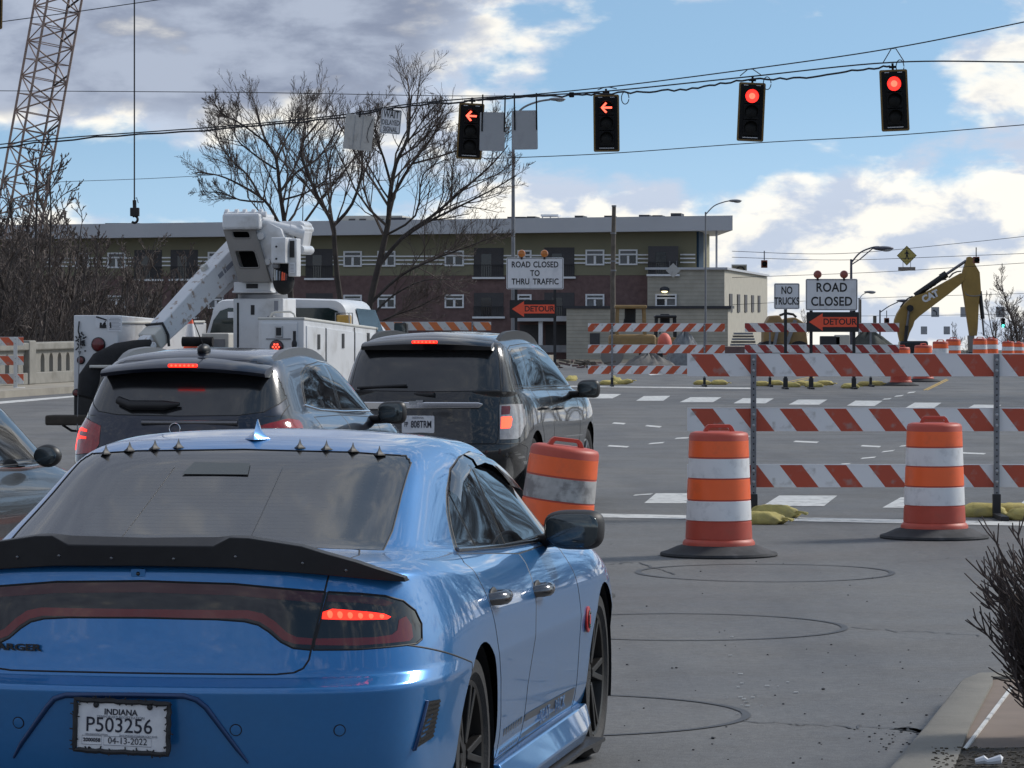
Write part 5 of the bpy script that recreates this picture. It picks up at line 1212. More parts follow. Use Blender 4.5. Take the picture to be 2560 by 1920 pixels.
for u, vt, Y, lb in ((2187, 789, 230, 'short far post left of the far lamp post'), (2150, 748, 280, 'thin far wooden pole right of the ROAD CLOSED sign')):
    p = W(u, vt, Y); g0 = gz(p.x, Y); mb = MB(); mb.tube([(p.x, Y, g0), (p.x, Y, p.z)], .11, 8); tag(mb.build('utility_pole', 'wood'), lb, 'utility pole')
# ---------------------------------------------------------------- far signs and signals
pm('pedyellow', (.42, .34, .10), .6, var=.06)
pm('signback_tan', (.24, .19, .13), .6, var=.1)
t, pn = hung_panel('pedestrian_sign', 'yellow diamond walking-person sign with plaque hung above the excavator', 2267, 639, 1, 1, 205, 0, 'pedyellow'); s_ = 205/F
mb = MB(); q = 25*s_; mb.prism([(0, q), (q, 0), (0, -q), (-q, 0)], -.006, -.002); dm = mb.build('diamond', 'pedyellow', t)
mb = MB(); qa = 24*s_; qb = 23*s_; A = [(0, qa), (qa, 0), (0, -qa), (-qa, 0)]; Bq = [(0, qb), (qb, 0), (0, -qb), (-qb, 0)]; mb.add([(x, -.008, z) for x, z in A]+[(x, -.008, z) for x, z in Bq], [(i, (i+1) % 4, 4+(i+1) % 4, 4+i) for i in range(4)]); mb.build('border', 'signblack', dm)
mb = MB(); k = s_*.92
mb.prism([(x*k, z*k) for x, z in [(-2.0, 13.5), (0, 15), (2, 13.5), (1.6, 10.8), (3.5, 9), (6.5, 4), (5.5, 3), (3, 6), (2.6, 1), (4.5, -6), (7, -11), (5, -11.5), (2, -6), (.2, -2), (-1.5, -7), (-4.5, -11.5), (-6, -10.5), (-3.5, -6), (-2, 1), (-2, 6), (-4.5, 3), (-6.5, 4.5), (-3.2, 9), (-1.4, 10.8)]], -.010, -.008); mb.build('walking_figure', 'signblack', dm)
for z, w_ in ((-7, 30), (-14, 18)): mb = MB(); mb.box((0, -.009, z*s_), (w_*s_, .002, .012)); mb.build('crosswalk_mark', 'signblack', dm)
mb = MB(); mb.box((0, 0, -33*s_), (43*s_, .01, 9*s_)); pq = mb.build('plaque', 'signback_tan', t)
lettering('panel_lettering', 'CROSSWALK', 7.5*s_, 'ink_grey', pq, (0, -.01, -33*s_), sx=.9)
for x in (-9.5, 9.5): mb = MB(); mb.box((x*s_, .01, -20*s_), (.03, .02, 34*s_)); mb.build('strap', 'galv', t)
pm('sighousing_red', (.20, .055, .03), .55, var=.15)
def far_signal(u, v, hpx, Y, label, mat, lit=None):
    p = W(u, v, Y); h_ = hpx*Y/F; t = thing('far_signal', label, 'traffic signal', p)
    n = 3 if lit else 1
    for i in range(n):
        z = (h_/2-h_/n*(i+.5)); mb = MB(); mb.box((0, .1, z), (.33, .3, h_/n*.96)); hs = mb.build('housing', mat, t, bevel=.02)
        mb = MB(); mb.lathe([(.004, .02), (.14, .0)], 20, Tr((0, -.055, z), rx=R(90)), caps=False); mb.build('lens', 'siggreen' if lit and i == 2 else 'lensdark', hs)
        mb = MB(); mb.lathe([(.155, 0), (.155, .17), (.145, .17), (.145, 0)], 18, Tr((0, -.05, z), rx=R(90)), caps=False); mb.build('visor', mat, hs)
    mb = MB(); mb.tube([(0, .1, h_/2), (0, .1, h_/2+.5)], .03, 6); mb.build('hanger', 'wire', t)
far_signal(1911, 660, 20, 205, 'small rust-red signal hung left of the ROAD CLOSED sign', 'sighousing_red')
far_signal(2441, 650, 17, 205, 'small rust-red signal hung at the excavator arm\'s tip', 'sighousing_red')
far_signal(2217, 802, 15, 260, 'small rust-red signal low behind the far right barricade', 'sighousing_red')
far_signal(2508, 807, 23, 330, 'far signal showing green at the right edge', 'sigblack', 'green')
def arrow_sign(u, v, wpx, hpx, Y, label, pts):
    t, pn = hung_panel('turn_sign', label, u, v, wpx, hpx, Y, 0, 'signback'); s_ = Y/F
    if pts:
        mb = MB(); mb.tube([(x*s_, -.012, z*s_) for x, z in pts], 1.3*s_, 5); x, z = pts[-1]; mb.build('arrow_stem', 'signblack', pn)
        d = -1 if x < 0 else 1; mb = MB(); mb.prism([((x+d*4)*s_, z*s_), (x*s_, (z+3.5)*s_), (x*s_, (z-3.5)*s_)], -.016, -.010); mb.build('arrow_head', 'signblack', pn)
arrow_sign(2338, 780, 20, 25, 300, 'small far left-turn arrow sign inside the excavator\'s crook', [(4, -8), (3, 0), (-2, 4)])
arrow_sign(2408, 780, 14, 25, 300, 'small far sign half hidden by the excavator stick', None)
arrow_sign(2501, 780, 22, 26, 300, 'small far straight-and-right arrow sign near the right edge', [(-3, -8), (-3, 2), (4, 5)])
arrow_sign(2310, 826, 16, 20, 280, 'small dark grey square sign left below the left-turn arrow', None); arrow_sign(2367, 826, 16, 20, 280, 'small dark grey square sign right below the left-turn arrow', None)
t, pn = hung_panel('warning_sign', 'pale blank diamond sign back before the building\'s balcony', 1683, 676, 1, 1, 200, 0, 'signback'); q = 18.5*200/F; mb = MB(); mb.prism([(0, q), (q, 0), (0, -q), (-q, 0)], -.006, -.002); mb.build('diamond', 'signback_old', t)
mb = MB(); mb.box((-.18, .01, .15), (.03, .02, .7)); mb.build('strap', 'galv', t); mb = MB(); mb.box((.18, .01, .15), (.03, .02, .7)); mb.build('strap', 'galv', t)
# ---------------------------------------------------------------- the long building
pm('olive', (.225, .212, .140), .8, var=.08, scale=.3)
pm('brick', (.155, .098, .094), .85, var=.25, scale=2.5)
pm('beigeblock', (.44, .41, .345), .85, var=.12, scale=1.5)
pm('fascia', (.50, .51, .54), .6, var=.05, scale=.2)
pm('soffit', (.50, .48, .43), .7, var=.05)
pm('winframe', (.80, .81, .83), .5, var=.04)
pm('winglass', (.012, .016, .022), .08, spec=.6, var=0)
pm('blueglass', (.03, .055, .09), .7, spec=.1, var=.2, scale=1)
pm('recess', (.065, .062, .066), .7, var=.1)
pm('balcony', (.035, .036, .04), .5, metal=.3, var=.1)
pm('blind', (.16, .165, .17), .5, var=.2, scale=4)
pm('roofkit', (.035, .037, .045), .6, var=.1)
pm('fasciadark', (.30, .27, .22), .9, var=0)
pm('warmlamp', (.8, .7, .4), .4, var=0, emit=(1, .85, .5), estr=1.0)
pm('boardtan', (.22, .19, .13), .7, var=.1)
BA = Vector(((1835-1280)/F*271, 271)); BB = Vector(((100-1280)/F*277, 277)); bd = (BB-BA).normalized(); BZ = -2.2
BL = thing('long_building', 'long flat-roofed building with olive top floor, dark brick and pale block end', 'building', (BA.x, BA.y, BZ), math.atan2(-bd.y, -bd.x))
def fac(u, v):
    k = (u-1280)/F; t = (k*BA.y-BA.x)/(bd.x-k*bd.y); Y = BA.y+t*bd.y
    return -t, H-(v-YH)*Y/F-BZ
def bbox(name, u0, u1, v0, v1, y0, y1, mat, par=BL, bevel=0):
    (xa, za), (xb, zb) = fac(u0, v0), fac(u1, v1); mb = MB(); mb.box(((xa+xb)/2, (y0+y1)/2, (za+zb)/2), (abs(xb-xa), y1-y0, abs(za-zb))); return mb.build(name, mat, par)
def quad4(name, pts, y0, y1, mat, par=BL):
    P = [fac(*p) for p in pts]; mb = MB(); mb.prism(P, y0, y1); return mb.build(name, mat, par)
quad4('upper_wall', [(-60, 690), (1741, 688), (1741, 574), (-60, 596)], 0, 14, 'olive')
quad4('brick_wall', [(-60, 900), (1621, 900), (1621, 688.6), (-60, 690.6)], 0, 14, 'brick')
x0, z0 = fac(1621, 673.5); x1, _ = fac(1813, 673.5)
mb = MB(); mb.prism([(x0, 0), (x1, 0), (x1, z0), (x0, z0)], -.8, 58); blk = mb.build('block_wing', 'beigeblock', BL)
mb = MB(); mb.box(((x0+x1)/2, -.85, z0+.05), (x1-x0+.3, .4, .16)); mb.build('coping', 'fascia', BL)
mb = MB(); mb.box((x1+.02, 28, z0+.05), (.4, 58, .16)); mb.build('coping', 'fascia', BL)
# podium
xa, za = fac(1430, 770); xb, _ = fac(1828, 770); mb = MB(); mb.box(((xa+xb)/2, -2.2, za/2), (xb-xa, 3.2, za)); mb.build('podium', 'beigeblock', BL)
mb = MB(); mb.box(((xa+xb)/2, -2.2, za+.05), (xb-xa+.5, 3.5, .2)); mb.build('coping', 'roofkit', BL)
# block courses on the pale walls
for v in range(680, 770, 10):
    (xa, z), (xb, _) = fac(1622, v), fac(1812, v); mb = MB(); mb.box(((xa+xb)/2, -.803, z), (xb-xa, .012, .03)); mb.build('joint', 'fasciadark', BL)
for v in range(780, 900, 9):
    (xa, z), (xb, _) = fac(1431, v), fac(1827, v); mb = MB(); mb.box(((xa+xb)/2, -3.803, z), (xb-xa, .012, .03)); mb.build('joint', 'fasciadark', BL)
# roof with deep fascia, overhanging to the right
P = [(-60, 565, 600), (1835, 540, 577)]
(xa, zt), (_, zb) = fac(-60, 565), fac(-60, 600); (xc, zt2), (_, zb2) = fac(1835, 540), fac(1835, 577)
mb = MB(); mb.add([(xa, -1.6, zb), (xc, -1.6, zb2), (xc, -1.6, zt2), (xa, -1.6, zt), (xa, 20, zb), (xc-2.6, 20, zb2), (xc-2.6, 20, zt2), (xa, 20, zt)], [(0, 1, 2, 3), (5, 4, 7, 6), (1, 5, 6, 2), (4, 0, 3, 7), (3, 2, 6, 7), (4, 5, 1, 0)]); mb.build('roof', 'fascia', BL)
x1_, _ = fac(1741, 600); mb = MB(); mb.box((x1_+.02, 2.6, fac(1741, 630)[1]), (.3, 5, 4)); mb.build('glazed_end', 'blueglass', BL)
bbox('roof_column', 1790, 1795, 577, 672, -.6, -.45, 'fascia')
for u0, u1, v0, v1 in ((1264, 1310, 541, 548), (1313, 1334, 540, 548), (1433, 1454, 538, 544), (1507, 1530, 538, 545), (1594, 1620, 536, 543), (1628, 1652, 537, 542), (1674, 1700, 532, 542), (1060, 1085, 545, 554), (970, 1010, 543, 556), (255, 340, 557, 565), (560, 610, 550, 562)): bbox('roof_unit', u0, u1, v0, v1, 1, 4, 'roofkit')
bbox('roof_rack', 1348, 1392, 535, 540, 1, 3, 'winframe'); bbox('penthouse', 830, 985, 536, 556, 4, 10, 'soffit')
for u in (1350, 1370, 1390): bbox('rack_leg', u-1, u+1, 539, 547, 1.5, 1.7, 'winframe')
for u in (858, 885, 930): bbox('penthouse_window', u-8, u+8, 544, 549, 3.9, 3.99, 'recess')
# openings
def window(u0, u1, v0, v1, y=0.0):
    (xa, zt), (xb, zb) = fac(u0, v0), fac(u1, v1); w_, h_ = xb-xa, zt-zb; xm = (xa+xb)/2
    mb = MB(); f = .11
    for c_, d in (((xm, y, zt-f/2), (w_, .16, f)), ((xm, y, zb+f/2), (w_, .16, f)), ((xa+f/2, y, (zt+zb)/2), (f, .16, h_-2*f)), ((xb-f/2, y, (zt+zb)/2), (f, .16, h_-2*f)), ((xm, y, zt-h_*.32), (w_-2*f, .14, f)), ((xm, y, zb+h_*.34), (f*1.5, .14, h_*.62-f))): mb.box((c_[0], c_[1]-.05, c_[2]), d)
    o = mb.build('window', 'winframe', BL)
    for a, b, c_, d in ((xa+f, xb-f, zt-h_*.28, zt-f), (xa+f, xm-f, zb+f, zt-h_*.35), (xm+f, xb-f, zb+f, zt-h_*.35)): mb = MB(); mb.box(((a+b)/2, y-.015, (c_+d)/2), (b-a, .02, d-c_)); mb.build('pane', 'blind' if (int(u0*7+a*31) % 5) < 2 else 'winglass', o)
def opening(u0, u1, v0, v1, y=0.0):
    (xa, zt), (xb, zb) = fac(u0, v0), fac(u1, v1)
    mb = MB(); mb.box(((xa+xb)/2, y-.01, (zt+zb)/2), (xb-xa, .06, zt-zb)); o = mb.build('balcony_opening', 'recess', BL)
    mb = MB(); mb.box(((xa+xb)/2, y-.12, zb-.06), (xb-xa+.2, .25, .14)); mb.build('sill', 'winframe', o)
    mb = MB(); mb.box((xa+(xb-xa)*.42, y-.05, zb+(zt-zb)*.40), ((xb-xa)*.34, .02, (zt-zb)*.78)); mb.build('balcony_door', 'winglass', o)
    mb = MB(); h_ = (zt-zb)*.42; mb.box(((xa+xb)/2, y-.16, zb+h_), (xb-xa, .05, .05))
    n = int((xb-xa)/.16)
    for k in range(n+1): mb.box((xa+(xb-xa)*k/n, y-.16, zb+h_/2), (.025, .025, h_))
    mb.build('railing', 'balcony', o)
ups = [(187, 222), (269, 314), (520, 560), (859, 905), (944, 989), (1112, 1160), (1294, 1329), (1464, 1511), (1547, 1594)]
for a, b in ups:
    dv = (1835-a)*.006; window(a, b, 622+dv, 661+dv)
    if b < 1540: window(a, b, 734+dv*.5, 768+dv*.5)
ops = [(336, 405), (427, 495), (765, 832), (590, 650), (1185, 1259), (1361, 1436)]
for a, b in ops:
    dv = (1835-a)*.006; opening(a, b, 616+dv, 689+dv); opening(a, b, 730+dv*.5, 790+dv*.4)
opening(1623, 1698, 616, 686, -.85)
# white triple bands between the upper windows
xsb = [(100, 187), (222, 269), (314, 336), (405, 427), (495, 520), (560, 590), (650, 765), (832, 859), (905, 944), (989, 1112), (1160, 1185), (1259, 1294), (1329, 1361), (1436, 1464), (1511, 1547), (1594, 1621), (1700, 1739)]
for a, b in xsb:
    dv = (1835-a)*.006
    for v in (634, 643.5, 653.5): bbox('white_band', a+.5, b-.5, v+dv, v+3.4+dv, -.12, -.005, 'winframe')
# right end
window(1641, 1694, 735, 767, -.86)
p = fac(1665, 724); mb = MB(); mb.ell((p[0], -1.2, p[1]), (.35, .3, .22), 12, 8); wl_ = mb.build('wall_lamp', 'roofkit', BL, smooth=60); mb = MB(); mb.ell((p[0], -1.25, p[1]-.12), (.25, .22, .12), 12, 8); mb.build('lamp_bulb', 'warmlamp', wl_)
for k in range(5):
    y = 6+k*9.5; mb = MB(); mb.box((x1+.02, y, z0-2.4), (.1, 3.2, 1.35)); mb.build('side_window', 'recess', BL)
# porch at ground level
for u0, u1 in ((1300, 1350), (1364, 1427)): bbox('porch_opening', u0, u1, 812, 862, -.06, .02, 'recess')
bbox('porch_roof', 1295, 1433, 790, 803, -1.8, -.02, 'fascia'); bbox('porch_column', 1352, 1362, 803, 868, -1.5, -1.1, 'winframe'); bbox('porch_column', 1425, 1431, 803, 868, -1.5, -1.1, 'winframe')
bbox('railing_panel', 1290, 1433, 862, 880, -2.4, -2.3, 'galv')
bbox('podium_door', 1488, 1512, 832, 866, -3.86, -3.8, 'recess')
t = thing('roof_billboard', 'pale billboard frame with round emblem behind the building\'s right end', 'billboard', (W(1848, 690, 340).x, 340, H+(773-690)*340/F))
mb = MB(); mb.box((0, 0, .6), (38*340/F, .3, 24*340/F)); bb = mb.build('board', 'soffit', t); mb = MB(); mb.box((.0, -.17, .55), (33*340/F, .04, 20*340/F)); mb.build('poster', 'boardtan', bb)
mb = MB(); mb.tube([(.1+.35*math.cos(a), -.2, .5+.33*math.sin(a)) for a in np.linspace(0, 6.28, 20)[:-1]], .07, 6, closed=True); mb.build('emblem', 'signblack', bb)
for x in (-.5, .5): mb = MB(); mb.box((x, .2, -2), (.12, .12, 5.4)); mb.build('strut', 'galv', t)
# ---------------------------------------------------------------- white bucket truck
pm('truckwhite', (.68, .69, .71), .35, coat=.3, var=.05, scale=3, dirt=(.34, .32, .29), dirtamt=.5, dscale=2.5)
pm('boomwhite', (.70, .71, .73), .45, var=.06, scale=3, dirt=(.26, .15, .08), dirtamt=.8, dscale=11, dlo=.56, dhi=.66)
pm('platetan', (.23, .215, .20), .55, var=.08, scale=4)
pm('truckglass', (.010, .022, .022), .06, spec=.6, var=0)
pm('canvas', (.014, .014, .016), .9, var=.3, scale=8, bump=.8, bscale=14)
pm('bumpwood', (.055, .045, .035), .85, var=.3, scale=5)
pm('coneorange', (.95, .14, .06), .5, var=.05)
pm('redreflector', (.13, .012, .014), .25, coat=.5, var=.2, scale=30)
pm('ivory', (.55, .54, .50), .5, var=.05)
pm('amberlamp', (.42, .24, .03), .3, coat=.5, var=.15, scale=15)
TK = thing('bucket_truck', 'white utility bucket truck with folded rusty boom and black-covered bucket', 'truck', (-3.44, 40.4, 0), -.2)
def tbox(name, x0, x1, y0, y1, z0, z1, mat='truckwhite', par=TK, bevel=.012):
    mb = MB(); mb.box(((x0+x1)/2, (y0+y1)/2, (z0+z1)/2), (x1-x0, y1-y0, z1-z0)); return mb.build(name, mat, par, bevel=bevel)
def slab(name, rings, mat='truckwhite', par=TK, bevel=.01): mb = MB(); mb.loft(rings); return mb.build(name, mat, par, bevel=bevel)
def rect(x0, x1, z0, z1, y): return [(x0, y, z0), (x1, y, z0), (x1, y, z1), (x0, y, z1)]
Lb = slab('left_body', [rect(-1.275, -.78, 1.0, 1.866, 0), rect(-1.23, -.78, 1.0, 1.77, 3.4)])
tbox('top_rail', -.80, -.76, .05, 3.3, 1.77, 1.80, 'ivory', Lb)
Rb = slab('right_body', [rect(.77, 1.265, .90, 1.818, 0), rect(.77, 1.20, .90, 1.695, 3.6)])
slab('top_cap', [rect(.76, 1.275, 1.815, 1.845, -.005), rect(.76, 1.21, 1.692, 1.722, 3.6)], 'ivory', Rb)
tbox('bed_floor', -.79, .78, .05, 3.5, .95, 1.15, 'mattblack')
# left body rear: lamps, decal, warning card, chain
def disc(name, x, z, r, mat, par, y=-.002, d=.03, ring=True):
    mb = MB(); mb.lathe([(r, 0), (r, d*.6), (r*.8, d), (.004, d*1.1)], 24, Tr((x, y, z), rx=R(90))); o = mb.build(name, mat, par, smooth=40)
    if ring: mb = MB(); mb.tube([(x+r*math.cos(a), y-.004, z+r*math.sin(a)) for a in np.linspace(0, 6.283, 25)[:-1]], .012, 6, closed=True); mb.build('lamp_ring', 'mattblack', o, smooth=60)
    return o
disc('tail_lamp', -.997, 1.553, .068, 'redreflector', Lb); disc('reverse_lamp', -1.015, 1.385, .058, 'clear_lens', Lb); disc('side_lamp', -1.191, 1.386, .035, 'redreflector', Lb); disc('marker_lamp', -1.242, 1.035, .034, 'redreflector', Lb)
mb = MB(); mb.box((-.96, -.004, 1.79), (.14, .004, .12)); dc = mb.build('warning_decal', 'signwhite', Lb)
mb = MB(); mb.box((-.945, -.008, 1.745), (.075, .004, .035)); mb.box((-.97, -.008, 1.772), (.02, .004, .03)); mb.box((-.925, -.008, 1.77), (.02, .004, .03)); mb.tube([(-.945, -.009, 1.765), (-.905, -.009, 1.815), (-1.02, -.009, 1.85)], .008, 5); mb.tube([(-.86, -.009, 1.73), (-.865, -.009, 1.79)], .008, 5); mb.build('decal_picture', 'signblack', dc)
mb = MB(); mb.box((-.815, -.004, 1.775), (.16, .004, .16)); wc = mb.build('warning_card', 'signwhite', Lb)
for k in range(9): mb = MB(); mb.box((-.815, -.0075, 1.835-.015*k), (.13-.03*(k % 3 == 0), .002, .004)); mb.build('print_line', 'ink_grey', wc)
rn = random.Random(3); mb = MB()
for k in range(40): a = (-1.19+rn.gauss(0, .022), -.02-rn.random()*.02, 1.58+rn.gauss(0, .05)); mb.tube([a, (a[0]+rn.gauss(0, .02), a[1], a[2]+rn.gauss(0, .02))], .008, 5)
mb.tube([(-1.205, -.02, 1.80), (-1.215, -.025, 1.70), (-1.19, -.02, 1.60)], .008, 5); mb.build('chain', 'mattblack', Lb)
mb = MB(); mb.tube([(-1.09, -.45, .62), (-1.085, -.42, 1.2), (-1.08, -.40, 1.62)], .006, 5); mb.build('whip_rod', 'galv', TK)
tbox('mud_flap', -1.275, -.85, .0, .03, .72, 1.0, 'mattblack')
bpz = tbox('bumper', -1.45, 1.35, -.45, -.15, .700, .806, 'bumpwood', bevel=.02); mb = MB(); mb.tube([(-1.30, -.3, .70), (-1.2, -.3, .64), (-1.05, -.3, .63), (-.9, -.3, .66)], .014, 6); mb.build('hose', 'mattblack', bpz)
tbox('chassis', -.5, .5, -.2, 5.9, .55, .80, 'mattblack')
# right body rear face
tbox('rear_door', .80, 1.20, -.02, .0, 1.05, 1.79, 'truckwhite', Rb); dl = tbox('latch', .955, 1.045, -.035, -.015, 1.63, 1.755, 'steel', Rb); tbox('latch_recess', .972, 1.028, -.04, -.034, 1.65, 1.735, 'mattblack', dl, 0)
tbox('door_lip', .86, 1.13, -.03, -.018, 1.610, 1.622, 'galv', Rb, 0); sw = tbox('switch_box', .672, .745, .70, .80, 1.72, 1.86, 'galv')
for z in (1.755, 1.79, 1.825): disc('switch', .71, z, .011, 'mattblack', sw, .69, .01, False)
o = disc('brake_lamp', .975, 1.530, .066, 'redreflector', Rb, -.02)
for k in range(9):
    a = 2*math.pi*k/6; r_ = .032 if k < 6 else .0
    if k > 6: continue
    mb = MB(); mb.ell((.975+r_*math.cos(a), -.052, 1.530+r_*math.sin(a)), (.011, .006, .011), 8, 6); mb.build('lit_led', 'led_hot', o)
mb = MB(); mb.tube([(.80, .3, 1.82), (.84, .3, 1.89), (.88, .3, 1.902), (1.04, .3, 1.902), (1.08, .3, 1.88), (1.11, .3, 1.80)], .011, 8); mb.build('grab_handle', 'ivory', Rb, smooth=60)
mb = MB(); mb.ell((1.17, -.03, 1.56), (.03, .02, .05), 10, 8); mb.box((1.17, -.02, 1.64), (.03, .02, .12)); mb.build('door_holder', 'mattblack', Rb)
# right body side doors
for y0, y1 in ((.10, .95), (1.02, 2.35), (2.42, 3.5)):
    f = lambda y: (1.265-.065*y/3.6+.006, 1.818-.123*y/3.6)
    mb = MB(); (xa, za), (xb, zb) = f(y0), f(y1); mb.add([(xa-.01, y0, 1.0), (xb-.01, y1, 1.0), (xb-.01, y1, zb-.06), (xa-.01, y0, za-.06), (xa+.006, y0, 1.0), (xb+.006, y1, 1.0), (xb+.006, y1, zb-.06), (xa+.006, y0, za-.06)], [(4, 5, 6, 7), (0, 4, 7, 3), (5, 1, 2, 6), (3, 7, 6, 2), (0, 1, 5, 4)]); d = mb.build('side_door', 'truckwhite', Rb, bevel=.004)
    ym = (y0+y1)/2+.1; mb = MB(); mb.box((f(ym)[0]+.008, ym, 1.58), (.012, .10, .16)); mb.build('door_latch', 'mattblack', d)
    mb = MB(); mb.box((f(y1)[0]+.002, y1+.035, 1.35), (.006, .02, .75)); mb.build('door_gap', 'seam', d)
# pedestal and turret
ped = tbox('pedestal', .24, .80, .90, 1.45, 1.15, 2.045, bevel=.01)
tbox('pedestal_slot', .44, .48, .893, .902, 1.87, 1.975, 'mattblack', ped, 0); tbox('pedestal_seam', .285, .305, .893, .902, 1.35, 2.0, 'seam', ped, 0); tbox('pedestal_label', .70, .745, .893, .902, 1.90, 2.02, 'ink_grey', ped, 0)
mb = MB(); mb.lathe([(.27, 2.045), (.27, 2.09), (.25, 2.10), (.25, 2.13)], 28, Tr((.50, 1.17, 0))); mb.build('slew_ring', 'galv', TK, smooth=40)
tur = tbox('turret_base', .255, .67, .86, 1.45, 2.115, 2.225, bevel=.01); tbox('turret_lip', .24, .69, .84, 1.47, 2.105, 2.130, 'truckwhite', tur); tbox('name_plate', .40, .53, .852, .862, 2.155, 2.205, 'mattblack', tur, 0)
# leaning turret plate with two openings
def plate_ring(z0, z1, holes):
    pass
mb = MB(); y0, y1 = .72, .78
sl = lambda z: .18+(2.785-z)/(2.785-2.225)*.17
def PQ(z, a, b): return [(sl(z)+a, y0, z), (sl(z)+b, y0, z), (sl(z)+b, y1, z), (sl(z)+a, y1, z)]
W0 = .355
mb.loft([PQ(2.225, 0, W0), PQ(2.375, 0, W0)]); mb.loft([PQ(2.565, 0, W0), PQ(2.695, 0, W0)]); mb.loft([PQ(2.775, 0, W0), PQ(2.79, 0, W0)])
mb.loft([PQ(2.375, 0, .055), PQ(2.565, 0, .055)]); mb.loft([PQ(2.375, .285, W0), PQ(2.565, .285, W0)]); mb.loft([PQ(2.695, 0, .085), PQ(2.775, 0, .085)]); mb.loft([PQ(2.695, .285, W0), PQ(2.775, .285, W0)])
mb.build('turret_plate', 'platetan', tur)
for zc, zh, a, b in ((2.47, .19, .055, .285), (2.735, .08, .085, .285)):
    P = []
    for p in rrect(b-a, zh, .03): P.append((sl(zc+p[1])+(a+b)/2+p[0], p[1]+zc))
    mb = MB(); n = len(P); mb.tube([(x, .722, z) for x, z in P], .010, 6, closed=True); mb.build('opening_rim', 'platetan', tur, smooth=60)
mb = MB(); mb.loft([PQ(2.225, .02, W0-.02), PQ(2.78, .02, W0-.02)], T=Matrix.Translation((0, .30, 0))); mb.build('inner_plate', 'wellblack', tur)
for a in (0, W0-.012):
    mb = MB(); mb.loft([[(sl(z)+a, .78, z), (sl(z)+a+.012, .78, z), (sl(z)+a+.012, 1.30, z), (sl(z)+a, 1.30, z)] for z in (2.225, 2.79)]); mb.build('turret_side', 'truckwhite', tur)
# side body of the turret towards the cylinder
mb = MB(); mb.prism([(.53, 2.79), (.56, 2.92), (.80, 2.80), (.88, 2.60), (.74, 2.225), (.70, 2.225)], .80, 1.25); mb.build('turret_flank', 'truckwhite', tur, bevel=.01)
mb = MB(); mb.tube([(.585, .74, 2.72), (.585, .86, 2.72)], .042, 14); mb.tube([(.66, .74, 2.44), (.66, .86, 2.44)], .035, 14); mb.build('pin', 'truckwhite', tur, smooth=40)
# head cap
cap = tbox('head_cap', .18, .60, .66, 1.30, 2.79, 2.965, bevel=.03); mb = MB()
for x in (.20, .31, .40, .50, .58): mb.tube([(x-.018, .80, 2.97), (x+.018, .80, 2.97)], .045, 12)
mb.tube([(.17, .80, 2.955), (.64, .80, 2.955)], .032, 12); mb.build('hinge_pin', 'truckwhite', cap, smooth=40)
# upper cylinder and boom head
mb = MB(); mb.tube([(.58, .82, 2.87), (.88, .95, 2.79)], .050, 14); mb.tube([(.86, .94, 2.795), (1.0, 1.0, 2.75)], .058, 14); mb.build('lift_cylinder', 'truckwhite', tur, smooth=40)
mb = MB(); mb.prism([(.72, 2.885), (.95, 2.89), (1.0, 2.86), (1.0, 2.76), (.965, 2.56), (.93, 2.54), (.90, 2.60), (.90, 2.74), (.74, 2.80)], 1.05, 1.40); bh = mb.build('boom_head', 'truckwhite', tur, bevel=.02, seg=3)
mb = MB(); mb.tube([(.96, 1.0, 2.575), (.96, 1.44, 2.575)], .05, 14); mb.tube([(.96, .96, 2.80), (.96, 1.44, 2.80)], .045, 14); mb.build('pin', 'truckwhite', bh, smooth=40)
# control cabinet and tool bag
cb = tbox('control_box', .785, .945, .45, .75, 2.42, 2.70, bevel=.012); 
for z in (2.47, 2.60): disc('cap', .845, z, .011, 'mattblack', cb, .448, .008, False)
c2 = tbox('control_panel', .935, 1.03, .60, .78, 2.28, 2.69, 'truckwhite', bevel=.01); tbox('panel_window', .955, 1.005, .592, .602, 2.485, 2.665, 'mattblack', c2, 0); tbox('panel_label', .955, 1.01, .592, .601, 2.32, 2.43, 'signwhite', c2, 0)
for k in range(6): tbox('label_line', .962, 1.002, .5895, .592, 2.335+.015*k, 2.339+.015*k, 'ink_grey', c2, 0)
tbox('junction_box', .785, .845, .50, .62, 2.37, 2.42, 'galv')
mb = MB(); mb.ell((.86, .70, 2.23), (.115, .14, .145), 18, 12); mb.box((.86, .75, 2.36), (.20, .2, .16)); bg_ = mb.build('tool_bag', 'canvas', TK, smooth=60)
for k, (x, m) in enumerate(((.80, 'ivory'), (.82, 'steel'), (.85, 'galv'), (.88, 'coneorange'), (.90, 'coneorange'), (.92, 'redreflector'))): mb = MB(); mb.tube([(x, .56, 2.24), (x-.005+.002*k, .57, 2.36-.01*k)], .009, 6); mb.build('tool', m, bg_)
# main boom, folded down to the left rear
B0, B1 = Vector((.17, 1.18, 2.50)), Vector((-.40, .18, 1.66))
d = (B1-B0).normalized(); sx = d.cross(Vector((0, 0, 1))).normalized(); up = sx.cross(d).normalized()
def boxring(p, w_, h_): return [tuple(p+sx*(a*w_)+up*(b*h_)) for a, b in ((-1, -1), (1, -1), (1, 1), (-1, 1))]
mb = MB(); mb.loft([boxring(B0-d*.2, .105, .155), boxring(B0+d*.62, .105, .140), boxring(B1, .095, .105)]); bm_ = mb.build('boom', 'boomwhite', TK, bevel=.012)
mb = MB(); mb.loft([boxring(B0-d*.2-up*.20, .055, .05), boxring(B0+d*.45-up*.17, .055, .05)]); mb.build('boom_stiffener', 'truckwhite', bm_, bevel=.006)
mb = MB(); q = B0+d*.42+up*.165; mb.loft([boxring(q-d*.02, .03, .03), boxring(q+d*.05, .03, .035)]); mb.build('boom_rest', 'ivory', bm_, bevel=.006)
mb = MB()
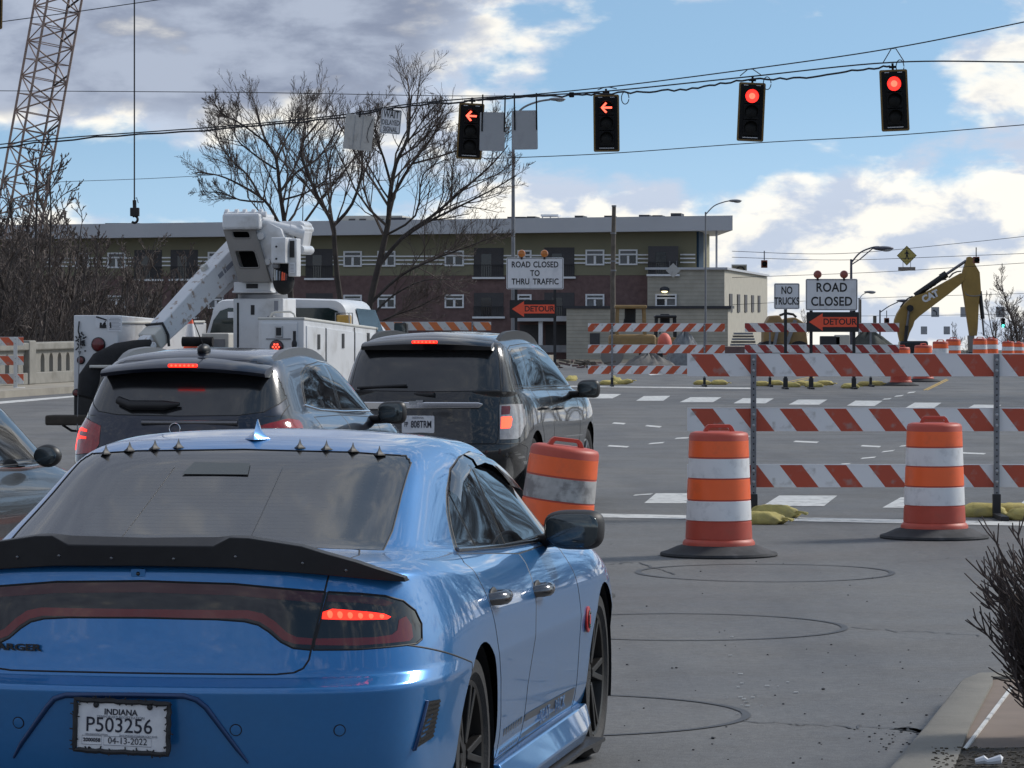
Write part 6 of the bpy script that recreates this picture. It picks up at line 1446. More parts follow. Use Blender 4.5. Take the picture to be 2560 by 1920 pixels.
for k, (a, b) in enumerate(((-.02, .16), (.17, .20), (.22, .30))):
    p0 = B0+d*(.10+a)-sx*.107+up*.02; p1 = B0+d*(.10+b)-sx*.107+up*.02; mb.bar(p0, p1, .004, .05)
mb.build('boom_lettering', 'ink_grey', bm_)
mb = MB(); mb.loft([boxring(B1-d*.02, .125, .10), boxring(B1+d*.14, .125, .10)]); kn = mb.build('boom_elbow', 'ivory', bm_, bevel=.015); mb = MB(); mb.loft([boxring(B1+d*.12+up*.02, .085, .075), boxring(B1+d*.30+up*.02, .075, .055)]); mb.tube([tuple(B1+d*.20-sx*.12), tuple(B1+d*.20+sx*.12)], .045, 12); mb.build('elbow_bracket', 'boomwhite', kn, bevel=.012)
mb = MB(); P = [B1-d*.02+up*.11+sx*.12, B1-d*.04+up*.12-sx*.12, B1-d*.02-up*.02-sx*.14, B1+d*.05-up*.12-sx*.15]; mb.tube([tuple(p) for p in P], .016, 6); mb.build('strap', 'mattblack', kn)
# bucket with black cover and its bracket
mb = MB(); rn = random.Random(9)
P = [(-.42, .0, 1.565), (-.55, -.12, 1.52), (-.70, -.22, 1.47), (-.86, -.30, 1.36), (-.96, -.38, 1.18), (-1.0, -.42, 1.0)]
def lump(pp): return Vector((pp.x*(1+.06*math.sin(9*pp.z)), pp.y, pp.z))
mb.tube(P, [.05, .085, .11, .135, .14, .10], 14); bc = mb.build('bucket_cover', 'canvas', TK, smooth=60)
mb = MB(); mb.loft([[(-.92, -.45, z), (-.70, -.45, z), (-.70, -.10, z), (-.92, -.10, z)] for z in (.80, 1.30)]); mb.build('bucket', 'platetan', TK, bevel=.03, seg=3)
mb = MB(); mb.box((-.74, -.30, 1.325), (.40, .42, .03)); mb.build('bucket_rim', 'ivory', TK, bevel=.01)
mb = MB(); mb.tube([(-.62, -.16, 1.49), (-.57, -.16, 1.545), (-.51, -.14, 1.555), (-.46, -.12, 1.52), (-.455, -.10, 1.47)], .014, 8); mb.build('grab_hoop', 'ivory', TK, smooth=60)
# cab
def cab_ring(y, w0_, w1, z0_, z1, r=.16):
    P = [(-w0_, z0_), (-w0_, z0_+.25)]+[(-w1-.0+r*(1-math.cos(a)), z1-r+r*math.sin(a)) for a in np.linspace(0, math.pi/2, 6)]+[(0, z1+.015)]
    P = P+[(-x, z) for x, z in reversed(P[:-1])]
    return [(x, y, z) for x, z in P]
mb = MB(); mb.loft([cab_ring(3.72, .93, .80, 1.2, 2.03), cab_ring(3.9, .97, .84, 1.2, 2.045), cab_ring(4.9, .97, .82, 1.2, 2.03), cab_ring(5.3, .97, .76, 1.2, 1.95), cab_ring(5.9, .97, .90, 1.15, 1.55, .1), cab_ring(6.9, .95, .88, 1.1, 1.42, .1)]); cabo = mb.build('cab', 'truckwhite', TK, smooth=45)
mb = MB(); mb.loft([[(x, y, z) for x, z in rrect(2.0, 1.0, .05, 3, 0, .95)] for y in (3.75, 6.95)]); mb.build('cab_lower', 'truckwhite', TK, smooth=45)
mb = MB(); P = [(-.83, 1.62), (-.78, 1.80), (-.70, 1.91), (-.60, 1.945), (.60, 1.945), (.70, 1.91), (.78, 1.80), (.83, 1.62)]; mb.prism(P, 3.69, 3.715); rw = mb.build('rear_window', 'truckglass', cabo)
mb = MB(); mb.box((-.545, 3.68, 1.865), (.115, .006, .07)); mb.build('window_sticker', 'signwhite', rw)
for sgn in (1, -1):
    mb = MB(); mb.add([(sgn*.955, 4.0, 1.48), (sgn*.955, 5.25, 1.48), (sgn*.84, 5.0, 1.92), (sgn*.84, 4.05, 1.94)], [(0, 1, 2, 3) if sgn > 0 else (3, 2, 1, 0)]); mb.build('side_window', 'truckglass', cabo)
    mb = MB(); mb.box((sgn*1.12, 5.15, 1.62), (.16, .10, .30)); mm = mb.build('side_mirror', 'mattblack', TK, bevel=.02); mb = MB(); mb.box((sgn*1.12, 5.095, 1.62), (.13, .01, .26)); mb.build('mirror_glass', 'mirrorglass', mm)
# amber beacon on the right, inner locker, cone and roll
mb = MB(); mb.box((.80, 3.62, 1.795), (.15, .16, .14)); ab = mb.build('amber_lamp', 'amberlamp', TK, bevel=.02); mb = MB()
for q in (-.08, .08): mb.tube([(.72, 3.62+q, 1.72), (.72, 3.62+q, 1.885), (.88, 3.62+q, 1.885), (.885, 3.62+q, 1.72)], .008, 6)
mb.build('lamp_guard', 'galv', ab)
lk = tbox('bed_locker', -.29, .02, 1.5, 2.2, 1.15, 1.665, 'ivory'); tbox('locker_face', -.245, -.02, 1.49, 1.502, 1.25, 1.60, 'galv', lk, 0)
mb = MB(); mb.tube([(-.42, 1.2, 1.575), (-.08, 1.22, 1.575)], .055, 14); mb.build('hose_roll', 'canvas', TK, smooth=40)
cn = thing('traffic_cone', 'orange cone with white collar standing in the truck\'s bed', 'traffic cone', TK.matrix_basis @ Vector((-.43, 1.55, 1.15)), -.2)
for a, b, m in ((.0, .42, 'coneorange'), (.42, .62, 'signwhite'), (.62, .72, 'coneorange')):
    r_ = lambda z: .14-.155*z/.9; mb = MB(); mb.lathe([(r_(a), a), (r_(b), b)], 20); mb.build('collar' if m == 'signwhite' else 'cone_body', m, cn, smooth=40)
mb = MB(); mb.box((0, 0, .0), (.34, .34, .03)); mb.build('cone_base', 'coneorange', cn)
for yc in (1.2, 5.2):
    for sgn in (1, -1): wheel(TK, sgn*(.95 if yc > 3 else .98), yc, .42, .28 if yc > 3 else .5, .24, (8, 0), sgn, 'rimsilver')
# ---------------------------------------------------------------- bare trees
pm('bark', (.060, .050, .045), .9, var=.35, scale=2, bump=.6, bscale=12)
pm('twig', (.125, .100, .088), .9, var=.3, scale=1)
pm('twig_pale', (.11, .088, .074), .9, var=.3, scale=1)
def rot_dir(d, ang, az):
    a = d.orthogonal().normalized(); b = d.cross(a); return (d*math.cos(ang)+(a*math.cos(az)+b*math.sin(az))*math.sin(ang)).normalized()
class Tree:
    def __init__(s, seed, rmin=.0065, up=.25, flat=1.0): s.rn = random.Random(seed); s.tr = MB(); s.cr = MB(); s.rmin = rmin; s.up = up; s.flat = flat; s.n = 0
    def seg(s, pts, r0, r1, lev):
        k = len(pts); rr = [max(s.rmin, r0+(r1-r0)*i/(k-1)) for i in range(k)]
        (s.tr if lev == 0 else s.cr).tube(pts, rr, 7 if lev == 0 else (4 if lev == 1 else 3), cap=False); s.n += 1
    def kids(s, pts, r0, r1, length, lev, spec, t0=.25):
        if lev >= len(spec): return
        cnt, lr, ang = spec[lev]; rn = s.rn; n = max(1, int(cnt*rn.uniform(.8, 1.2)))
        for i in range(n):
            t = t0+(1-t0)*(i+rn.random())/n; f = t*(len(pts)-1); j = min(int(f), len(pts)-2); p = pts[j].lerp(pts[j+1], f-j)
            d0 = (pts[j+1]-pts[j]).normalized(); d = rot_dir(d0, R(rn.gauss(ang, 9)), rn.uniform(0, 6.283)); d.y *= s.flat
            d = (d+Vector((0, 0, s.up))).normalized(); L_ = length*lr*rn.uniform(.65, 1.25)*(1.2-.72*t); r = max(s.rmin, (r0+(r1-r0)*t)*rn.uniform(.45, .62))
            m = 4 if lev < 2 else 3; q = [p]; dd = d
            for k in range(m): dd = (dd+Vector((rn.gauss(0, .16), rn.gauss(0, .16), rn.gauss(.05, .12)))).normalized(); q.append(q[-1]+dd*(L_/m))
            s.seg(q, r, r*.4, lev+1); s.kids(q, r, r*.4, L_, lev+1, spec, .2)
    def limb(s, pts, r0, r1, spec, t0=.3):
        s.seg(pts, r0, r1, 0); L_ = sum((b-a).length for a, b in zip(pts, pts[1:])); s.kids(pts, r0, r1, L_, 0, spec, t0)
    def build(s, name, label, loc, group=None, twig='twig'):
        t = thing(name, label, 'tree', loc, 0, group); s.tr.build('trunk', 'bark', t, smooth=60); s.cr.build('crown', twig, t); return t
SP = [(17, .42, 43), (10, .46, 38), (5, .52, 34)]
def pix_tree(label, Y, base, limbs, seed, spec=SP, rn_depth=1.8, scale_r=1.0, twig='twig'):
    b = W(base[0], base[1], Y); b.z = gz(b.x, Y); T = Tree(seed); rn = random.Random(seed+50)
    for pts, r0, r1 in limbs:
        pts = [(u, v if v > 430 else 430-(430-v)*.68) for u, v in pts]; r0 *= .8
        sl_ = rn.uniform(-1, 1)*rn_depth; P = []
        for i, (u, v) in enumerate(pts): p = W(u, v, Y); P.append(Vector((p.x-b.x, sl_*i/max(1, len(pts)-1)*1.5, p.z-b.z)))
        P = [Vector(q) for q in spline([tuple(x) for x in P], 3)]
        T.limb(P, r0*scale_r, r1*scale_r, spec, .30)
    return T.build('bare_tree', label, b, 'bare trees standing before the building', twig)
pix_tree('bare tree rising right behind the white truck\'s boom, left one of the tall pair', 165, (735, 880), [
    ([(738, 890), (728, 760), (720, 640), (712, 560), (700, 480), (690, 380), (660, 300), (640, 190)], .20, .03), ([(715, 600), (690, 545), (660, 500), (600, 462), (545, 438), (490, 430)], .11, .02),
    ([(700, 480), (740, 430), (790, 380), (830, 290), (850, 200)], .08, .02), ([(690, 390), (720, 300), (760, 230), (775, 180)], .06, .02), ([(672, 330), (610, 260), (560, 220), (540, 180)], .06, .02), ([(655, 500), (620, 440), (580, 390), (545, 320), (530, 250)], .07, .02), ([(660, 505), (600, 500), (555, 482), (500, 480)], .06, .015), ([(690, 420), (640, 370), (590, 300), (600, 200)], .06, .02), ([(705, 500), (770, 480), (830, 440), (890, 380)], .06, .015)], 11)
pix_tree('broad bare tree with several dark trunks leaning right, before the building\'s middle', 160, (880, 880), [
    ([(885, 890), (850, 740), (838, 620), (833, 560), (800, 500), (770, 430), (755, 340), (800, 250)], .17, .03), ([(905, 890), (925, 760), (950, 650), (970, 560), (975, 490), (990, 400), (1020, 300), (1025, 190), (1030, 150)], .21, .03),
    ([(833, 565), (880, 510), (905, 420), (900, 330), (910, 230)], .10, .02), ([(972, 510), (1010, 440), (1040, 380), (1080, 300), (1110, 220)], .10, .02), ([(950, 660), (1010, 590), (1080, 540), (1150, 480), (1230, 400), (1270, 330)], .12, .02), ([(1000, 600), (1060, 560), (1140, 520), (1220, 480), (1290, 440)], .09, .02),
    ([(925, 760), (1000, 690), (1080, 650), (1160, 620), (1240, 590)], .09, .018), ([(980, 470), (960, 380), (940, 280), (960, 200)], .08, .02), ([(1030, 400), (1110, 370), (1190, 330), (1240, 280)], .06, .015), ([(1020, 320), (1060, 240), (1090, 190)], .05, .015), ([(920, 800), (980, 740), (1060, 700), (1130, 700)], .07, .015), ([(960, 590), (1040, 540), (1060, 440), (1120, 390)], .07, .015), ([(890, 850), (960, 800), (1040, 770), (1100, 740)], .06, .015)], 23)
# thicket behind the parapet: a few kinds, each copied
def generic(seed, h_, nst, spread, spec, rmin=.012, r0=.09):
    T = Tree(seed, rmin, .30); rn = random.Random(seed)
    for k in range(nst):
        a = rn.uniform(0, 6.28); L_ = h_*rn.uniform(.65, 1.0); p = Vector((rn.gauss(0, .3), rn.gauss(0, .3), -.2)); d = Vector((math.cos(a)*spread*rn.random(), math.sin(a)*spread*rn.random(), 1)).normalized(); P = [p]
        for i in range(7): d = (d+Vector((rn.gauss(0, .10), rn.gauss(0, .10), .06))).normalized(); P.append(P[-1]+d*L_/7)
        T.limb(P, r0*rn.uniform(.6, 1.1), .018, spec, .12)
    return T
kinds = [generic(31, 8.5, 3, .30, [(15, .28, 42), (7, .44, 38), (4, .5, 36)], .014), generic(32, 7.0, 4, .40, [(13, .32, 45), (6, .44, 38), (4, .5, 36)], .014), generic(33, 9.0, 3, .28, [(15, .26, 40), (8, .44, 36), (4, .5, 36)], .014)]
roots = [k.build('bare_tree', 'bare brown tree in the tangled thicket behind the stone parapet', (0, 0, 0), 'thicket trees behind the parapet', ('twig', 'twig_pale', 'twig')[i]) for i, k in enumerate(kinds)]
rn = random.Random(77); first = [True]*3
spots = [(-40, 110, 0), (30, 112, 2), (95, 118, 1), (150, 125, 0), (205, 118, 2), (255, 130, 1), (305, 122, 0), (350, 135, 1), (400, 128, 2), (60, 135, 0), (130, 140, 2), (230, 145, 1), (330, 150, 0), (430, 150, 1), (480, 160, 1), (0, 128, 1), (180, 135, 0), (280, 140, 2), (560, 170, 1), (-90, 118, 2), (380, 145, 0), (-10, 120, 2), (75, 122, 1), (110, 128, 0)]
for u, Y, k in spots:
    x = (u-1280)/F*Y; loc = (x, Y, gz(x, Y)-1.2+rn.uniform(-.4, .2)); rz = rn.uniform(0, 6.28); sc_ = rn.uniform(.80, 1.02)*(1.10 if u < 130 else (.88 if u > 320 else .95))
    if first[k]: o = roots[k]; first[k] = False; o.location = loc; o.rotation_euler = (0, 0, rz); o.scale = (sc_,)*3
    else: dup(roots[k], loc, rz, scale=sc_)
# trees at the right edge, and their neighbours just outside the frame that show as reflections in the car windows
rt = generic(41, 10.5, 4, .55, [(15, .34, 42), (8, .46, 38), (4, .5, 36)], .014, .15); r0_ = rt.build('bare_tree', 'large bare tree at the right edge beside the green signal', (W(2548, 0, 240).x, 240, gz(30, 240)-.4), 'bare trees along the road to the right')
r0_.scale = (.70, .70, .66)
dup(r0_, (W(2590, 0, 250).x, 250, -1.9), 2.7, 'bare tree cut by the right edge behind the large one', scale=.72)
dup(r0_, (W(2505, 0, 300).x, 300, -2.6), 1.2, 'bare tree behind the straight-and-right arrow sign', scale=.60); dup(r0_, (W(2388, 0, 280).x, 280, -4.2), 2.2, 'thin bare tree inside the excavator\'s crook', scale=.52)
dup(r0_, (W(1975, 0, 330).x, 330, -3.5), 4.0, 'small far bare tree behind the NO TRUCKS sign', scale=.55)
for k, (x, y) in enumerate(((26, 88), (34, 96), (43, 104), (30, 70), (40, 78), (52, 90), (26, 52), (36, 58), (34, 120), (48, 122))): dup(r0_, (x, y, -.2), 1.3*k, 'bare tree mirrored in the side windows of the waiting cars', 'bare trees mirrored in the car windows', scale=1.7 if k % 2 else 2.1)
# low undergrowth: nobody could count it
mb = MB(); rn = random.Random(4)
for k in range(4200):
    u = rn.uniform(-120, 520); Y = rn.uniform(106, 150); x = (u-1280)/F*Y; p = Vector((x, Y, gz(x, Y)-1.0)); d = Vector((rn.gauss(0, .45), rn.gauss(0, .4), 1)).normalized(); L_ = rn.uniform(.8, 3.0); P = [p]
    for i in range(3): P.append(P[-1]+d*L_/3); d = (d+Vector((rn.gauss(0, .25), rn.gauss(0, .2), rn.gauss(0, .1)))).normalized()
    mb.tube(P, [.020, .017, .014, .012], 3, cap=False)
tag(mb.build('undergrowth', 'twig_pale'), 'tangle of dry stems and brush behind the stone parapet', 'undergrowth', kind='stuff')
# ---------------------------------------------------------------- crawler crane
pm('cranered', (.31, .225, .19), .6, var=.2, scale=2)
pm('rope', (.02, .02, .024), .6, var=0)
CY = 176.0
c0, c1 = W(8, 765, CY), W(336, -1055, CY)           # foot and head of the boom
CR = thing('lattice_crane', 'rust-red lattice boom crane at the left edge with a hook on a long rope', 'crane', (c0.x, CY, gz(c0.x, CY)))
O = CR.location.copy(); a0, a1 = c0-O, c1-O; ax_ = (a1-a0).normalized(); LB = (a1-a0).length
e1 = ax_.cross(Vector((0, 1, 0))).normalized(); e2 = ax_.cross(e1).normalized()
f1 = e1*math.cos(R(28))+e2*math.sin(R(28)); f2 = -e1*math.sin(R(28))+e2*math.cos(R(28)); hw = .82
def cor(i, t): s1, s2 = ((-1, -1), (1, -1), (1, 1), (-1, 1))[i % 4]; k = min(1, .25+t/2.5, .2+(LB-t)/2.5); return a0+ax_*t+(f1*s1+f2*s2)*hw*k
for i in range(4):
    mb = MB(); mb.tube([cor(i, t) for t in (0, 2.5, LB-2.5, LB)], .060, 7); mb.build('chord', 'cranered', CR, smooth=50)
bay = .82; nb = int(LB/bay); dm = {}
for j in range(nb):
    for i in range(4):
        p, q = (cor(i, j*bay), cor(i+1, (j+1)*bay)) if (j+i) % 2 == 0 else (cor(i+1, j*bay), cor(i, (j+1)*bay))
        mb = MB(); mb.tube([p, q], .038, 4, cap=False); mb.build('brace', 'cranered', CR)
    if j % 1 == 0 and j*bay < 19:
        for i in (0, 1, 2, 3): mb = MB(); mb.tube([cor(i, j*bay), cor(i+1, j*bay)], .022, 4, cap=False); mb.build('cross_strut', 'cranered', CR)
for z in (5.5, 8.2, 10.5, 12.6, 14.2, 15.6): mb = MB(); p = a0+ax_*z; mb.tube([cor(0, z)+f2*.1, cor(3, z+.5)-f2*.1], .05, 5); mb.build('rung_clamp', 'rope', CR)
mb = MB(); mb.tube([a1, a0+Vector((-9, 0, 6))], .03, 5); mb.build('pendant_rope', 'rope', CR)
mb = MB(); mb.tube([cor(0, .5)-e1*.25, cor(0, LB-1)-e1*.1], .018, 4); mb.build('hoist_line', 'rope', CR)
hk = W(336, 500, CY)-O
mb = MB(); mb.tube([a1, hk], .034, 5); mb.build('hoist_rope', 'rope', CR)
mb = MB(); hb = W(337, 530, CY)-O; mb.box(hb, (.42, .3, .40)); mb.tube([hk, hb], .10, 6); hkb = mb.build('hook_block', 'rope', CR, bevel=.03)
mb = MB(); q = W(336, 543, CY)-O; mb.tube([(q.x+.15*math.sin(t), q.y, q.z-.10+.16*math.cos(t)) for t in np.linspace(-.6, 4.0, 14)], .06, 7); mb.build('hook', 'rope', hkb, smooth=60)
q = W(336, 497, CY)-O; mb = MB(); mb.tube([(q.x, q.y, q.z), (q.x+.1, q.y, q.z+.06), (q.x+.18, q.y, q.z-.2)], .02, 5); mb.build('hook_ring', 'rope', hkb)
mb = MB(); mb.box((-3.2, 0, 2.2), (6.5, 3.2, 2.2)); mb.build('machine_house', 'cranered', CR, bevel=.1); mb = MB(); mb.box((-.4, -2.3, 2.3), (1.8, 1.3, 2.2)); mb.build('cab', 'winglass', CR, bevel=.15)
for sgn in (-1, 1):
    mb = MB(); mb.prism(rrect(8, 1.1, .5, 6, -2.2, .55), sgn*2.4-.45, sgn*2.4+.45); mb.build('track', 'rubber', CR)
# ---------------------------------------------------------------- excavator
pm('catyellow', (.34, .215, .055), .55, var=.12, scale=1.5, dirt=(.18, .13, .07), dirtamt=.5, dscale=1.2)
pm('hydblack', (.012, .012, .014), .5, var=.1)
pm('rodsteel', (.16, .16, .18), .3, metal=.8, var=.1)
EY = 215.0; ex = W(2255, 880, EY); EX = thing('excavator', 'mustard excavator arm bent in an upturned V above the drums, body down in the pit', 'excavator', (ex.x, EY, gz(ex.x, EY)))
EO = EX.location.copy()
def zx(a, b): p = W(2200+a/5.925, 620+b/5.925, EY)-EO; return (p.x, p.z)
def eprism(name, P, y0, y1, mat, par=EX, bevel=.02): mb = MB(); mb.prism([zx(*p) for p in P], y0, y1); return mb.build(name, mat, par, bevel=bevel)
boom = eprism('boom', [(300, 1420), (262, 1250), (205, 1130), (215, 1060), (250, 970), (300, 890), (385, 800), (480, 720), (640, 672), (820, 580), (1000, 480), (1200, 370), (1240, 400), (1250, 450), (1185, 540), (1000, 690), (760, 870), (590, 1000), (505, 1080), (480, 1160), (430, 1260), (380, 1420)], -.35, .35, 'catyellow')
stick = eprism('stick', [(1290, 135), (1330, 128), (1380, 150), (1400, 240), (1470, 360), (1480, 500), (1490, 650), (1462, 720), (1455, 900), (1440, 1200), (1428, 1300), (1325, 1300), (1280, 1000), (1240, 720), (1212, 560), (1205, 450), (1225, 330), (1270, 200)], -.28, .28, 'catyellow')
eprism('stick_cover', [(1250, 640), (1270, 680), (1330, 700), (1400, 705), (1482, 690), (1482, 705), (1400, 722), (1330, 716), (1262, 698)], -.31, .31, 'platetan', stick)
eprism('bucket_link', [(1300, 1295), (1392, 1295), (1385, 1560), (1310, 1560)], -.25, .25, 'platetan', stick)
bk = MB(); bk.prism([zx(*p) for p in [(1300, 1540), (1400, 1540), (1420, 1700), (1330, 1830), (1180, 1860), (1150, 1800), (1260, 1720)]], -.6, .6); bk.build('bucket', 'hydblack', EX)
def ecyl(name, a, b, r, mat, par, y=0.0): (xa, za), (xb, zb) = zx(*a), zx(*b); mb = MB(); mb.tube([(xa, y, za), (xb, y, zb)], r, 10); return mb.build(name, mat, par, smooth=50)
c_ = ecyl('stick_cylinder', (520, 705), (975, 392), .17, 'hydblack', boom); ecyl('cylinder_rod', (960, 402), (1275, 190), .085, 'rodsteel', c_); ecyl('cylinder_collar', (900, 440), (985, 385), .21, 'hydblack', c_)
c_ = ecyl('bucket_cylinder', (1478, 640), (1522, 1050), .12, 'hydblack', stick); ecyl('cylinder_rod', (1518, 1040), (1540, 1300), .06, 'rodsteel', c_)
for y in (-.5, .5): c_ = ecyl('boom_cylinder', (360, 1420), (385, 1150), .11, 'hydblack', EX, y); ecyl('cylinder_rod', (383, 1180), (420, 900), .075, 'rodsteel', c_, y)
(xa, za) = zx(432, 893); mb = MB(); mb.tube([(xa, -.62, za), (xa, .62, za)], .19, 16); mb.build('boom_pin', 'hydblack', boom, smooth=40)
for a, b in (((300, 880), (480, 715)), ((560, 690), (760, 590)), ((800, 560), (980, 465)), ((1020, 440), (1200, 345))):
    (xa, za), (xb, zb) = zx(*a), zx(*b); mb = MB()
    for y in (-.18, .1): mb.tube([(xa, y, za), ((xa*2+xb)/3, y, (za*2+zb)/3+.12), ((xa+2*xb)/3, y, (za+2*zb)/3+.10), (xb, y, zb)], .035, 5)
    mb.build('hose', 'hydblack', boom)
lt = lettering('maker_lettering', 'CAT', .52, 'boardwhite', boom, (0, 0, 0), bold=.03, sx=.95, depth=.01); xa, za = zx(735, 718); lt.data.transform(Matrix.Translation((xa, -.36, za)) @ Matrix.Rotation(R(-26), 4, 'Y'))
mb = MB(); xa, za = zx(795, 695); mb.prism([(xa-.12, za-.1), (xa+.03, za+.2), (xa+.10, za+.05), (xa+.02, za-.2)], -.358, -.352); mb.build('maker_triangle', 'hydblack', boom)
xa, za = zx(330, 1400); mb = MB(); mb.box((xa-1.8, .6, za-1.3), (5.5, 3.0, 1.9)); mb.build('house', 'catyellow', EX, bevel=.15); mb = MB(); mb.box((xa+.5, -1.1, za-.7), (1.6, 1.1, 1.6)); mb.build('cab', 'winglass', EX, bevel=.12)
for y in (-1.2, 1.6): mb = MB(); mb.prism(rrect(5, 1.1, .5, 6, xa-1.2, .6), y-.4, y+.4); mb.build('track', 'rubber', EX)
# ---------------------------------------------------------------- heaps and machines behind the barricades
pm('gravel', (.20, .21, .22), .95, var=.25, scale=8, bump=1.0, bscale=14)
pm('darkheap', (.065, .07, .062), .95, var=.35, scale=3, bump=1.0, bscale=8)
pm('rubble', (.18, .17, .16), .95, var=.3, scale=4, bump=1.0, bscale=6)
def heap(label, u0, u1, vtop, Y, mat, seed, skew=0.0):
    xa, xb = (u0-1280)/F*Y, (u1-1280)/F*Y; g0 = gz((xa+xb)/2, Y); zt = H-(vtop-YH)*Y/F-g0; rn = random.Random(seed); ph = [rn.uniform(0, 6) for _ in range(4)]
    n, m = 40, 14; mb = MB(); vs = []
    for j in range(m+1):
        r_ = j/m
        for i in range(n):
            a = 2*math.pi*i/n; k = 1+.08*math.sin(3*a+ph[0])+.05*math.sin(7*a+ph[1])
            z = zt*(1-r_**1.7)**1.1*(1+.06*math.sin(5*a+ph[2]+4*r_))+(.05*math.sin(11*a+9*r_+ph[3]) if j else 0)
            vs.append((r_*k*(xb-xa)/2*math.cos(a)+skew*(1-r_), r_*k*(xb-xa)/2.6*math.sin(a), max(z, -.1) if j < m else -.15))
    mb.add(vs, [(j*n+i, (j+1)*n+i, (j+1)*n+(i+1) % n, j*n+(i+1) % n) for j in range(m) for i in range(n)])
    o = mb.build('gravel_heap', mat, None, smooth=60, loc=((xa+xb)/2, Y, g0)); return tag(o, label, 'heap')
heap('rounded heap of grey gravel behind the left far barricade', 1655, 1765, 832, 136, 'gravel', 1); heap('long dark heap left of the excavator\'s foot', 2085, 2290, 832, 150, 'darkheap', 2, -.3); heap('low pale gravel spread below the left far barricade', 1540, 1700, 885, 118, 'rubble', 3)
pm('machtan', (.30, .19, .075), .6, var=.12, scale=3, dirt=(.16, .12, .08), dirtamt=.5)
def roller(label, u0, Y, vcan, col, mat2, open_=True, wpx=78):
    s_ = Y/F; x = (u0-1280)*s_; g0 = gz(x, Y); t = thing('site_machine', label, 'construction machine', (x, Y, g0)); w_ = wpx*s_; zc = H-(vcan-YH)*s_-g0
    mb = MB(); mb.box((w_*.55, 0, .86), (w_*1.5, 1.5, .62)); mb.build('hood', col, t, bevel=.12, seg=3)
    mb = MB(); mb.box((w_*.5, 0, zc-.06), (w_*1.02, 1.5, .13)); mb.build('canopy', mat2, t, bevel=.05)
    for q in (.06, .96):
        for y in (-.6, .6): mb = MB(); mb.bar((w_*q, y, 1.1), (w_*(.5+(q-.5)*.93), y, zc-.1), .10); mb.build('canopy_post', mat2, t)
    mb = MB(); mb.box((w_*.5, 0, 1.55), (.5, .5, .12)); mb.box((w_*.5, .22, 1.85), (.42, .12, .62)); mb.build('seat', 'hydblack', t, bevel=.06)
    mb = MB(); mb.tube([(w_*.25, 0, 1.3), (w_*.32, 0, 1.75)], .03, 6); mb.build('steering_column', 'hydblack', t)
    for q in (-.1, 1.15): mb = MB(); mb.tube([(w_*q, -.75, .42), (w_*q, .75, .42)], .42, 28); mb.build('drum_wheel', 'platetan' if q < 0 else 'tyre', t, smooth=40)
    return t
roller('tan roller with open canopy behind the left far barricade', 1537, 140, 763, 'machtan', 'machtan'); roller('small machine with black roll bar beside the gravel heap', 1636, 160, 788, 'machtan', 'hydblack', wpx=54)
t = thing('site_machine', 'tan loader half hidden behind the NO TRUCKS sign', 'construction machine', (W(1950, 0, 150).x, 150, gz(10, 150))); s_ = 150/F; zof = lambda v: H-(v-YH)*s_-t.location.z
mb = MB(); mb.prism([(-.70, zof(862)), (-.70, zof(820)), (-.45, zof(790)), (-.05, zof(788)), (.05, zof(800)), (.30, zof(795)), (.55, zof(793)), (.95, zof(808)), (1.05, zof(862))], -.7, .7); mb.build('body', 'machtan', t, bevel=.06)
mb = MB(); mb.tube([(-.05, -.3, zof(789)), (.2, -.3, zof(783)), (.5, -.3, zof(786)), (.62, -.3, zof(793))], .05, 8); mb.build('hose', 'hydblack', t); mb = MB(); mb.bar((.2, -.8, zof(860)), (.55, -.8, zof(800)), .14); mb.bar((-.3, -.8, zof(870)), (-.1, -.8, zof(806)), .12); mb.build('loader_arm', 'galv', t)
for x in (-.5, .7): mb = MB(); mb.tube([(x, -.8, .5), (x, .8, .5)], .5, 24); mb.build('wheel', 'tyre', t, smooth=40)
pm('pinkorange', (.75, .17, .12), .6, var=.1); p = W(1660, 843, 142); mb = MB(); mb.ell((p.x, p.y-.5, p.z-.25), (.27, .3, .42), 14, 10); tag(mb.build('barrel_cover', 'pinkorange', smooth=60), 'pink-orange cover beside the gravel heap', 'cover')
# timber stack, low walls and scrap between the far barricades
t = thing('plank_stack', 'stack of grey planks between the two far barricades', 'plank stack', (W(1858, 0, 135).x, 135, gz(8, 135))); zof = lambda v: H-(v-YH)*135/F-t.location.z
for k in range(5): mb = MB(); mb.box((0, 0, zof(862-7*k)), (.9-.06*k, .5, .07)); mb.build('plank', 'wood' if k % 2 else 'galv', t)
mb = MB(); mb.box((0, .2, zof(866)-.3), (1.0, .4, .5)); mb.build('trestle', 'wood', t)
p = W(1835, 875, 130); mb = MB(); mb.box((p.x, p.y, p.z-.1), (1.0, .5, .45)); tag(mb.build('red_block', 'brick', bevel=.03), 'dull red block low between the far barricades', 'block')
for u, w_, v, m, lb in ((2075, .75, 845, 'balcony', 'dark crate behind the DETOUR panel\'s left post'), (2105, .55, 842, 'soffit', 'pale crate behind the ROAD CLOSED sign\'s posts')):
    p = W(u, v, 145); mb = MB(); mb.box((p.x, p.y, p.z-.3), (w_, .6, .75)); tag(mb.build('crate', m, bevel=.03), lb, 'crate')
# low scrub line and pipes behind the left far barricade
t = thing('rubble_pile', 'dark rubble and timber in front of the building\'s porch', 'rubble', (W(1445, 0, 125).x, 125, gz(2, 125))); rn = random.Random(6)
for k in range(26): mb = MB(); a = Vector((rn.uniform(-.8, .9), rn.uniform(-.3, .3), rn.uniform(.0, .22))); mb.bar(a, a+Vector((rn.uniform(-.5, .5), rn.uniform(-.2, .2), rn.uniform(-.05, .1))), .07, .06); mb.build('timber', 'wood' if k % 3 else 'brick', t)
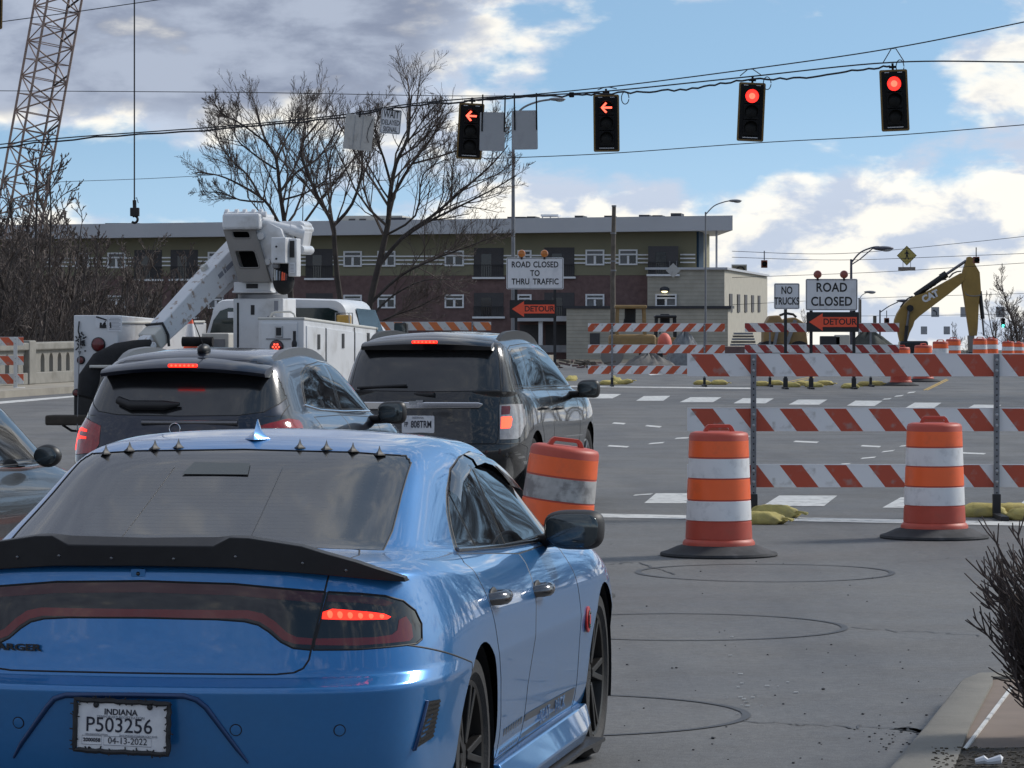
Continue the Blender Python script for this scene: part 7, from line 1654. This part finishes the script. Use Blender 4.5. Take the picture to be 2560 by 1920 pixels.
# ---------------------------------------------------------------- stone parapet and pavement on the left
pm('parapet', (.26, .25, .225), .85, var=.15, scale=2, dirt=(.15, .14, .12), dirtamt=.6, dscale=1.5)
pm('pavement', (.34, .31, .26), .85, var=.12, scale=1.2, dirt=(.22, .20, .17), dirtamt=.5, dscale=1.5, bump=.3, bscale=30)
A, Bp = G(-120, 1004, .0), G(330, 972, .0); dv_ = (Bp-A).normalized(); nv = Vector((-dv_.y, dv_.x, 0))
mb = MB(); P0, P1 = A-dv_*20, A+dv_*70; vs = [P0, P1, P1+nv*3.2, P0+nv*3.2]; mb.prism([(p.x, p.y) for p in vs], -.1, .15, 'z'); o = mb.build('sidewalk', 'pavement'); o['kind'] = 'structure'
PA = thing('stone_parapet', 'pale stone bridge parapet with arched openings on the left', 'parapet', A+nv*1.9+Vector((0, 0, .15)), math.atan2(dv_.y, dv_.x))
L_ = 34.0; step = .66
mb = MB(); mb.box((L_/2-6, 0, .14), (L_, .42, .28)); mb.build('plinth', 'parapet', PA, bevel=.02); mb = MB(); mb.box((L_/2-6, 0, .90), (L_, .46, .18)); mb.build('coping', 'parapet', PA, bevel=.03)
def arch_unit():
    w_ = step; P = [(-w_/2, 0), (-.15, 0), (-.15, .30)]+[(-.15*math.cos(a), .30+.15*math.sin(a)) for a in np.linspace(.2, math.pi-.2, 8)]+[(.15, .30), (.15, 0), (w_/2, 0), (w_/2, .53), (-w_/2, .53)]
    mb = MB(); n = len(P)
    # two jambs and the arch head, as quads between the opening and the outline
    arc = [(-.15*math.cos(a), .30+.15*math.sin(a)) for a in np.linspace(0, math.pi, 11)]
    for x0, x1 in ((-w_/2, -.15), (.15, w_/2)): mb.box(((x0+x1)/2, 0, .265), (x1-x0, .26, .53))
    for p, q in zip(arc, arc[1:]): mb.prism([p, q, (q[0], .53), (p[0], .53)], -.13, .13)
    return mb.mesh('baluster_arch')
me = arch_unit(); me.materials.append(M['parapet'])
k = 0
while k*step < L_-.5:
    o = bpy.data.objects.new('baluster_arch', me); COL.objects.link(o); o.parent = PA; o.location = (-6+.33+k*step, 0, .28); k += 1
for x in (-6, 2.2, 10.4, 18.6): mb = MB(); mb.box((x, 0, .52), (.5, .5, 1.04)); mb.build('pier', 'parapet', PA, bevel=.03)
# ---------------------------------------------------------------- kerb corner, dry shrub and litter at the lower right
pm('kerb', (.22, .205, .175), .8, var=.12, scale=4, dirt=(.17, .16, .14), dirtamt=.6, dscale=3, bump=.3, bscale=60)
pm('pad', (.20, .155, .125), .85, var=.15, scale=3, dirt=(.20, .16, .12), dirtamt=.5, dscale=4)
pm('bedsoil', (.030, .026, .022), .95, var=.5, scale=20, bump=1.0, bscale=40)
pm('bedbits', (.09, .075, .055), .9, var=.7, scale=30)
k0, k1, k2 = G(2262, 1935), G(2395, 1752, .0), G(2600, 1742, .0)
kz = .13
def on(p, z): return (p.x, p.y, z)
K = [G(2190, 2010), G(2300, 1880), G(2390, 1762), G(2440, 1744), G(2700, 1738)]; D = [Vector((.30, .0, 0)), Vector((.22, -.02, 0)), Vector((.16, -.16, 0)), Vector((.05, -.26, 0)), Vector((0, -.28, 0))]
mb = MB(); rings = [[on(p, -.02), on(p+d*.10, kz-.02), on(p+d*.22, kz), on(p+d, kz), on(p+d, -.02)] for p, d in zip(K, D)]; mb.loft(rings); o = mb.build('kerb', 'kerb', None, smooth=40); o['kind'] = 'structure'
inn = [p+d for p, d in zip(K, D)]; far_ = [Vector((9, inn[0].y, 0)), Vector((9, inn[-1].y, 0))]
mb = MB(); mb.prism([(p.x, p.y) for p in inn]+[(9, inn[-1].y), (9, inn[0].y)], -.05, kz-.015, 'z'); o = mb.build('corner_pavement', 'pad'); o['kind'] = 'structure'
mb = MB(); q = [G(2330, 1935, kz), G(2398, 1868, kz), G(2800, 1858, kz), G(2800, 1990, kz), G(2300, 1990, kz)]; mb.prism([(p.x, p.y) for p in q], .05, kz-.006, 'z'); o = mb.build('planting_bed', 'bedsoil'); o['kind'] = 'structure'
p0, p1 = G(2408, 1872, kz), G(2530, 1712, kz); mb = MB(); mb.bar((p0.x, p0.y, kz-.012), (p1.x, p1.y, kz-.012), .016, .012); o = mb.build('joint_filler', 'roadwhite'); o['kind'] = 'structure'
pm('shrubwood', (.075, .056, .050), .9, var=.3, scale=30)
rn = random.Random(12); sb = G(2650, 1840, kz); st = MB(); T = thing('dry_shrub', 'leafless dark shrub at the right edge above the kerb corner', 'shrub', (sb.x, sb.y, kz-.02))
for k in range(330):
    a = rn.uniform(0, 6.28); r_ = rn.random()**.6*.20; p = Vector((r_*math.cos(a)*.6, r_*math.sin(a)*.6, rn.uniform(.05, .55))); d = Vector((math.cos(a)*rn.uniform(.35, 1.0), math.sin(a)*rn.uniform(.35, 1.0), rn.uniform(.45, 1.1))).normalized(); L2 = rn.uniform(.22, .42); P = [p]
    for i in range(4): P.append(P[-1]+d*L2/4); d = (d+Vector((rn.gauss(0, .10), rn.gauss(0, .10), .10))).normalized()
    st.tube(P, [.006, .0052, .0046, .004, .0032], 6)
    for j in range(rn.randint(4, 7)):
        t_ = rn.uniform(.2, 1); f = t_*4; i = min(3, int(f)); q = P[i].lerp(P[i+1], f-i); dd = rot_dir((P[i+1]-P[i]).normalized(), R(rn.uniform(22, 48)), rn.uniform(0, 6.28)); dd = (dd+Vector((0, 0, .2))).normalized(); l3 = rn.uniform(.03, .12); st.tube([q, q+dd*l3*.5, q+dd*l3+Vector((0, 0, .01))], [.0036, .0031, .0026], 5)
st.build('twigs', 'shrubwood', T, smooth=60)
mb = MB()
for k in range(9): a = rn.uniform(0, 6.28); mb.tube([(0, 0, -.05), (.05*math.cos(a), .05*math.sin(a), .2), (.14*math.cos(a), .14*math.sin(a), .5)], [.014, .011, .008], 7)
mb.build('stems', 'shrubwood', T, smooth=60)
p = G(2470, 1893, kz+.03); mb = MB(); mb.tube([(p.x-.05, p.y, kz+.012), (p.x-.015, p.y, kz+.02), (p.x, p.y-.005, kz+.013), (p.x+.05, p.y-.008, kz+.022), (p.x+.055, p.y-.008, kz+.02)], [.012, .018, .012, .020, .012], 8); tag(mb.build('litter', 'boardwhite', smooth=40), 'crushed white paper cup lying in the planting bed', 'litter')
mb = MB()
for k in range(260):
    p = G(rn.uniform(2330, 2600), rn.uniform(1868, 1930), kz); r_ = rn.uniform(.002, .007); mb.box((p.x, p.y, kz+r_*.3), (r_*2.2, r_*1.4, r_), Matrix())
tag(mb.build('bed_litter', 'bedbits'), 'leaf scraps and chips in the dark planting bed', 'leaf litter', kind='stuff')
